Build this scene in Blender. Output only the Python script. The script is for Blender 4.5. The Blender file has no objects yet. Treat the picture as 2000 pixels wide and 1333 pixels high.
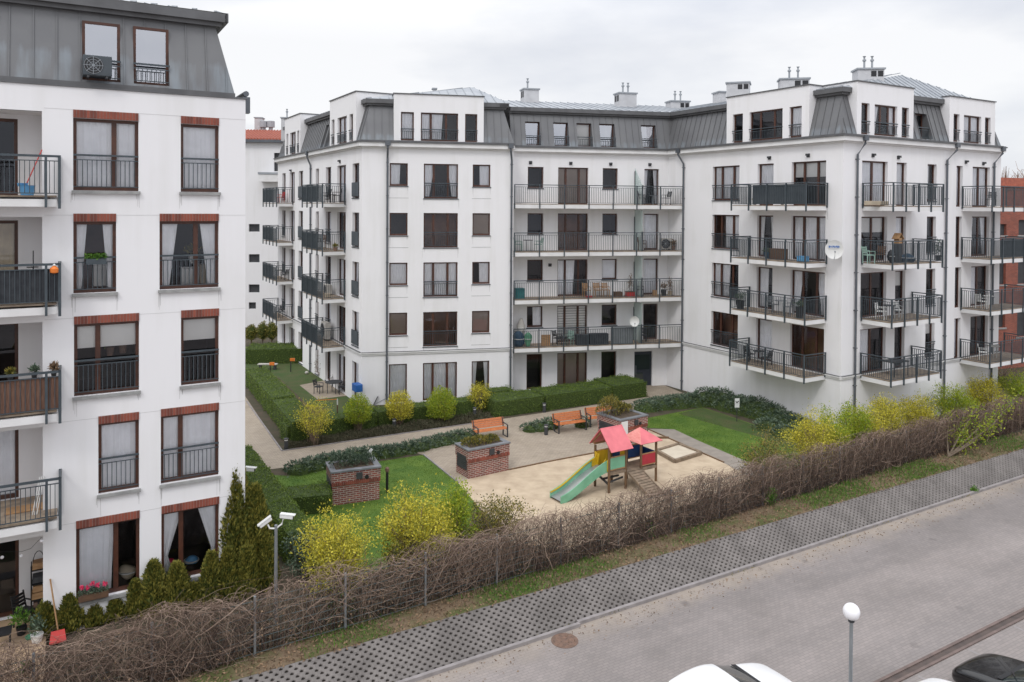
import bpy, math, random
import numpy as np
from mathutils import Matrix, Vector
random.seed(7); RNG = np.random.default_rng(7)
C = bpy.context.scene.collection
S = bpy.context.scene

# ---------------------------------------------------------------- camera (fitted to the photograph: 27 mm, shifted lens)
FPX, PIT, ROL, CY = 1505.625, 0.0142972, 0.0062660, 425.565
CAMZ = 12.0
_c, _s = math.cos(ROL), math.sin(ROL); _cp, _sp = math.cos(PIT), math.sin(PIT)
cam_d = bpy.data.cameras.new('camera'); cam = bpy.data.objects.new('camera', cam_d); C.objects.link(cam)
cam_d.sensor_width = 36.0; cam_d.sensor_fit = 'HORIZONTAL'; cam_d.lens = FPX/2000*36
cam_d.shift_y = -(666.5-CY)/2000; cam_d.clip_start = .1; cam_d.clip_end = 3000
right = Vector((_c, _s*_sp, _s*_cp)); up = Vector((-_s, _c*_sp, _c*_cp)); fwd = Vector((0, _cp, -_sp))
M_ = Matrix((right, up, -fwd)).transposed().to_4x4(); M_.translation = Vector((0, 0, CAMZ)); cam.matrix_world = M_
S.camera = cam

# ---------------------------------------------------------------- sky, sun, exposure
SUN_EL, SUN_AZ = 48.0, 200.0
W = bpy.data.worlds.new('World'); S.world = W; W.use_nodes = True
nt = W.node_tree; nt.nodes.clear(); N = nt.nodes.new; LK = nt.links.new
out = N('ShaderNodeOutputWorld'); bg = N('ShaderNodeBackground'); bg.inputs[1].default_value = 0.12
sky = N('ShaderNodeTexSky'); sky.sky_type = 'NISHITA'; sky.sun_disc = False
sky.sun_elevation = math.radians(SUN_EL); sky.sun_rotation = math.radians(SUN_AZ)
tc = N('ShaderNodeTexCoord'); sep = N('ShaderNodeSeparateXYZ'); LK(tc.outputs['Generated'], sep.inputs[0])
# cloud deck: streaks stretched towards the horizon, brighter overhead as an overcast sky is
mp = N('ShaderNodeMapping'); mp.inputs['Scale'].default_value = (1.1, 1.1, 3.2); LK(tc.outputs['Generated'], mp.inputs[0])
nz = N('ShaderNodeTexNoise'); nz.inputs['Scale'].default_value = 1.7; nz.inputs['Detail'].default_value = 7; nz.inputs['Roughness'].default_value = .5
LK(mp.outputs[0], nz.inputs['Vector'])
cr = N('ShaderNodeValToRGB'); cr.color_ramp.elements[0].position = .40; cr.color_ramp.elements[1].position = .60
cr.color_ramp.elements[0].color = (5.7, 5.95, 6.6, 1); cr.color_ramp.elements[1].color = (8.3, 8.3, 8.4, 1)
LK(nz.outputs[0], cr.inputs[0])
zr = N('ShaderNodeMapRange'); zr.inputs[1].default_value = .2; zr.inputs[2].default_value = .85; zr.inputs[3].default_value = 1.0; zr.inputs[4].default_value = 2.3
LK(sep.outputs[2], zr.inputs[0])
mul = N('ShaderNodeVectorMath'); mul.operation = 'SCALE'; LK(cr.outputs[0], mul.inputs[0]); LK(zr.outputs[0], mul.inputs['Scale'])
mx = N('ShaderNodeMixRGB'); mx.inputs[0].default_value = .93; LK(sky.outputs[0], mx.inputs[1]); LK(mul.outputs[0], mx.inputs[2])
LK(mx.outputs[0], bg.inputs[0]); LK(bg.outputs[0], out.inputs[0])
sd = bpy.data.lights.new('sun', 'SUN'); sd.energy = 0.9; sd.angle = math.radians(14); sd.color = (1, .975, .94)
so = bpy.data.objects.new('sun', sd); C.objects.link(so)
# direction the light comes from (behind the camera, to the left)
az = math.radians(200); el = math.radians(SUN_EL)
sv = Vector((math.sin(az)*math.cos(el), math.cos(az)*math.cos(el), math.sin(el)))
so.rotation_euler = sv.to_track_quat('Z', 'Y').to_euler(); so.location = (0, -20, 60)
S.view_settings.view_transform = 'Standard'; S.view_settings.look = 'None'; S.view_settings.exposure = 0.0; S.view_settings.gamma = 1
S.render.engine = 'CYCLES'
S.cycles.max_bounces = 8; S.cycles.transparent_max_bounces = 12

# ---------------------------------------------------------------- measuring helpers (photograph pixels -> metres)
def ray(x, y):
    u = (x-1000)/FPX; v = -(y-CY)/FPX
    u, v = _c*u-_s*v, _s*u+_c*v
    return (u, _cp+v*_sp, -_sp+v*_cp)
def G(x, y, z=0.0):
    d = ray(x, y); t = (z-CAMZ)/d[2]; return (d[0]*t, d[1]*t)
def atdepth(x, y, Y):
    d = ray(x, y); t = Y/d[1]; return (d[0]*t, Y, d[2]*t+CAMZ)
class Fac:
    """a vertical facade plane Y = a + b X; s runs along it, o is the distance out of it towards the viewer"""
    def __init__(f, a, b):
        f.a, f.b = a, b; A = math.atan(b); f.u = (math.cos(A), math.sin(A)); f.n = (math.sin(A), -math.cos(A))
    def P(f, s, o, z): return (s*f.u[0]+o*f.n[0], f.a+s*f.u[1]+o*f.n[1], z)
    def hit(f, x, y, o=0):
        a = f.a+o*f.n[1]-f.b*o*f.n[0]
        d = ray(x, y); t = a/(d[1]-f.b*d[0]); X, Y, Z = d[0]*t, d[1]*t, d[2]*t+CAMZ
        return ((X-o*f.n[0])*f.u[0]+(Y-f.a-o*f.n[1])*f.u[1], Z)
    def s(f, x, y=410, o=0): return f.hit(x, y, o)[0]
def cross(fa, oa, fb, ob):
    """plan point where facade line fa pushed out by oa meets fb pushed out by ob -> s on fa"""
    a = fa.a+oa*fa.n[1]-fa.b*oa*fa.n[0]; b = fb.a+ob*fb.n[1]-fb.b*ob*fb.n[0]
    X = (b-a)/(fa.b-fb.b); Y = a+fa.b*X
    return (X-oa*fa.n[0])*fa.u[0]+(Y-fa.a-oa*fa.n[1])*fa.u[1]
FL = Fac(28.6412, .58275); FM = Fac(48.0291, .22076); FK = Fac(30.6445, -1.71787)
FR = Fac(49.6004, .22082); FS = Fac(69.8198, -1.70626); FT = Fac(30.2627, .58164)

# ---------------------------------------------------------------- materials
MATS = {}
def newmat(name):
    m = bpy.data.materials.new(name); m.use_nodes = True; MATS[name] = m
    return m, m.node_tree, m.node_tree.nodes['Principled BSDF']
def surf(name, col, col2=None, rough=.7, metal=0, scale=3.0, detail=5, lo=.35, hi=.65, bump=0, bscale=40, spec=None, island=False, trans=0, coord='Object', stretch=None):
    """noise-mottled surface between two colours of the thing itself"""
    m, t, b = newmat(name); n = t.nodes.new; l = t.links.new
    b.inputs['Roughness'].default_value = rough; b.inputs['Metallic'].default_value = metal
    if spec is not None: b.inputs['Specular IOR Level'].default_value = spec
    if col2 is None: col2 = tuple(c*.85 for c in col)
    tcn = n('ShaderNodeTexCoord'); mpn = n('ShaderNodeMapping'); l(tcn.outputs[coord], mpn.inputs[0])
    if stretch: mpn.inputs['Scale'].default_value = stretch
    r = n('ShaderNodeValToRGB'); r.color_ramp.elements[0].color = (*col, 1); r.color_ramp.elements[1].color = (*col2, 1)
    r.color_ramp.elements[0].position = lo; r.color_ramp.elements[1].position = hi
    nz = n('ShaderNodeTexNoise'); nz.inputs['Scale'].default_value = scale; nz.inputs['Detail'].default_value = detail; l(mpn.outputs[0], nz.inputs['Vector'])
    if island:
        g = n('ShaderNodeNewGeometry'); mi = n('ShaderNodeMath'); mi.operation = 'MULTIPLY_ADD'; mi.inputs[1].default_value = .55; 
        m2 = n('ShaderNodeMath'); m2.operation = 'MULTIPLY'; m2.inputs[1].default_value = .45; l(nz.outputs[0], m2.inputs[0])
        l(g.outputs['Random Per Island'], mi.inputs[0]); l(m2.outputs[0], mi.inputs[2]); l(mi.outputs[0], r.inputs[0])
    else: l(nz.outputs[0], r.inputs[0])
    l(r.outputs[0], b.inputs['Base Color'])
    if bump:
        bz = n('ShaderNodeTexNoise'); bz.inputs['Scale'].default_value = bscale; bz.inputs['Detail'].default_value = 4; l(tcn.outputs['Object'], bz.inputs['Vector'])
        bp = n('ShaderNodeBump'); bp.inputs['Strength'].default_value = bump; bp.inputs['Distance'].default_value = .02
        l(bz.outputs[0], bp.inputs['Height']); l(bp.outputs[0], b.inputs['Normal'])
    if trans:
        tr = n('ShaderNodeBsdfTranslucent'); l(r.outputs[0], tr.inputs[0]); ms = n('ShaderNodeMixShader'); ms.inputs[0].default_value = trans
        o = t.nodes['Material Output']; l(b.outputs[0], ms.inputs[1]); l(tr.outputs[0], ms.inputs[2]); l(ms.outputs[0], o.inputs[0])
    return m
def bricks(name, c1, c2, mortar, bw, rh, ms=.012, rough=.85, rot=0, coord='UV', noise=.5, nscale=1.5, dirt=(.8, .8, .8), bump=.4, off=.5):
    m, t, b = newmat(name); n = t.nodes.new; l = t.links.new
    b.inputs['Roughness'].default_value = rough
    tcn = n('ShaderNodeTexCoord'); mpn = n('ShaderNodeMapping'); mpn.inputs['Rotation'].default_value = (0, 0, rot); l(tcn.outputs[coord], mpn.inputs[0])
    br = n('ShaderNodeTexBrick'); br.inputs['Scale'].default_value = 1; br.inputs['Brick Width'].default_value = bw; br.inputs['Row Height'].default_value = rh
    br.inputs['Mortar Size'].default_value = ms; br.inputs['Mortar Smooth'].default_value = .2; br.inputs['Bias'].default_value = 0; br.offset = off
    br.inputs['Color1'].default_value = (*c1, 1); br.inputs['Color2'].default_value = (*c2, 1); br.inputs['Mortar'].default_value = (*mortar, 1)
    l(mpn.outputs[0], br.inputs['Vector'])
    nz = n('ShaderNodeTexNoise'); nz.inputs['Scale'].default_value = nscale; nz.inputs['Detail'].default_value = 8; nz.inputs['Roughness'].default_value = .65; l(tcn.outputs['Object'], nz.inputs['Vector'])
    r = n('ShaderNodeValToRGB'); r.color_ramp.elements[0].color = (*dirt, 1); r.color_ramp.elements[1].color = (1.08, 1.08, 1.08, 1)
    r.color_ramp.elements[0].position = .3; r.color_ramp.elements[1].position = .7; l(nz.outputs[0], r.inputs[0])
    mm = n('ShaderNodeMixRGB'); mm.blend_type = 'MULTIPLY'; mm.inputs[0].default_value = 1; l(br.outputs[0], mm.inputs[1]); l(r.outputs[0], mm.inputs[2])
    l(mm.outputs[0], b.inputs['Base Color'])
    if bump:
        bp = n('ShaderNodeBump'); bp.inputs['Strength'].default_value = bump; bp.inputs['Distance'].default_value = .01; bp.invert = True
        l(br.outputs['Fac'], bp.inputs['Height']); l(bp.outputs[0], b.inputs['Normal'])
    return m
def glass(name, refl, tint=(1, 1, 1)):
    m = bpy.data.materials.new(name); m.use_nodes = True; MATS[name] = m; t = m.node_tree; t.nodes.clear(); n = t.nodes.new; l = t.links.new
    o = n('ShaderNodeOutputMaterial'); tr = n('ShaderNodeBsdfTransparent'); tr.inputs[0].default_value = (*tint, 1)
    gl = n('ShaderNodeBsdfGlossy'); gl.inputs['Roughness'].default_value = .03; gl.inputs[0].default_value = (.86, .88, .95, 1)
    fr = n('ShaderNodeFresnel'); fr.inputs[0].default_value = 1.5
    md = n('ShaderNodeMath'); md.operation = 'ADD'; md.inputs[1].default_value = refl; md.use_clamp = True
    nz = n('ShaderNodeTexNoise'); nz.inputs['Scale'].default_value = 1.2; bp = n('ShaderNodeBump'); bp.inputs['Strength'].default_value = .04; bp.inputs['Distance'].default_value = .1
    l(nz.outputs[0], bp.inputs['Height']); l(bp.outputs[0], gl.inputs['Normal'])
    mx = n('ShaderNodeMixShader'); l(fr.outputs[0], md.inputs[0]); l(md.outputs[0], mx.inputs[0]); l(tr.outputs[0], mx.inputs[1]); l(gl.outputs[0], mx.inputs[2]); l(mx.outputs[0], o.inputs[0])
    return m
A30 = math.atan(.5818)
def stucco(name, c, dirty):
    """white render with rain streaks of dirt that have a shape of their own"""
    m, t, b = newmat(name); n = t.nodes.new; l = t.links.new
    b.inputs['Roughness'].default_value = .88; b.inputs['Specular IOR Level'].default_value = .2
    tcn = n('ShaderNodeTexCoord')
    mp = n('ShaderNodeMapping'); mp.inputs['Scale'].default_value = (2.2, .16, 1); l(tcn.outputs['UV'], mp.inputs[0])
    nz = n('ShaderNodeTexNoise'); nz.inputs['Scale'].default_value = 1.0; nz.inputs['Detail'].default_value = 6; l(mp.outputs[0], nz.inputs['Vector'])
    n2 = n('ShaderNodeTexNoise'); n2.inputs['Scale'].default_value = .35; n2.inputs['Detail'].default_value = 6; l(tcn.outputs['Object'], n2.inputs['Vector'])
    ad = n('ShaderNodeMath'); ad.operation = 'ADD'; l(nz.outputs[0], ad.inputs[0]); l(n2.outputs[0], ad.inputs[1])
    r = n('ShaderNodeValToRGB'); e = r.color_ramp.elements; e[0].position = .76; e[1].position = .95
    hv = n('ShaderNodeMath'); hv.operation = 'MULTIPLY'; hv.inputs[1].default_value = 1/1.3; l(ad.outputs[0], hv.inputs[0]); l(hv.outputs[0], r.inputs[0])
    e[0].color = (*c, 1); e[1].color = (*dirty, 1); l(r.outputs[0], b.inputs['Base Color'])
    bz = n('ShaderNodeTexNoise'); bz.inputs['Scale'].default_value = 60; l(tcn.outputs['Object'], bz.inputs['Vector'])
    bp = n('ShaderNodeBump'); bp.inputs['Strength'].default_value = .12; bp.inputs['Distance'].default_value = .01; l(bz.outputs[0], bp.inputs['Height']); l(bp.outputs[0], b.inputs['Normal'])
    return m
stucco('render', (.80, .79, .795), (.755, .745, .74))
surf('wall_joint', (.60, .59, .585), (.56, .55, .545), rough=.9)
surf('cornice_white', (.76, .755, .75), (.68, .67, .66), rough=.8, scale=1.2)
def zinc(name, c, patina):
    m, t, b = newmat(name); n = t.nodes.new; l = t.links.new
    b.inputs['Roughness'].default_value = .5; b.inputs['Metallic'].default_value = .25
    tcn = n('ShaderNodeTexCoord'); mp = n('ShaderNodeMapping'); mp.inputs['Scale'].default_value = (2.0, .3, 1); l(tcn.outputs['UV'], mp.inputs[0])
    nz = n('ShaderNodeTexNoise'); nz.inputs['Scale'].default_value = 1.6; nz.inputs['Detail'].default_value = 7; l(mp.outputs[0], nz.inputs['Vector'])
    sp = n('ShaderNodeSeparateXYZ'); l(tcn.outputs['Object'], sp.inputs[0])
    mr = n('ShaderNodeMapRange'); mr.inputs[1].default_value = 17.0; mr.inputs[2].default_value = 16.2; l(sp.outputs[2], mr.inputs[0])   # white bloom low on the sheets
    mu = n('ShaderNodeMath'); mu.operation = 'MULTIPLY'; l(nz.outputs[0], mu.inputs[0]); l(mr.outputs[0], mu.inputs[1])
    r = n('ShaderNodeValToRGB'); e = r.color_ramp.elements; e[0].position = .42; e[1].position = .66; e[0].color = (*c, 1); e[1].color = (*patina, 1); l(mu.outputs[0], r.inputs[0])
    n2 = n('ShaderNodeTexNoise'); n2.inputs['Scale'].default_value = .8; n2.inputs['Detail'].default_value = 5; l(tcn.outputs['Object'], n2.inputs['Vector'])
    r2 = n('ShaderNodeValToRGB'); r2.color_ramp.elements[0].color = (.92, .92, .93, 1); r2.color_ramp.elements[1].color = (1.07, 1.07, 1.06, 1); r2.color_ramp.elements[0].position = .35; r2.color_ramp.elements[1].position = .65; l(n2.outputs[0], r2.inputs[0])
    mm = n('ShaderNodeMixRGB'); mm.blend_type = 'MULTIPLY'; mm.inputs[0].default_value = 1; l(r.outputs[0], mm.inputs[1]); l(r2.outputs[0], mm.inputs[2]); l(mm.outputs[0], b.inputs['Base Color'])
    return m
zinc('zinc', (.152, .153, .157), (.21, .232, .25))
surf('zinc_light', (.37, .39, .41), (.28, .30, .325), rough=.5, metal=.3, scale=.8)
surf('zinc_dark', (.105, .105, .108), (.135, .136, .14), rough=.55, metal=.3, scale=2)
surf('wood_frame', (.085, .030, .016), (.055, .020, .012), rough=.45, scale=6)
surf('wood_frame_light', (.17, .065, .028), (.11, .04, .02), rough=.45, scale=6)
surf('metal_grey', (.066, .083, .095), (.05, .063, .073), rough=.45, metal=.2, scale=4)
surf('sheet_screen', (.05, .062, .072), (.07, .083, .095), rough=.6, scale=1.5)
surf('downpipe', (.13, .14, .155), (.10, .11, .125), rough=.45, metal=.4, scale=2)
surf('room_dark', (.045, .04, .038), (.03, .028, .027), rough=.9, scale=1)
surf('room_warm_reflect', (.26, .14, .09), (.15, .08, .05), rough=.9, scale=1)  # brown tone also paints in the opposite building's reflection in the panes
surf('curtain', (.93, .93, .94), (.86, .86, .87), rough=.9, scale=3)
surf('curtain_beige', (.65, .56, .42), (.55, .47, .36), rough=.9, scale=3)
surf('blind', (.80, .79, .76), (.74, .73, .70), rough=.8, scale=1)
surf('blind_reflect_brown', (.36, .29, .24), (.30, .24, .20), rough=.8, scale=1)  # blind tinted brown to imitate the building mirrored in the glass
surf('sill_stone', (.33, .33, .32), (.24, .24, .235), rough=.7, scale=4)
surf('lintel_brick', (.28, .08, .052), (.17, .052, .036), rough=.85, scale=9, island=True)
surf('lintel_mortar', (.36, .30, .27), (.30, .25, .22), rough=.9)
surf('decking', (.36, .285, .21), (.24, .185, .14), rough=.8, scale=1.2, stretch=(3, 3, 1), lo=.4, hi=.6)
surf('deck_terrace', (.42, .30, .19), (.30, .21, .14), rough=.75, scale=1.5)
glass('glass', .02); glass('glass_sky', .55); m_, t_, b_ = newmat('glass_screen'); b_.inputs['Base Color'].default_value = (.50, .63, .60, 1); b_.inputs['Alpha'].default_value = .45; b_.inputs['Roughness'].default_value = .25
surf('chimney_render', (.56, .56, .57), (.48, .48, .49), rough=.85, scale=2); surf('plastic_green', (.27, .40, .34), (.20, .32, .27), rough=.5)
surf('white_paint', (.75, .75, .74), (.68, .68, .67), rough=.5); surf('white_plastic', (.72, .72, .70), (.65, .65, .63), rough=.4)
surf('black', (.012, .012, .014), (.02, .02, .022), rough=.5); surf('dark_grey', (.05, .052, .056), (.035, .036, .04), rough=.6)
surf('steel', (.34, .36, .38), (.28, .30, .32), rough=.4, metal=.6); surf('beige', (.45, .38, .28), (.38, .32, .24), rough=.7)
surf('blue', (.02, .12, .38), (.015, .09, .3), rough=.5); surf('light_blue', (.12, .38, .65), (.10, .3, .55), rough=.5); surf('teal', (.02, .16, .17), (.015, .12, .13), rough=.6)
surf('dark_teal', (.03, .08, .13), (.02, .05, .10), rough=.7, scale=6); surf('orange', (.75, .20, .03), (.6, .15, .02), rough=.5); surf('red', (.5, .035, .03), (.4, .03, .025), rough=.5)
surf('green_mint', (.12, .34, .20), (.08, .24, .14), rough=.6, scale=2); surf('wood_light', (.42, .25, .12), (.30, .17, .08), rough=.7, stretch=(1, 1, 6)); surf('wood_brown', (.14, .075, .04), (.09, .05, .03), rough=.8, stretch=(1, 1, 6), scale=5)
surf('bench_wood', (.58, .205, .075), (.42, .13, .045), rough=.45, scale=5, stretch=(2, 2, 6))
surf('play_pole', (.20, .115, .055), (.10, .06, .035), rough=.8, scale=4, stretch=(3, 3, .8)); surf('play_deck', (.27, .20, .14), (.17, .13, .09), rough=.85, scale=4)
surf('play_pink', (.70, .17, .19), (.58, .13, .15), rough=.45, scale=2); surf('play_pink_pale', (.75, .30, .26), (.66, .20, .18), rough=.6, scale=5, stretch=(1, 1, 8)); surf('play_yellow', (.60, .40, .015), (.50, .30, .01), rough=.5, scale=2)
surf('play_green', (.15, .38, .24), (.21, .47, .31), rough=.4, scale=2); surf('play_blue', (.01, .065, .20), (.01, .05, .16), rough=.5); surf('play_red', (.46, .035, .055), (.38, .03, .045), rough=.5); surf('slide_steel', (.42, .44, .44), (.36, .38, .38), rough=.35, metal=.6)
surf('reed', (.12, .058, .038), (.19, .105, .07), rough=.85, scale=14, stretch=(6, 6, .25), lo=.4, hi=.6)
surf('shade_cloth', (.028, .031, .037), (.045, .05, .057), rough=.85, scale=6)
surf('tile_red', (.42, .13, .08), (.30, .09, .06), rough=.8, scale=5)
bricks('brick_wall', (.36, .085, .05), (.25, .06, .04), (.22, .13, .10), .26, .08, .014, dirt=(.75, .75, .75))
bricks('brick_planter', (.29, .07, .05), (.15, .045, .038), (.42, .36, .32), .25, .082, .016, dirt=(.75, .72, .7), nscale=3)
surf('coping', (.20, .205, .22), (.14, .145, .155), rough=.6, scale=3)
surf('soil', (.10, .07, .045), (.06, .042, .028), rough=.95, scale=6, bump=.8, bscale=25)
# ground
bricks('path_pavers', (.395, .33, .255), (.325, .27, .212), (.24, .205, .165), .22, .11, .010, rot=-A30, coord='Object', nscale=.6, dirt=(.84, .83, .81), bump=.3)
bricks('road_pavers', (.272, .242, .230), (.238, .214, .205), (.205, .184, .176), .21, .105, .010, rot=-A30, coord='Object', nscale=.33, dirt=(.78, .78, .77), bump=.2)
def wear():
    m = MATS['road_pavers']; t = m.node_tree; n = t.nodes.new; l = t.links.new; b = t.nodes['Principled BSDF']; src = b.inputs['Base Color'].links[0].from_socket
    tcn = n('ShaderNodeTexCoord'); mp = n('ShaderNodeMapping'); mp.inputs['Rotation'].default_value = (0, 0, -A30); l(tcn.outputs['Object'], mp.inputs[0])
    # sand swept against the kerb, oil drips, tyre-polished lanes
    sp = n('ShaderNodeSeparateXYZ'); l(mp.outputs[0], sp.inputs[0]); mr = n('ShaderNodeMapRange'); l(sp.outputs[1], mr.inputs[0]); kb = (FGa-1.05*1.162)*math.cos(A30); mr.inputs[1].default_value = kb-1.3; mr.inputs[2].default_value = kb
    z = n('ShaderNodeTexNoise'); z.inputs['Scale'].default_value = 1.6; z.inputs['Detail'].default_value = 8; l(tcn.outputs['Object'], z.inputs['Vector'])
    mu = n('ShaderNodeMath'); mu.operation = 'MULTIPLY'; l(mr.outputs[0], mu.inputs[0]); l(z.outputs[0], mu.inputs[1]); r = n('ShaderNodeMapRange'); r.inputs[1].default_value = .15; r.inputs[2].default_value = .5; r.inputs[4].default_value = .45; l(mu.outputs[0], r.inputs[0])
    mx = n('ShaderNodeMixRGB'); l(r.outputs[0], mx.inputs[0]); l(src, mx.inputs[1]); mx.inputs[2].default_value = (.34, .285, .22, 1)
    v = n('ShaderNodeTexVoronoi'); v.inputs['Scale'].default_value = .55; l(tcn.outputs['Object'], v.inputs['Vector']); z2 = n('ShaderNodeTexNoise'); z2.inputs['Scale'].default_value = 5; l(tcn.outputs['Object'], z2.inputs['Vector'])
    ad = n('ShaderNodeMath'); ad.operation = 'MULTIPLY_ADD'; l(z2.outputs[0], ad.inputs[0]); ad.inputs[1].default_value = .12; l(v.outputs['Distance'], ad.inputs[2]); r2 = n('ShaderNodeMapRange'); r2.inputs[1].default_value = .10; r2.inputs[2].default_value = .17; r2.inputs[3].default_value = .6; r2.inputs[4].default_value = 0; l(ad.outputs[0], r2.inputs[0])
    m2 = n('ShaderNodeMixRGB'); l(r2.outputs[0], m2.inputs[0]); l(mx.outputs[0], m2.inputs[1]); m2.inputs[2].default_value = (.12, .105, .10, 1)
    mp3 = n('ShaderNodeMapping'); mp3.inputs['Scale'].default_value = (.05, .55, 1); l(mp.outputs[0], mp3.inputs[0]); z3 = n('ShaderNodeTexNoise'); z3.inputs['Scale'].default_value = 1; z3.inputs['Detail'].default_value = 3; l(mp3.outputs[0], z3.inputs['Vector'])
    r3 = n('ShaderNodeValToRGB'); r3.color_ramp.elements[0].position = .4; r3.color_ramp.elements[1].position = .6; r3.color_ramp.elements[0].color = (.88, .88, .88, 1); r3.color_ramp.elements[1].color = (1.06, 1.05, 1.04, 1); l(z3.outputs[0], r3.inputs[0])
    m3 = n('ShaderNodeMixRGB'); m3.blend_type = 'MULTIPLY'; m3.inputs[0].default_value = 1; l(m2.outputs[0], m3.inputs[1]); l(r3.outputs[0], m3.inputs[2]); l(m3.outputs[0], b.inputs['Base Color'])
FGa = 23.35
wear()
surf('sand', (.54, .435, .31), (.43, .335, .235), rough=.95, scale=1.6, detail=10, bump=1, bscale=9)
surf('sand_fine', (.60, .53, .42), (.53, .46, .36), rough=.95, scale=2, bump=.5, bscale=20)
surf('kerbstone', (.29, .265, .26), (.22, .20, .195), rough=.8, scale=3)
surf('lattice_concrete', (.205, .186, .174), (.145, .131, .122), rough=.9, scale=1.2, detail=8, bump=.3)
surf('lattice_soil', (.025, .02, .018), (.04, .032, .026), rough=1, scale=5)
surf('lawn', (.055, .12, .010), (.11, .18, .02), rough=.9, scale=1.1, detail=9, bump=1, bscale=35)
surf('lawn_dull', (.075, .085, .028), (.045, .085, .016), rough=.95, scale=1.2, detail=9, bump=1, bscale=30)
surf('verge', (.17, .12, .075), (.085, .095, .028), rough=1, scale=.9, detail=9, bump=1, bscale=14, lo=.42, hi=.6)
surf('bed_soil', (.085, .062, .042), (.05, .05, .025), rough=1, scale=1.5, detail=9, bump=1, bscale=18)
surf('far_ground', (.12, .13, .06), (.16, .14, .09), rough=1, scale=.05)
surf('gutter_edge', (.17, .125, .11), (.12, .09, .08), rough=.85, scale=3)
surf('asphalt_joint', (.10, .075, .065), (.07, .055, .05), rough=.9)
surf('boardwalk', (.30, .265, .225), (.24, .21, .18), rough=.85, scale=2, stretch=(1, 1, 1), bump=.3)
# foliage
surf('leaf_hedge', (.07, .12, .013), (.17, .24, .034), rough=.6, scale=1.6, island=True, trans=.25)
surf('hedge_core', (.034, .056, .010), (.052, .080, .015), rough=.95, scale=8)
surf('leaf_thuja', (.08, .10, .015), (.28, .25, .045), rough=.7, scale=1.6, island=True, trans=.15)
surf('leaf_juniper', (.040, .075, .045), (.14, .185, .12), rough=.7, scale=1.4, island=True, trans=.1)
surf('leaf_yellow', (.27, .27, .035), (.74, .65, .07), rough=.55, scale=2, island=True, trans=.35)
surf('leaf_lime', (.17, .27, .02), (.42, .46, .03), rough=.55, scale=2, island=True, trans=.35)
surf('leaf_mixed', (.06, .075, .02), (.32, .26, .05), rough=.6, scale=2, island=True, trans=.3)
surf('leaf_fresh', (.05, .14, .015), (.14, .27, .03), rough=.6, scale=2, island=True, trans=.3)
surf('leaf_heather', (.055, .06, .028), (.10, .085, .05), rough=.8, scale=2, island=True, trans=.1)
surf('leaf_dead', (.26, .17, .10), (.12, .075, .045), rough=.9, scale=3, island=True)
surf('twig', (.165, .108, .080), (.37, .27, .205), rough=.85, scale=2, island=True)
surf('twig_dark', (.06, .040, .032), (.135, .09, .07), rough=.9, scale=2, island=True)
surf('bark', (.11, .08, .055), (.16, .125, .09), rough=.95, scale=6)
surf('flower_pink', (.75, .06, .16), (.6, .03, .10), rough=.6); 
surf('stone', (.5, .48, .44), (.4, .38, .35), rough=.8); surf('rust', (.20, .12, .085), (.13, .085, .065), rough=.8, scale=8, bump=.6, bscale=25)
surf('fence_wire', (.16, .19, .19), (.12, .145, .145), rough=.5, metal=.4); surf('galvanised', (.30, .32, .335), (.24, .26, .27), rough=.45, metal=.5)
surf('lamp_globe', (.86, .85, .87), (.82, .81, .83), rough=.3); surf('dark_door', (.02, .026, .04), (.03, .036, .05), rough=.4)
def paint(name, c, rough=.2, coat=1.0):
    m, t, b = newmat(name); b.inputs['Base Color'].default_value = (*c, 1); b.inputs['Roughness'].default_value = rough; b.inputs['Coat Weight'].default_value = coat; b.inputs['Coat Roughness'].default_value = .04
paint('car_white', (.80, .80, .80), .3, .5); paint('car_black', (.006, .006, .007), .22, .35); paint('car_glass', (.03, .04, .04), .05, .6); paint('tyre', (.02, .02, .02), .8, 0); paint('rim', (.4, .4, .42), .3, 0); paint('headlight', (.42, .45, .48), .1, 1)

# ---------------------------------------------------------------- building blocks
def boxuv(me):
    """metre-scaled box-projected UVs: (distance along the surface, height)"""
    nv = len(me.vertices); co = np.empty(nv*3); me.vertices.foreach_get('co', co); co = co.reshape(-1, 3)
    nl = len(me.loops); vi = np.empty(nl, dtype=np.int64); me.loops.foreach_get('vertex_index', vi)
    nf = len(me.polygons); nr = np.empty(nf*3); me.polygons.foreach_get('normal', nr); nr = nr.reshape(-1, 3)
    tot = np.empty(nf, dtype=np.int64); me.polygons.foreach_get('loop_total', tot)
    n = np.repeat(nr, tot, axis=0); p = co[vi]
    h = np.hypot(n[:, 0], n[:, 1]); flat = h < .35; hh = np.where(h < 1e-6, 1, h)
    u = (-n[:, 1]*p[:, 0]+n[:, 0]*p[:, 1])/hh; v = p[:, 2]
    u = np.where(flat, p[:, 0], u); v = np.where(flat, p[:, 1], v)
    uv = me.uv_layers.new(name='UVMap'); uv.data.foreach_set('uv', np.stack([u, v], 1).ravel())
ROOTS = {}
def setup(o, name, parent):
    C.objects.link(o)
    if parent is not None:
        o.parent = parent
        r = parent
        if r.name in ROOTS: o.matrix_parent_inverse = ROOTS[r.name].inverted()
    return o
def thing(name, label, cat, loc=(0, 0, 0), rz=0, group=None):
    o = bpy.data.objects.new(name, None); C.objects.link(o); o.empty_display_size = .2
    o.location = loc; o.rotation_euler = (0, 0, rz); o['label'] = label; o['category'] = cat
    if group: o['group'] = group
    ROOTS[o.name] = Matrix.Translation(loc) @ Matrix.Rotation(rz, 4, 'Z')
    return o
def tag(o, label=None, cat=None, group=None, kind=None):
    for k, v in (('label', label), ('category', cat), ('group', group), ('kind', kind)):
        if v: o[k] = v
    return o
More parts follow.
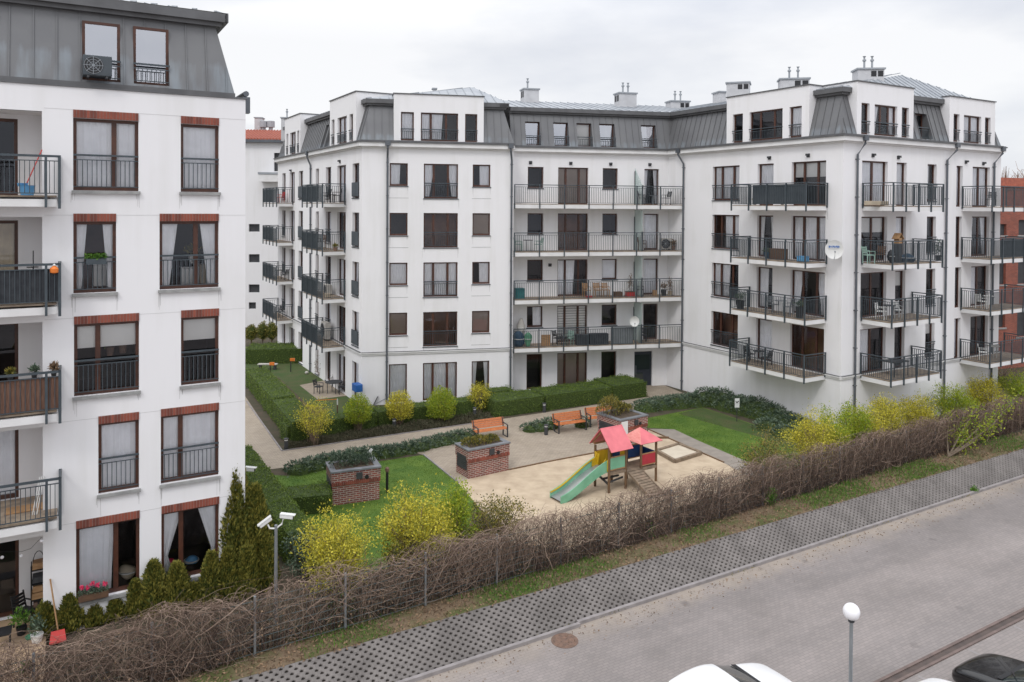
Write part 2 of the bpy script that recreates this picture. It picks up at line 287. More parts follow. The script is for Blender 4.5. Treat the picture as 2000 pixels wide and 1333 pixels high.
def copy_thing(src, loc, rz, label, group=None, sc=None):
    r = src.copy(); C.objects.link(r); r.location = loc; r.rotation_euler = (0, 0, rz); r['label'] = label
    if sc: r.scale = sc
    if group: r['group'] = group
    for ch in list(src.children):
        c = ch.copy(); C.objects.link(c); c.parent = r
        for g in ch.children:
            d = g.copy(); C.objects.link(d); d.parent = c
    return r
class MB:
    def __init__(m): m.v = []; m.f = []; m.smooth = False
    def quad(m, *p):
        i = len(m.v); m.v += [tuple(q) for q in p]; m.f.append(tuple(range(i, i+len(p)))); return m
    def hexa(m, p):   # 8 corners: bottom ring then top ring
        i = len(m.v); m.v += [tuple(q) for q in p]
        m.f += [(i, i+3, i+2, i+1), (i+4, i+5, i+6, i+7), (i, i+1, i+5, i+4), (i+1, i+2, i+6, i+5), (i+2, i+3, i+7, i+6), (i+3, i, i+4, i+7)]; return m
    def box(m, x0, x1, y0, y1, z0, z1):
        return m.hexa([(x0, y0, z0), (x1, y0, z0), (x1, y1, z0), (x0, y1, z0), (x0, y0, z1), (x1, y0, z1), (x1, y1, z1), (x0, y1, z1)])
    def fbox(m, F, s0, s1, o0, o1, z0, z1):   # box in a facade's own frame
        P = F.P; return m.hexa([P(s0, o1, z0), P(s1, o1, z0), P(s1, o0, z0), P(s0, o0, z0), P(s0, o1, z1), P(s1, o1, z1), P(s1, o0, z1), P(s0, o0, z1)])
    def prism(m, pts, z0, z1):
        n = len(pts); i = len(m.v); m.v += [(x, y, z0) for x, y in pts]+[(x, y, z1) for x, y in pts]
        m.f.append(tuple(range(i+n-1, i-1, -1))); m.f.append(tuple(range(i+n, i+2*n)))
        for k in range(n): m.f.append((i+k, i+(k+1) % n, i+n+(k+1) % n, i+n+k))
        return m
    def bar(m, p, q, w, h=None):
        h = h or w; p = Vector(p); q = Vector(q); d = (q-p)
        if d.length < 1e-6: return m
        d.normalize(); a = Vector((0, 0, 1)) if abs(d.z) < .9 else Vector((1, 0, 0))
        s = d.cross(a).normalized()*w/2; t = s.cross(d).normalized()*h/2
        return m.hexa([p-s-t, p+s-t, q+s-t, q-s-t, p-s+t, p+s+t, q+s+t, q-s+t])
    def tube(m, pts, r, n=6, caps=True):
        pts = [Vector(p) for p in pts]; rs = r if isinstance(r, (list, tuple)) else [r]*len(pts); rings = []
        for k, p in enumerate(pts):
            d = (pts[min(k+1, len(pts)-1)]-pts[max(k-1, 0)]).normalized(); a = Vector((0, 0, 1)) if abs(d.z) < .9 else Vector((1, 0, 0))
            s = d.cross(a).normalized(); t = s.cross(d).normalized(); i = len(m.v)
            for j in range(n):
                g = 2*math.pi*j/n; m.v.append(tuple(p+(s*math.cos(g)+t*math.sin(g))*rs[k]))
            rings.append(i)
        for a, b in zip(rings, rings[1:]):
            for j in range(n): m.f.append((a+j, b+j, b+(j+1) % n, a+(j+1) % n))
        if caps: m.f.append(tuple(rings[0]+j for j in range(n))); m.f.append(tuple(rings[-1]+j for j in reversed(range(n))))
        return m
    def lathe(m, prof, c=(0, 0, 0), n=16):
        rings = []
        for r, z in prof:
            i = len(m.v); rings.append(i)
            for j in range(n): g = 2*math.pi*j/n; m.v.append((c[0]+r*math.cos(g), c[1]+r*math.sin(g), c[2]+z))
        for a, b in zip(rings, rings[1:]):
            for j in range(n): m.f.append((a+j, a+(j+1) % n, b+(j+1) % n, b+j))
        m.f.append(tuple(rings[0]+j for j in reversed(range(n)))); m.f.append(tuple(rings[-1]+j for j in range(n))); return m
    def sphere(m, c, r, n=12, k=8, sq=(1, 1, 1)):
        pr = [(max(.02, math.sin(math.pi*i/k))*r, -math.cos(math.pi*i/k)*r) for i in range(k+1)]; b = len(m.v); m.lathe(pr, (0, 0, 0), n)
        for i in range(b, len(m.v)): x, y, z = m.v[i]; m.v[i] = (c[0]+x*sq[0], c[1]+y*sq[1], c[2]+z*sq[2])
        return m
    def build(m, name, mat, parent=None, bevel=0, smooth=False):
        me = bpy.data.meshes.new(name); me.from_pydata(m.v, [], m.f); me.update()
        if parent is not None and False: pass
        boxuv(me); me.materials.append(MATS[mat]); o = bpy.data.objects.new(name, me); setup(o, name, parent)
        if smooth or m.smooth:
            for p in me.polygons: p.use_smooth = True
        if bevel:
            b = o.modifiers.new('bevel', 'BEVEL'); b.width = bevel; b.segments = 2; b.limit_method = 'ANGLE'
        return o
def npmesh(name, V, F, mat, parent=None):
    """V (n,3), F (m,k) straight into a mesh: leaves, twigs"""
    me = bpy.data.meshes.new(name); k = F.shape[1]
    me.vertices.add(len(V)); me.vertices.foreach_set('co', np.ascontiguousarray(V, dtype=np.float32).ravel())
    me.loops.add(F.size); me.loops.foreach_set('vertex_index', np.ascontiguousarray(F, dtype=np.int32).ravel())
    me.polygons.add(len(F)); me.polygons.foreach_set('loop_start', np.arange(0, F.size, k, dtype=np.int32)); me.polygons.foreach_set('loop_total', np.full(len(F), k, dtype=np.int32))
    me.update(); me.validate(); me.materials.append(MATS[mat]); o = bpy.data.objects.new(name, me); return setup(o, name, parent)
def unit(a): return a/np.maximum(np.linalg.norm(a, axis=1, keepdims=True), 1e-9)
def leaves(c, size, axis=None, spread=1.0, aspect=.5, rng=RNG):
    """rhombic leaves at the points c; axis is the direction they grow in"""
    n = len(c); d = rng.normal(size=(n, 3))*spread
    if axis is not None: d = d+axis
    d = unit(d); s = unit(np.cross(d, rng.normal(size=(n, 3)))); L = size*rng.uniform(.6, 1.3, (n, 1)); w = L*aspect
    V = np.stack([c, c+d*L*.5+s*w*.5, c+d*L, c+d*L*.5-s*w*.5], 1).reshape(-1, 3)
    return V, np.arange(4*n).reshape(-1, 4)
def twigs(P, r):
    """P (n,k,3) polylines -> three-sided tubes of radius r (n,)"""
    n, k, _ = P.shape; d = np.gradient(P, axis=1); d = d/np.maximum(np.linalg.norm(d, axis=2, keepdims=True), 1e-9)
    a = np.broadcast_to(np.array([.31, .17, .93]), d.shape); s = np.cross(d, a); s = s/np.maximum(np.linalg.norm(s, axis=2, keepdims=True), 1e-9); t = np.cross(s, d)
    tap = np.linspace(1, .5, k)[None, :, None]*np.asarray(r)[:, None, None]
    R = [P+(s*math.cos(g)+t*math.sin(g))*tap for g in (0, 2.094, 4.189)]
    V = np.stack(R, 2).reshape(-1, 3); idx = np.arange(n*k*3).reshape(n, k, 3); F = []
    for j in range(3): F.append(np.stack([idx[:, :-1, j], idx[:, 1:, j], idx[:, 1:, (j+1) % 3], idx[:, :-1, (j+1) % 3]], -1).reshape(-1, 4))
    return V, np.concatenate(F)
# ---------------------------------------------------------------- facade pieces
def wall(mb, F, s0, s1, z0, z1, holes=(), o=0.0, reveal=.17, of=None, rev_of=None):
    """one facade plane with its openings cut out, and the reveals of the openings"""
    of = of or (lambda z: o); rv = rev_of or (lambda z: of(z)-reveal)
    H = [(max(a, s0), min(b, s1), max(c, z0), min(d, z1)) for a, b, c, d in holes if b > s0+.01 and a < s1-.01 and d > z0+.01 and c < z1-.01]
    ss = sorted({round(v, 4) for v in [s0, s1]+[h[0] for h in H]+[h[1] for h in H]}); zs = sorted({round(v, 4) for v in [z0, z1]+[h[2] for h in H]+[h[3] for h in H]})
    P = F.P
    for a, b in zip(ss, ss[1:]):
        run = None
        for c, d in zip(zs, zs[1:]):
            sm, zm = (a+b)/2, (c+d)/2
            if any(h[0] < sm < h[1] and h[2] < zm < h[3] for h in H): continue
            mb.quad(P(a, of(c), c), P(b, of(c), c), P(b, of(d), d), P(a, of(d), d))
    for a, b, c, d in H:
        mb.quad(P(a, of(c), c), P(a, of(d), d), P(a, rv(d), d), P(a, rv(c), c))
        mb.quad(P(b, rv(c), c), P(b, rv(d), d), P(b, of(d), d), P(b, of(c), c))
        mb.quad(P(a, of(d), d), P(b, of(d), d), P(b, rv(d), d), P(a, rv(d), d))
        if c > z0+.02: mb.quad(P(a, rv(c), c), P(b, rv(c), c), P(b, of(c), c), P(a, of(c), c))
def railing(mb, F, s0, s1, o, z0, z1, step=.12, lowgap=.10, t=.022, top=.05, second=True, posts=(), post_down=0):
    mb.fbox(F, s0, s1, o-top/2, o+top/2, z1-top, z1)
    if second: mb.fbox(F, s0, s1, o-.012, o+.012, z1-.17, z1-.145)
    mb.fbox(F, s0, s1, o-.012, o+.012, z0+lowgap-.025, z0+lowgap)
    n = max(2, int(abs(s1-s0)/step)); 
    for i in range(1, n):
        s = s0+(s1-s0)*i/n; mb.fbox(F, s-t/2, s+t/2, o-t/2, o+t/2, z0+lowgap, z1-.16 if second else z1-top)
    for s in posts: mb.fbox(F, s-.03, s+.03, o-.035, o+.035, z0-post_down, z1-top)
def curtain_mesh(F, s0, s1, z0, z1, o, kind, seed):
    mb = MB(); rg = random.Random(seed); P = F.P
    def strip(a0, a1, b0, b1, zb, zt):     # bottom from a0..a1, top b0..b1, pleated
        n = max(6, int(abs(b1-b0)/.055)); pr = None
        for i in range(n+1):
            f = i/n; oo = o+.016*math.sin(i*1.9+rg.random()*.9); cur = (P(a0+(a1-a0)*f, oo, zb), P(b0+(b1-b0)*f, oo, zt))
            if pr: mb.quad(pr[0], cur[0], cur[1], pr[1])
            pr = cur
    w = s1-s0
    if kind == 'full': strip(s0, s1, s0, s1, z0, z1)
    elif kind == 'left': strip(s0, s0+.55*w, s0, s0+.6*w, z0, z1)
    elif kind == 'right': strip(s0+.42*w, s1, s0+.4*w, s1, z0, z1)
    elif kind == 'sides':
        strip(s0, s0+.15*w, s0, s0+.3*w, z0, z1); strip(s1-.15*w, s1, s1-.3*w, s1, z0, z1)
    elif kind == 'swag':
        zm = z0+.32*(z1-z0)
        strip(s0, s0+.10*w, s0, s0+.36*w, zm, z1); strip(s0, s0+.2*w, s0, s0+.10*w, z0, zm)
        strip(s1-.10*w, s1, s1-.36*w, s1, zm, z1); strip(s1-.22*w, s1, s1-.10*w, s1, z0, zm)
    elif kind == 'blind':
        mb.quad(P(s0, o, z1-.35*(z1-z0)), P(s1, o, z1-.35*(z1-z0)), P(s1, o, z1), P(s0, o, z1))
    elif kind == 'blindfull': mb.quad(P(s0, o, z0), P(s1, o, z0), P(s1, o, z1), P(s0, o, z1))
    elif kind == 'slats':
        z = z0
        while z < z1: mb.quad(P(s0, o, z), P(s1, o, z), P(s1, o, min(z+.14, z1)), P(s0, o, min(z+.14, z1))); z += .165
    return mb
WN = [0]
def window(B, F, s0, s1, z0, z1, splits=(), o=-.17, cur='none', name='window', frame='wood_frame', gl='glass', rail=None, rail_o=.03, sill=True, room='room_dark', depth=1.0, cmat='curtain', solid_rail=False, ft=.075, low=0):
    """one window: frame (the part) > glass, curtain, room behind, railing, sill"""
    WN[0] += 1; seed = WN[0]; mb = MB()
    a, b = o-.07, o
    mb.fbox(F, s0, s0+ft, a, b, z0, z1); mb.fbox(F, s1-ft, s1, a, b, z0, z1)
    mb.fbox(F, s0+ft, s1-ft, a, b, z1-ft, z1); mb.fbox(F, s0+ft, s1-ft, a, b, z0, z0+ft+.03)
    w = s1-s0
    for f in splits: c = s0+f*w; mb.fbox(F, c-.065, c+.065, a-.01, b-.006, z0+ft+.03, z1-ft)
    fr = mb.build(name, frame, B)
    P = F.P; og = o-.035
    MB().quad(P(s0+ft, og, z0+ft), P(s1-ft, og, z0+ft), P(s1-ft, og, z1-ft), P(s0+ft, og, z1-ft)).build('glass', gl, fr)
    r = MB(); d = o-depth; a = o-.08
    q = [P(s0, a, z0), P(s1, a, z0), P(s1, a, z1), P(s0, a, z1)]; k = [P(s0, d, z0), P(s1, d, z0), P(s1, d, z1), P(s0, d, z1)]
    r.quad(*k); r.quad(q[0], k[0], k[3], q[3]); r.quad(q[1], q[2], k[2], k[1]); r.quad(q[3], k[3], k[2], q[2]); r.quad(q[0], q[1], k[1], k[0])
    r.build('room', room, fr)
    if cur != 'none':
        cm = 'blind' if cur in ('blind', 'slats') and cmat == 'curtain' else cmat
        curtain_mesh(F, s0+.05, s1-.05, z0+.06, z1-.04, o-.095, cur, seed).build('blind' if 'blind' in cur or cur == 'slats' else 'curtain', cm, fr)
    if rail:
        m = MB(); railing(m, F, s0-.01, s1+.01, rail_o, z0+.02, rail, step=.115, t=.02)
        m.build('railing', 'metal_grey', fr)
        if solid_rail: MB().fbox(F, s0, s1, rail_o+.012, rail_o+.03, z0+.1, rail-.02).build('rail_screen', 'sheet_screen', fr)
    if sill: MB().fbox(F, s0-.04, s1+.04, -.12, .09 if sill == 'sill_stone' else .05, z0-(.09 if sill == 'sill_stone' else .05), z0-.004).build('sill', 'metal_grey' if sill is True else sill, fr)
    return fr
def pxs(F, pairs, y=410): return [(F.s(a, y), F.s(b, y)) for a, b in pairs]
def balcony(B, F, s0, s1, z, out, ends=(True, True), step=.12, posts=1.15, screen=None, thick=.22, o0=0.0, end_screen=None, rail_h=1.28, back=None):
    """slab (the part) > decking, railing, screen; z is the slab's underside"""
    mb = MB(); mb.fbox(F, s0, s1, o0, out, z, z+thick)
    sl = mb.build('balcony', 'cornice_white', B)
    MB().fbox(F, s0+.02, s1-.02, o0+.0, out-.02, z+thick+.003, z+thick+.05).build('decking', 'decking', sl)
    m = MB(); zt = z+thick+rail_h-.02; zb = z+thick+.03; o = out+.035
    n = max(1, round((s1-s0)/posts)); railing(m, F, s0-.03, s1+.03, o, zb, zt, step=step, posts=[s0+(s1-s0)*i/n for i in range(n+1)], post_down=.30)
    for e, s in zip(ends, (s0-.045, s1+.045)):
        if not e: continue
        m.fbox(F, s-.025, s+.025, o0+.02, o, zt-.05, zt); m.fbox(F, s-.012, s+.012, o0+.02, o, zt-.17, zt-.145); m.fbox(F, s-.012, s+.012, o0+.02, o, zb+.075, zb+.10)
        k = max(2, int((out-o0)/step))
        for i in range(1, k): oo = o0+(o-o0)*i/k; m.fbox(F, s-.011, s+.011, oo-.011, oo+.011, zb+.1, zt-.16)
        m.fbox(F, s-.03, s+.03, o0+.04, o0+.1, zb-.1, zt-.05)
    m.build('railing', 'metal_grey', sl)
    if screen:
        a, b, mat = screen; MB().fbox(F, a, b, o-.045, o-.03, zb+.10, zt-.08).build('screen', mat, sl)
    if end_screen:
        s, mat = end_screen; MB().fbox(F, s-.01, s+.01, o0+.1, out, zb+.10, zt-.08).build('screen', mat, sl)
    return sl
def downpipe(B, F, s, z0, z1, o=.10, top=True, dx=0.0, off=.35):
    P = F.P; m = MB()
    if top: pts = [P(s+dx, off, z1), P(s+dx, off, z1-.15), P(s, o, z1-.75), P(s, o, z0)]
    else: pts = [P(s, o, z1), P(s, o, z0)]
    m.tube(pts, .062, 8)
    for z in np.arange(z0+.6, z1-1, 2.0): m.fbox(F, s-.075, s+.075, 0, o+.075, float(z), float(z)+.04)
    if top: m.fbox(F, s+dx-.16, s+dx+.16, off-.16, off+.1, z1-.02, z1+.26)
    return m.build('downpipe', 'downpipe', B)
def cornice(B, F, s0, s1, z0=15.47, z1=15.79, e0=0, e1=0):
    """white moulded cornice with a zinc gutter on top; e0/e1 lengthen the outer edge at mitred corners"""
    m = MB(); P = F.P
    def run(m, o0, o1, a, b, k0, k1):
        m.hexa([P(s0-e0*k1, o1, a), P(s1+e1*k1, o1, a), P(s1+e1*k0, o0, a), P(s0-e0*k0, o0, a), P(s0-e0*k1, o1, b), P(s1+e1*k1, o1, b), P(s1+e1*k0, o0, b), P(s0-e0*k0, o0, b)])
    run(m, .003, .12, z0, z0+.08, 0, .12); run(m, .003, .30, z0+.08, z1, 0, .30)
    m.build('cornice', 'cornice_white', B)
    g = MB(); run(g, -.3, .38, z1+.004, z1+.075, -.3, .38); run(g, -.3, .14, z1+.075, z1+.15, -.3, .14)
    g.build('gutter', 'zinc_dark', B)
def mansard(B, F, sb0, sb1, st0, st1, z0=15.93, z1=18.08, ob=.0, ot=-.62, holes=(), seam=.45, fascia=True, ft0=None, ft1=None):
    """leaning zinc roof band with standing seams; holes are (s0,s1,z0,z1)"""
    of = lambda z: ob+(ot-ob)*(z-z0)/(z1-z0); P = F.P
    m = MB(); a, b = max(sb0, st0), min(sb1, st1)
    wall(m, F, a, b, z0, z1, holes, of=of, rev_of=lambda z: ot-.08)
    if a > sb0+1e-3 or a > st0+1e-3: m.quad(P(sb0, ob, z0), P(a, ob, z0), P(a, ot, z1), P(st0, ot, z1))
    if b < sb1-1e-3 or b < st1-1e-3: m.quad(P(b, ob, z0), P(sb1, ob, z0), P(st1, ot, z1), P(b, ot, z1))
    s = min(sb0, st0)+seam*.6
    while s < max(sb1, st1)-.05:
        lo, hi = z0, z1     # a seam stops at slanted ends and openings
        def inside(z):
            f = (z-z0)/(z1-z0); return sb0+(st0-sb0)*f+.02 < s < sb1+(st1-sb1)*f-.02
        segs = [(z0, z1)] if inside(z0) and inside(z1) else []
        if not segs:
            zz = [z0+(z1-z0)*i/20 for i in range(21)]; ins = [z for z in zz if inside(z)]
            if len(ins) > 1: segs = [(ins[0], ins[-1])]
        for h in holes:
            if h[0]-.03 < s < h[1]+.03:
                segs = [q for c, d in segs for q in ((c, min(d, h[2])), (max(c, h[3]), d)) if q[1] > q[0]+.05]
        for c, d in segs:
            m.hexa([P(s-.014, of(c)+.035, c), P(s+.014, of(c)+.035, c), P(s+.014, of(c)+.002, c), P(s-.014, of(c)+.002, c), P(s-.014, of(d)+.035, d), P(s+.014, of(d)+.035, d), P(s+.014, of(d)+.002, d), P(s-.014, of(d)+.002, d)])
        s += seam
    r = m.build('mansard_roof', 'zinc', B)
    if fascia:
        f0 = st0 if ft0 is None else ft0; f1 = st1 if ft1 is None else ft1
        g = MB(); k0, k1 = ot-.3, ot+.30
        # the end points run on along the mitre: same slant as the slope's own end
        m0 = (sb0-st0)/(ob-ot) if ft0 is None else 0; m1 = (sb1-st1)/(ob-ot) if ft1 is None else 0
        for o0, o1, c, d in ((k0, ot+.16, z1, z1+.12), (k0, k1, z1+.12, z1+.38)):
            A = lambda o, base, mm: base+mm*(o-ot)
            g.hexa([P(A(o1, f0, m0), o1, c), P(A(o1, f1, m1), o1, c), P(A(o0, f1, m1), o0, c), P(A(o0, f0, m0), o0, c), P(A(o1, f0, m0), o1, d), P(A(o1, f1, m1), o1, d), P(A(o0, f1, m1), o0, d), P(A(o0, f0, m0), o0, d)])
        g.build('eaves_box', 'zinc_dark', B)
    return r
def dormer(B, F, s0, s1, wins, z0=15.93, z1=18.75, o=-.02, back=2.4, curs=None, splits=None, glz='glass'):
    m = MB(); P = F.P; holes = [(a, b, c, d) for a, b, c, d in wins]
    wall(m, F, s0, s1, z0, z1, holes, o=o, reveal=.14)
    m.quad(P(s0, o-back, z0), P(s0, o, z0), P(s0, o, z1), P(s0, o-back, z1)); m.quad(P(s1, o, z0), P(s1, o-back, z0), P(s1, o-back, z1), P(s1, o, z1))
    m.quad(P(s0, o, z1), P(s1, o, z1), P(s1, o-back, z1), P(s0, o-back, z1))
    m.build('dormer', 'render', B)
    MB().fbox(F, s0-.05, s1+.05, o-back-.02, o+.06, z1+.004, z1+.06).build('dormer_coping', 'zinc_dark', B)
    for i, (a, b, c, d) in enumerate(wins):
        window(B, F, a, b, c, d, splits=(splits[i] if splits else ()), o=o-.14, cur=(curs[i] if curs else 'none'), rail=c+.72, rail_o=o+.03, sill=False, gl=glz)
def ventlamps(B, F, pts):
    for x, y in pts:
        s, z = F.hit(x, y); m = MB(); m.fbox(F, s-.10, s+.10, 0, .05, z-.10, z+.10); m.fbox(F, s-.08, s+.08, .05, .16, z-.02, z+.09); m.build('wall_vent', 'dark_grey', B)
def chimney(B, x0, x1, ytop, ybot, Y, dep=1.0, ang=.21, pots=2, poth=.75, vents='left'):
    """rendered chimney stack seen between pixel columns x0..x1, at distance Y"""
    X0, _, zt = atdepth(x0, ytop, Y); X1, _, _ = atdepth(x1, ytop, Y); zb = atdepth(x0, ybot, Y)[2]-.6
    w = (X1-X0)/math.cos(ang); u = (math.cos(ang), math.sin(ang)); n = (-u[1], u[0])
    q = lambda a, b: (X0+a*u[0]+b*n[0], Y+a*u[1]+b*n[1])
    m = MB(); m.prism([q(0, 0), q(w, 0), q(w, dep), q(0, dep)], zb, zt-.1)
    c = m.build('chimney', 'chimney_render', B)
    k = MB(); k.prism([q(-.07, -.07), q(w+.07, -.07), q(w+.07, dep+.07), q(-.07, dep+.07)], zt-.095, zt); k.build('chimney_cap', 'zinc_light', c)
    v = MB()
    for i in range(2):
        if vents == 'left':
            b0 = dep*(.14+.42*i); v.hexa([(*q(-.012, b0), zt-.62), (*q(.0, b0), zt-.62), (*q(.0, b0+dep*.3), zt-.62), (*q(-.012, b0+dep*.3), zt-.62), (*q(-.012, b0), zt-.2), (*q(.0, b0), zt-.2), (*q(.0, b0+dep*.3), zt-.2), (*q(-.012, b0+dep*.3), zt-.2)])
        else:
            a0 = w*(.5+.26*i); v.prism([q(a0, -.012), q(a0+w*.2, -.012), q(a0+w*.2, -.002), q(a0, -.002)], zt-.5, zt-.18)
    if vents: v.build('vent_opening', 'black', c)
    t = MB()
    for i in range(pots):
        p = q(w*(.35+.3*i), dep*.5); t.lathe([(.06, 0), (.06, poth*.6), (.11, poth*.62), (.11, poth*.74), (.05, poth*.76), (.05, poth*.9), (.10, poth)], (p[0], p[1], zt), 8)
    if pots: t.build('flue_pipe', 'zinc_light', c)
def roof_sheet(B, pts, seam=.55, along=None):
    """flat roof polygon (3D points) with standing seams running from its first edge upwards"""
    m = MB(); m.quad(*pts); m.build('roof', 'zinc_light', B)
    P0, P1 = Vector(pts[0]), Vector(pts[1]); e = (P1-P0); L = e.length; e.normalize(); nrm = (P1-P0).cross(Vector(pts[-1])-P0).normalized()
    up_ = nrm.cross(e).normalized()
    if up_.z < 0: up_ = -up_
    if nrm.z < 0: nrm = -nrm
    pl = [((Vector(p)-P0).dot(e), (Vector(p)-P0).dot(up_)) for p in pts]; g = MB(); x = min(p[0] for p in pl)+seam/2
    while x < max(p[0] for p in pl):
        ys = []
        for (a, b), (c, d) in zip(pl, pl[1:]+pl[:1]):
            if (a-x)*(c-x) < 0: ys.append(b+(d-b)*(x-a)/(c-a))
        if len(ys) >= 2 and max(ys)-min(ys) > .2: g.bar(P0+e*x+up_*min(ys)+nrm*.02, P0+e*x+up_*max(ys)+nrm*.02, .03, .04)
        x += seam
    if g.v: g.build('roof_seams', 'zinc_light', B)

# ================================================================= the courtyard apartment building
ROW = [14.58, 11.58, 8.57, 5.54]; GT = 2.43; HS, HB = 1.37, 2.11
B = thing('apartment_building', 'white five storey courtyard apartment building with grey zinc mansard roof and stacked balconies', 'building', (0, 47, 0))
sKM = cross(FK, 0, FM, 0); sMK = cross(FM, 0, FK, 0); sM1 = FM.s(1003); sRm = FR.s(1001); sRS = cross(FR, 0, FS, 0); sSR = cross(FS, 0, FR, 0)
sST = cross(FS, 0, FT, 0); sTS = cross(FT, 0, FS, 0); sT1 = FT.s(1953.8); sK0 = FK.s(542.6); sMS = cross(FS, 0, FM, 0)
sTT = FT.s(1850)
def rnd(*a): return random.choice(a)
# ---- M facade
mw = MB(); holes = []
small = pxs(FM, [(760.9, 796.3), (923, 957.5)]); big = pxs(FM, [(827.5, 894.4)])[0]
cs = {0: ('left', 'sides', 'right'), 1: ('none', 'none', 'blindfull'), 2: ('full', 'full', 'right'), 3: ('blindfull', 'none', 'blindfull')}
for r, zt in enumerate(ROW):
    for k, (a, b) in enumerate(small):
        holes.append((a, b, zt-HS, zt)); c = cs[r][0 if k == 0 else 2]
        window(B, FM, a, b, zt-HS, zt, cur=c, cmat='blind_reflect_brown' if c == 'blindfull' else 'curtain', o=-.1)
    holes.append((*big, zt-HB, zt))
    window(B, FM, *big, zt-HB, zt, splits=(.29, .71), cur=cs[r][1], rail=zt-HB+.95, rail_o=-.05, o=-.1, room='room_warm_reflect' if r in (1, 3) else 'room_dark')
for a, b in small+[big]:
    holes.append((a, b, .12, GT)); window(B, FM, a, b, .12, GT, cur='full' if a != small[1][0] else 'sides', splits=(.29, .71) if b-a > 1.5 else (), o=-.1, sill=False, name='garden_window')
wall(mw, FM, sMK, sM1, -.3, 15.47, holes, reveal=.10)
P = FM.P; mw.quad(P(sM1, 0, -.3), P(sM1, -1.6, -.3), P(sM1, -1.6, 15.47), P(sM1, 0, 15.47))
mw.build('wall', 'render', B)
# string course above the ground floor
def band(F, s0, s1, z=3.02):
    m = MB(); m.fbox(F, s0, s1, .003, .07, z, z+.10); m.fbox(F, s0, s1, .003, .12, z+.10, z+.17); m.build('string_course', 'cornice_white', B)
    MB().fbox(F, s0, s1, .003, .13, z+.174, z+.19).build('flashing', 'zinc_dark', B)
band(FM, sMK, sM1)
for zt in ROW[0:4]:      # shallow grooves under the small windows
    g = MB()
    for a, b in small: g.fbox(FM, a-.05, b+.05, .002, .006, zt-HB, zt-HB+.02)
    g.build('groove', 'sill_stone', B)
# ---- K facade (left flank)
kw = MB(); holes = []
kc = pxs(FK, [(551.3, 557.7), (565.5, 575.6), (583.5, 591.8), (616.6, 622.6), (636.4, 646.6), (658.6, 675.5), (688.5, 701.5)], 360)
for r, zt in enumerate(ROW+[GT]):
    for k, (a, b) in enumerate(kc):
        z0 = zt-HB if r < 4 else .12; holes.append((a, b, z0-(.28 if k in (1, 5) and r < 4 else 0), zt))
        door = k in (1, 5); z0 -= .28 if door and r < 4 else 0
        window(B, FK, a, b, z0, zt, cur=rnd('none', 'left', 'right', 'sides', 'full'), splits=(.5,) if b-a > 1.3 else (), rail=None if door or r == 4 else z0+.95, solid_rail=(k in (2, 6)), name='balcony_door' if door else 'window', sill=not door)
wall(kw, FK, sK0, sKM, -.3, 15.47, holes); P = FK.P
kw.quad(P(sK0, -10, -.3), P(sK0, 0, -.3), P(sK0, 0, 15.47), P(sK0, -10, 15.47)); kw.build('wall', 'render', B)
band(FK, sK0, sKM)
# ---- R facade (behind the long balconies) and the return wall
rw = MB(); holes = []
rs = pxs(FR, [(1030.7, 1061.5), (1177, 1206.6)], 380); rd = pxs(FR, [(1090, 1148.9), (1258.4, 1286.8)], 380)
rc = [('none', 'blindfull', 'none', 'sides'), ('none', 'none', 'none', 'full'), ('none', 'left', 'blindfull', 'full'), ('right', 'slats', 'none', 'none')]
for r, zt in enumerate(ROW):
    for k, (a, b) in enumerate(rs):
        holes.append((a, b, zt-HS, zt)); c = rc[r][0 if k == 0 else 2]
        window(B, FR, a, b, zt-HS, zt, cur=c, cmat='blind_reflect_brown' if c == 'blindfull' and r == 0 else 'curtain')
    for k, (a, b) in enumerate(rd):
        z0 = zt-2.42; holes.append((a, b, z0, zt)); c = rc[r][1 if k == 0 else 3]
        window(B, FR, a, b, z0, zt, splits=(.27, .71) if k == 0 else (), cur=c, name='balcony_door', sill=False, room='room_warm_reflect' if (r, k) == (1, 0) else 'room_dark', cmat='blind_reflect_brown' if c == 'blindfull' else 'curtain')
for a, b in pxs(FR, [(1028.6, 1059), (1088.5, 1147), (1174.5, 1204)], 700):
    holes.append((a, b, .12, GT)); window(B, FR, a, b, .12, GT, splits=(.27, .71) if b-a > 1.5 else (), cur='blindfull' if b-a > 1.5 else 'none', cmat='blind_reflect_brown', name='garden_window', sill=False)
ea, eb = pxs(FR, [(1239, 1274)], 700)[0]; holes.append((ea, eb, -.3, 2.35))
wall(rw, FR, sRm-.3, sRS, -.3, 15.47, holes); rw.build('wall', 'render', B)
m = MB(); m.fbox(FR, ea, eb, -.25, -.17, -.02, 2.35); dr = m.build('entrance_door', 'dark_door', B)
m = MB(); m.fbox(FR, ea+.12, eb-.12, -.169, -.16, 1.1, 2.1); m.fbox(FR, ea+.08, eb-.6, -.169, -.16, .2, .9); m.build('door_glass', 'car_glass', dr)
m = MB(); m.tube([FR.P(ea+.15, -.1, .8), FR.P(ea+.15, -.1, 1.4)], .02); m.build('handle', 'steel', dr)
sl = []
bs0, bs1 = FR.s(1004, 600, 1.5), cross(FR, 1.45, FS, 0)-.03
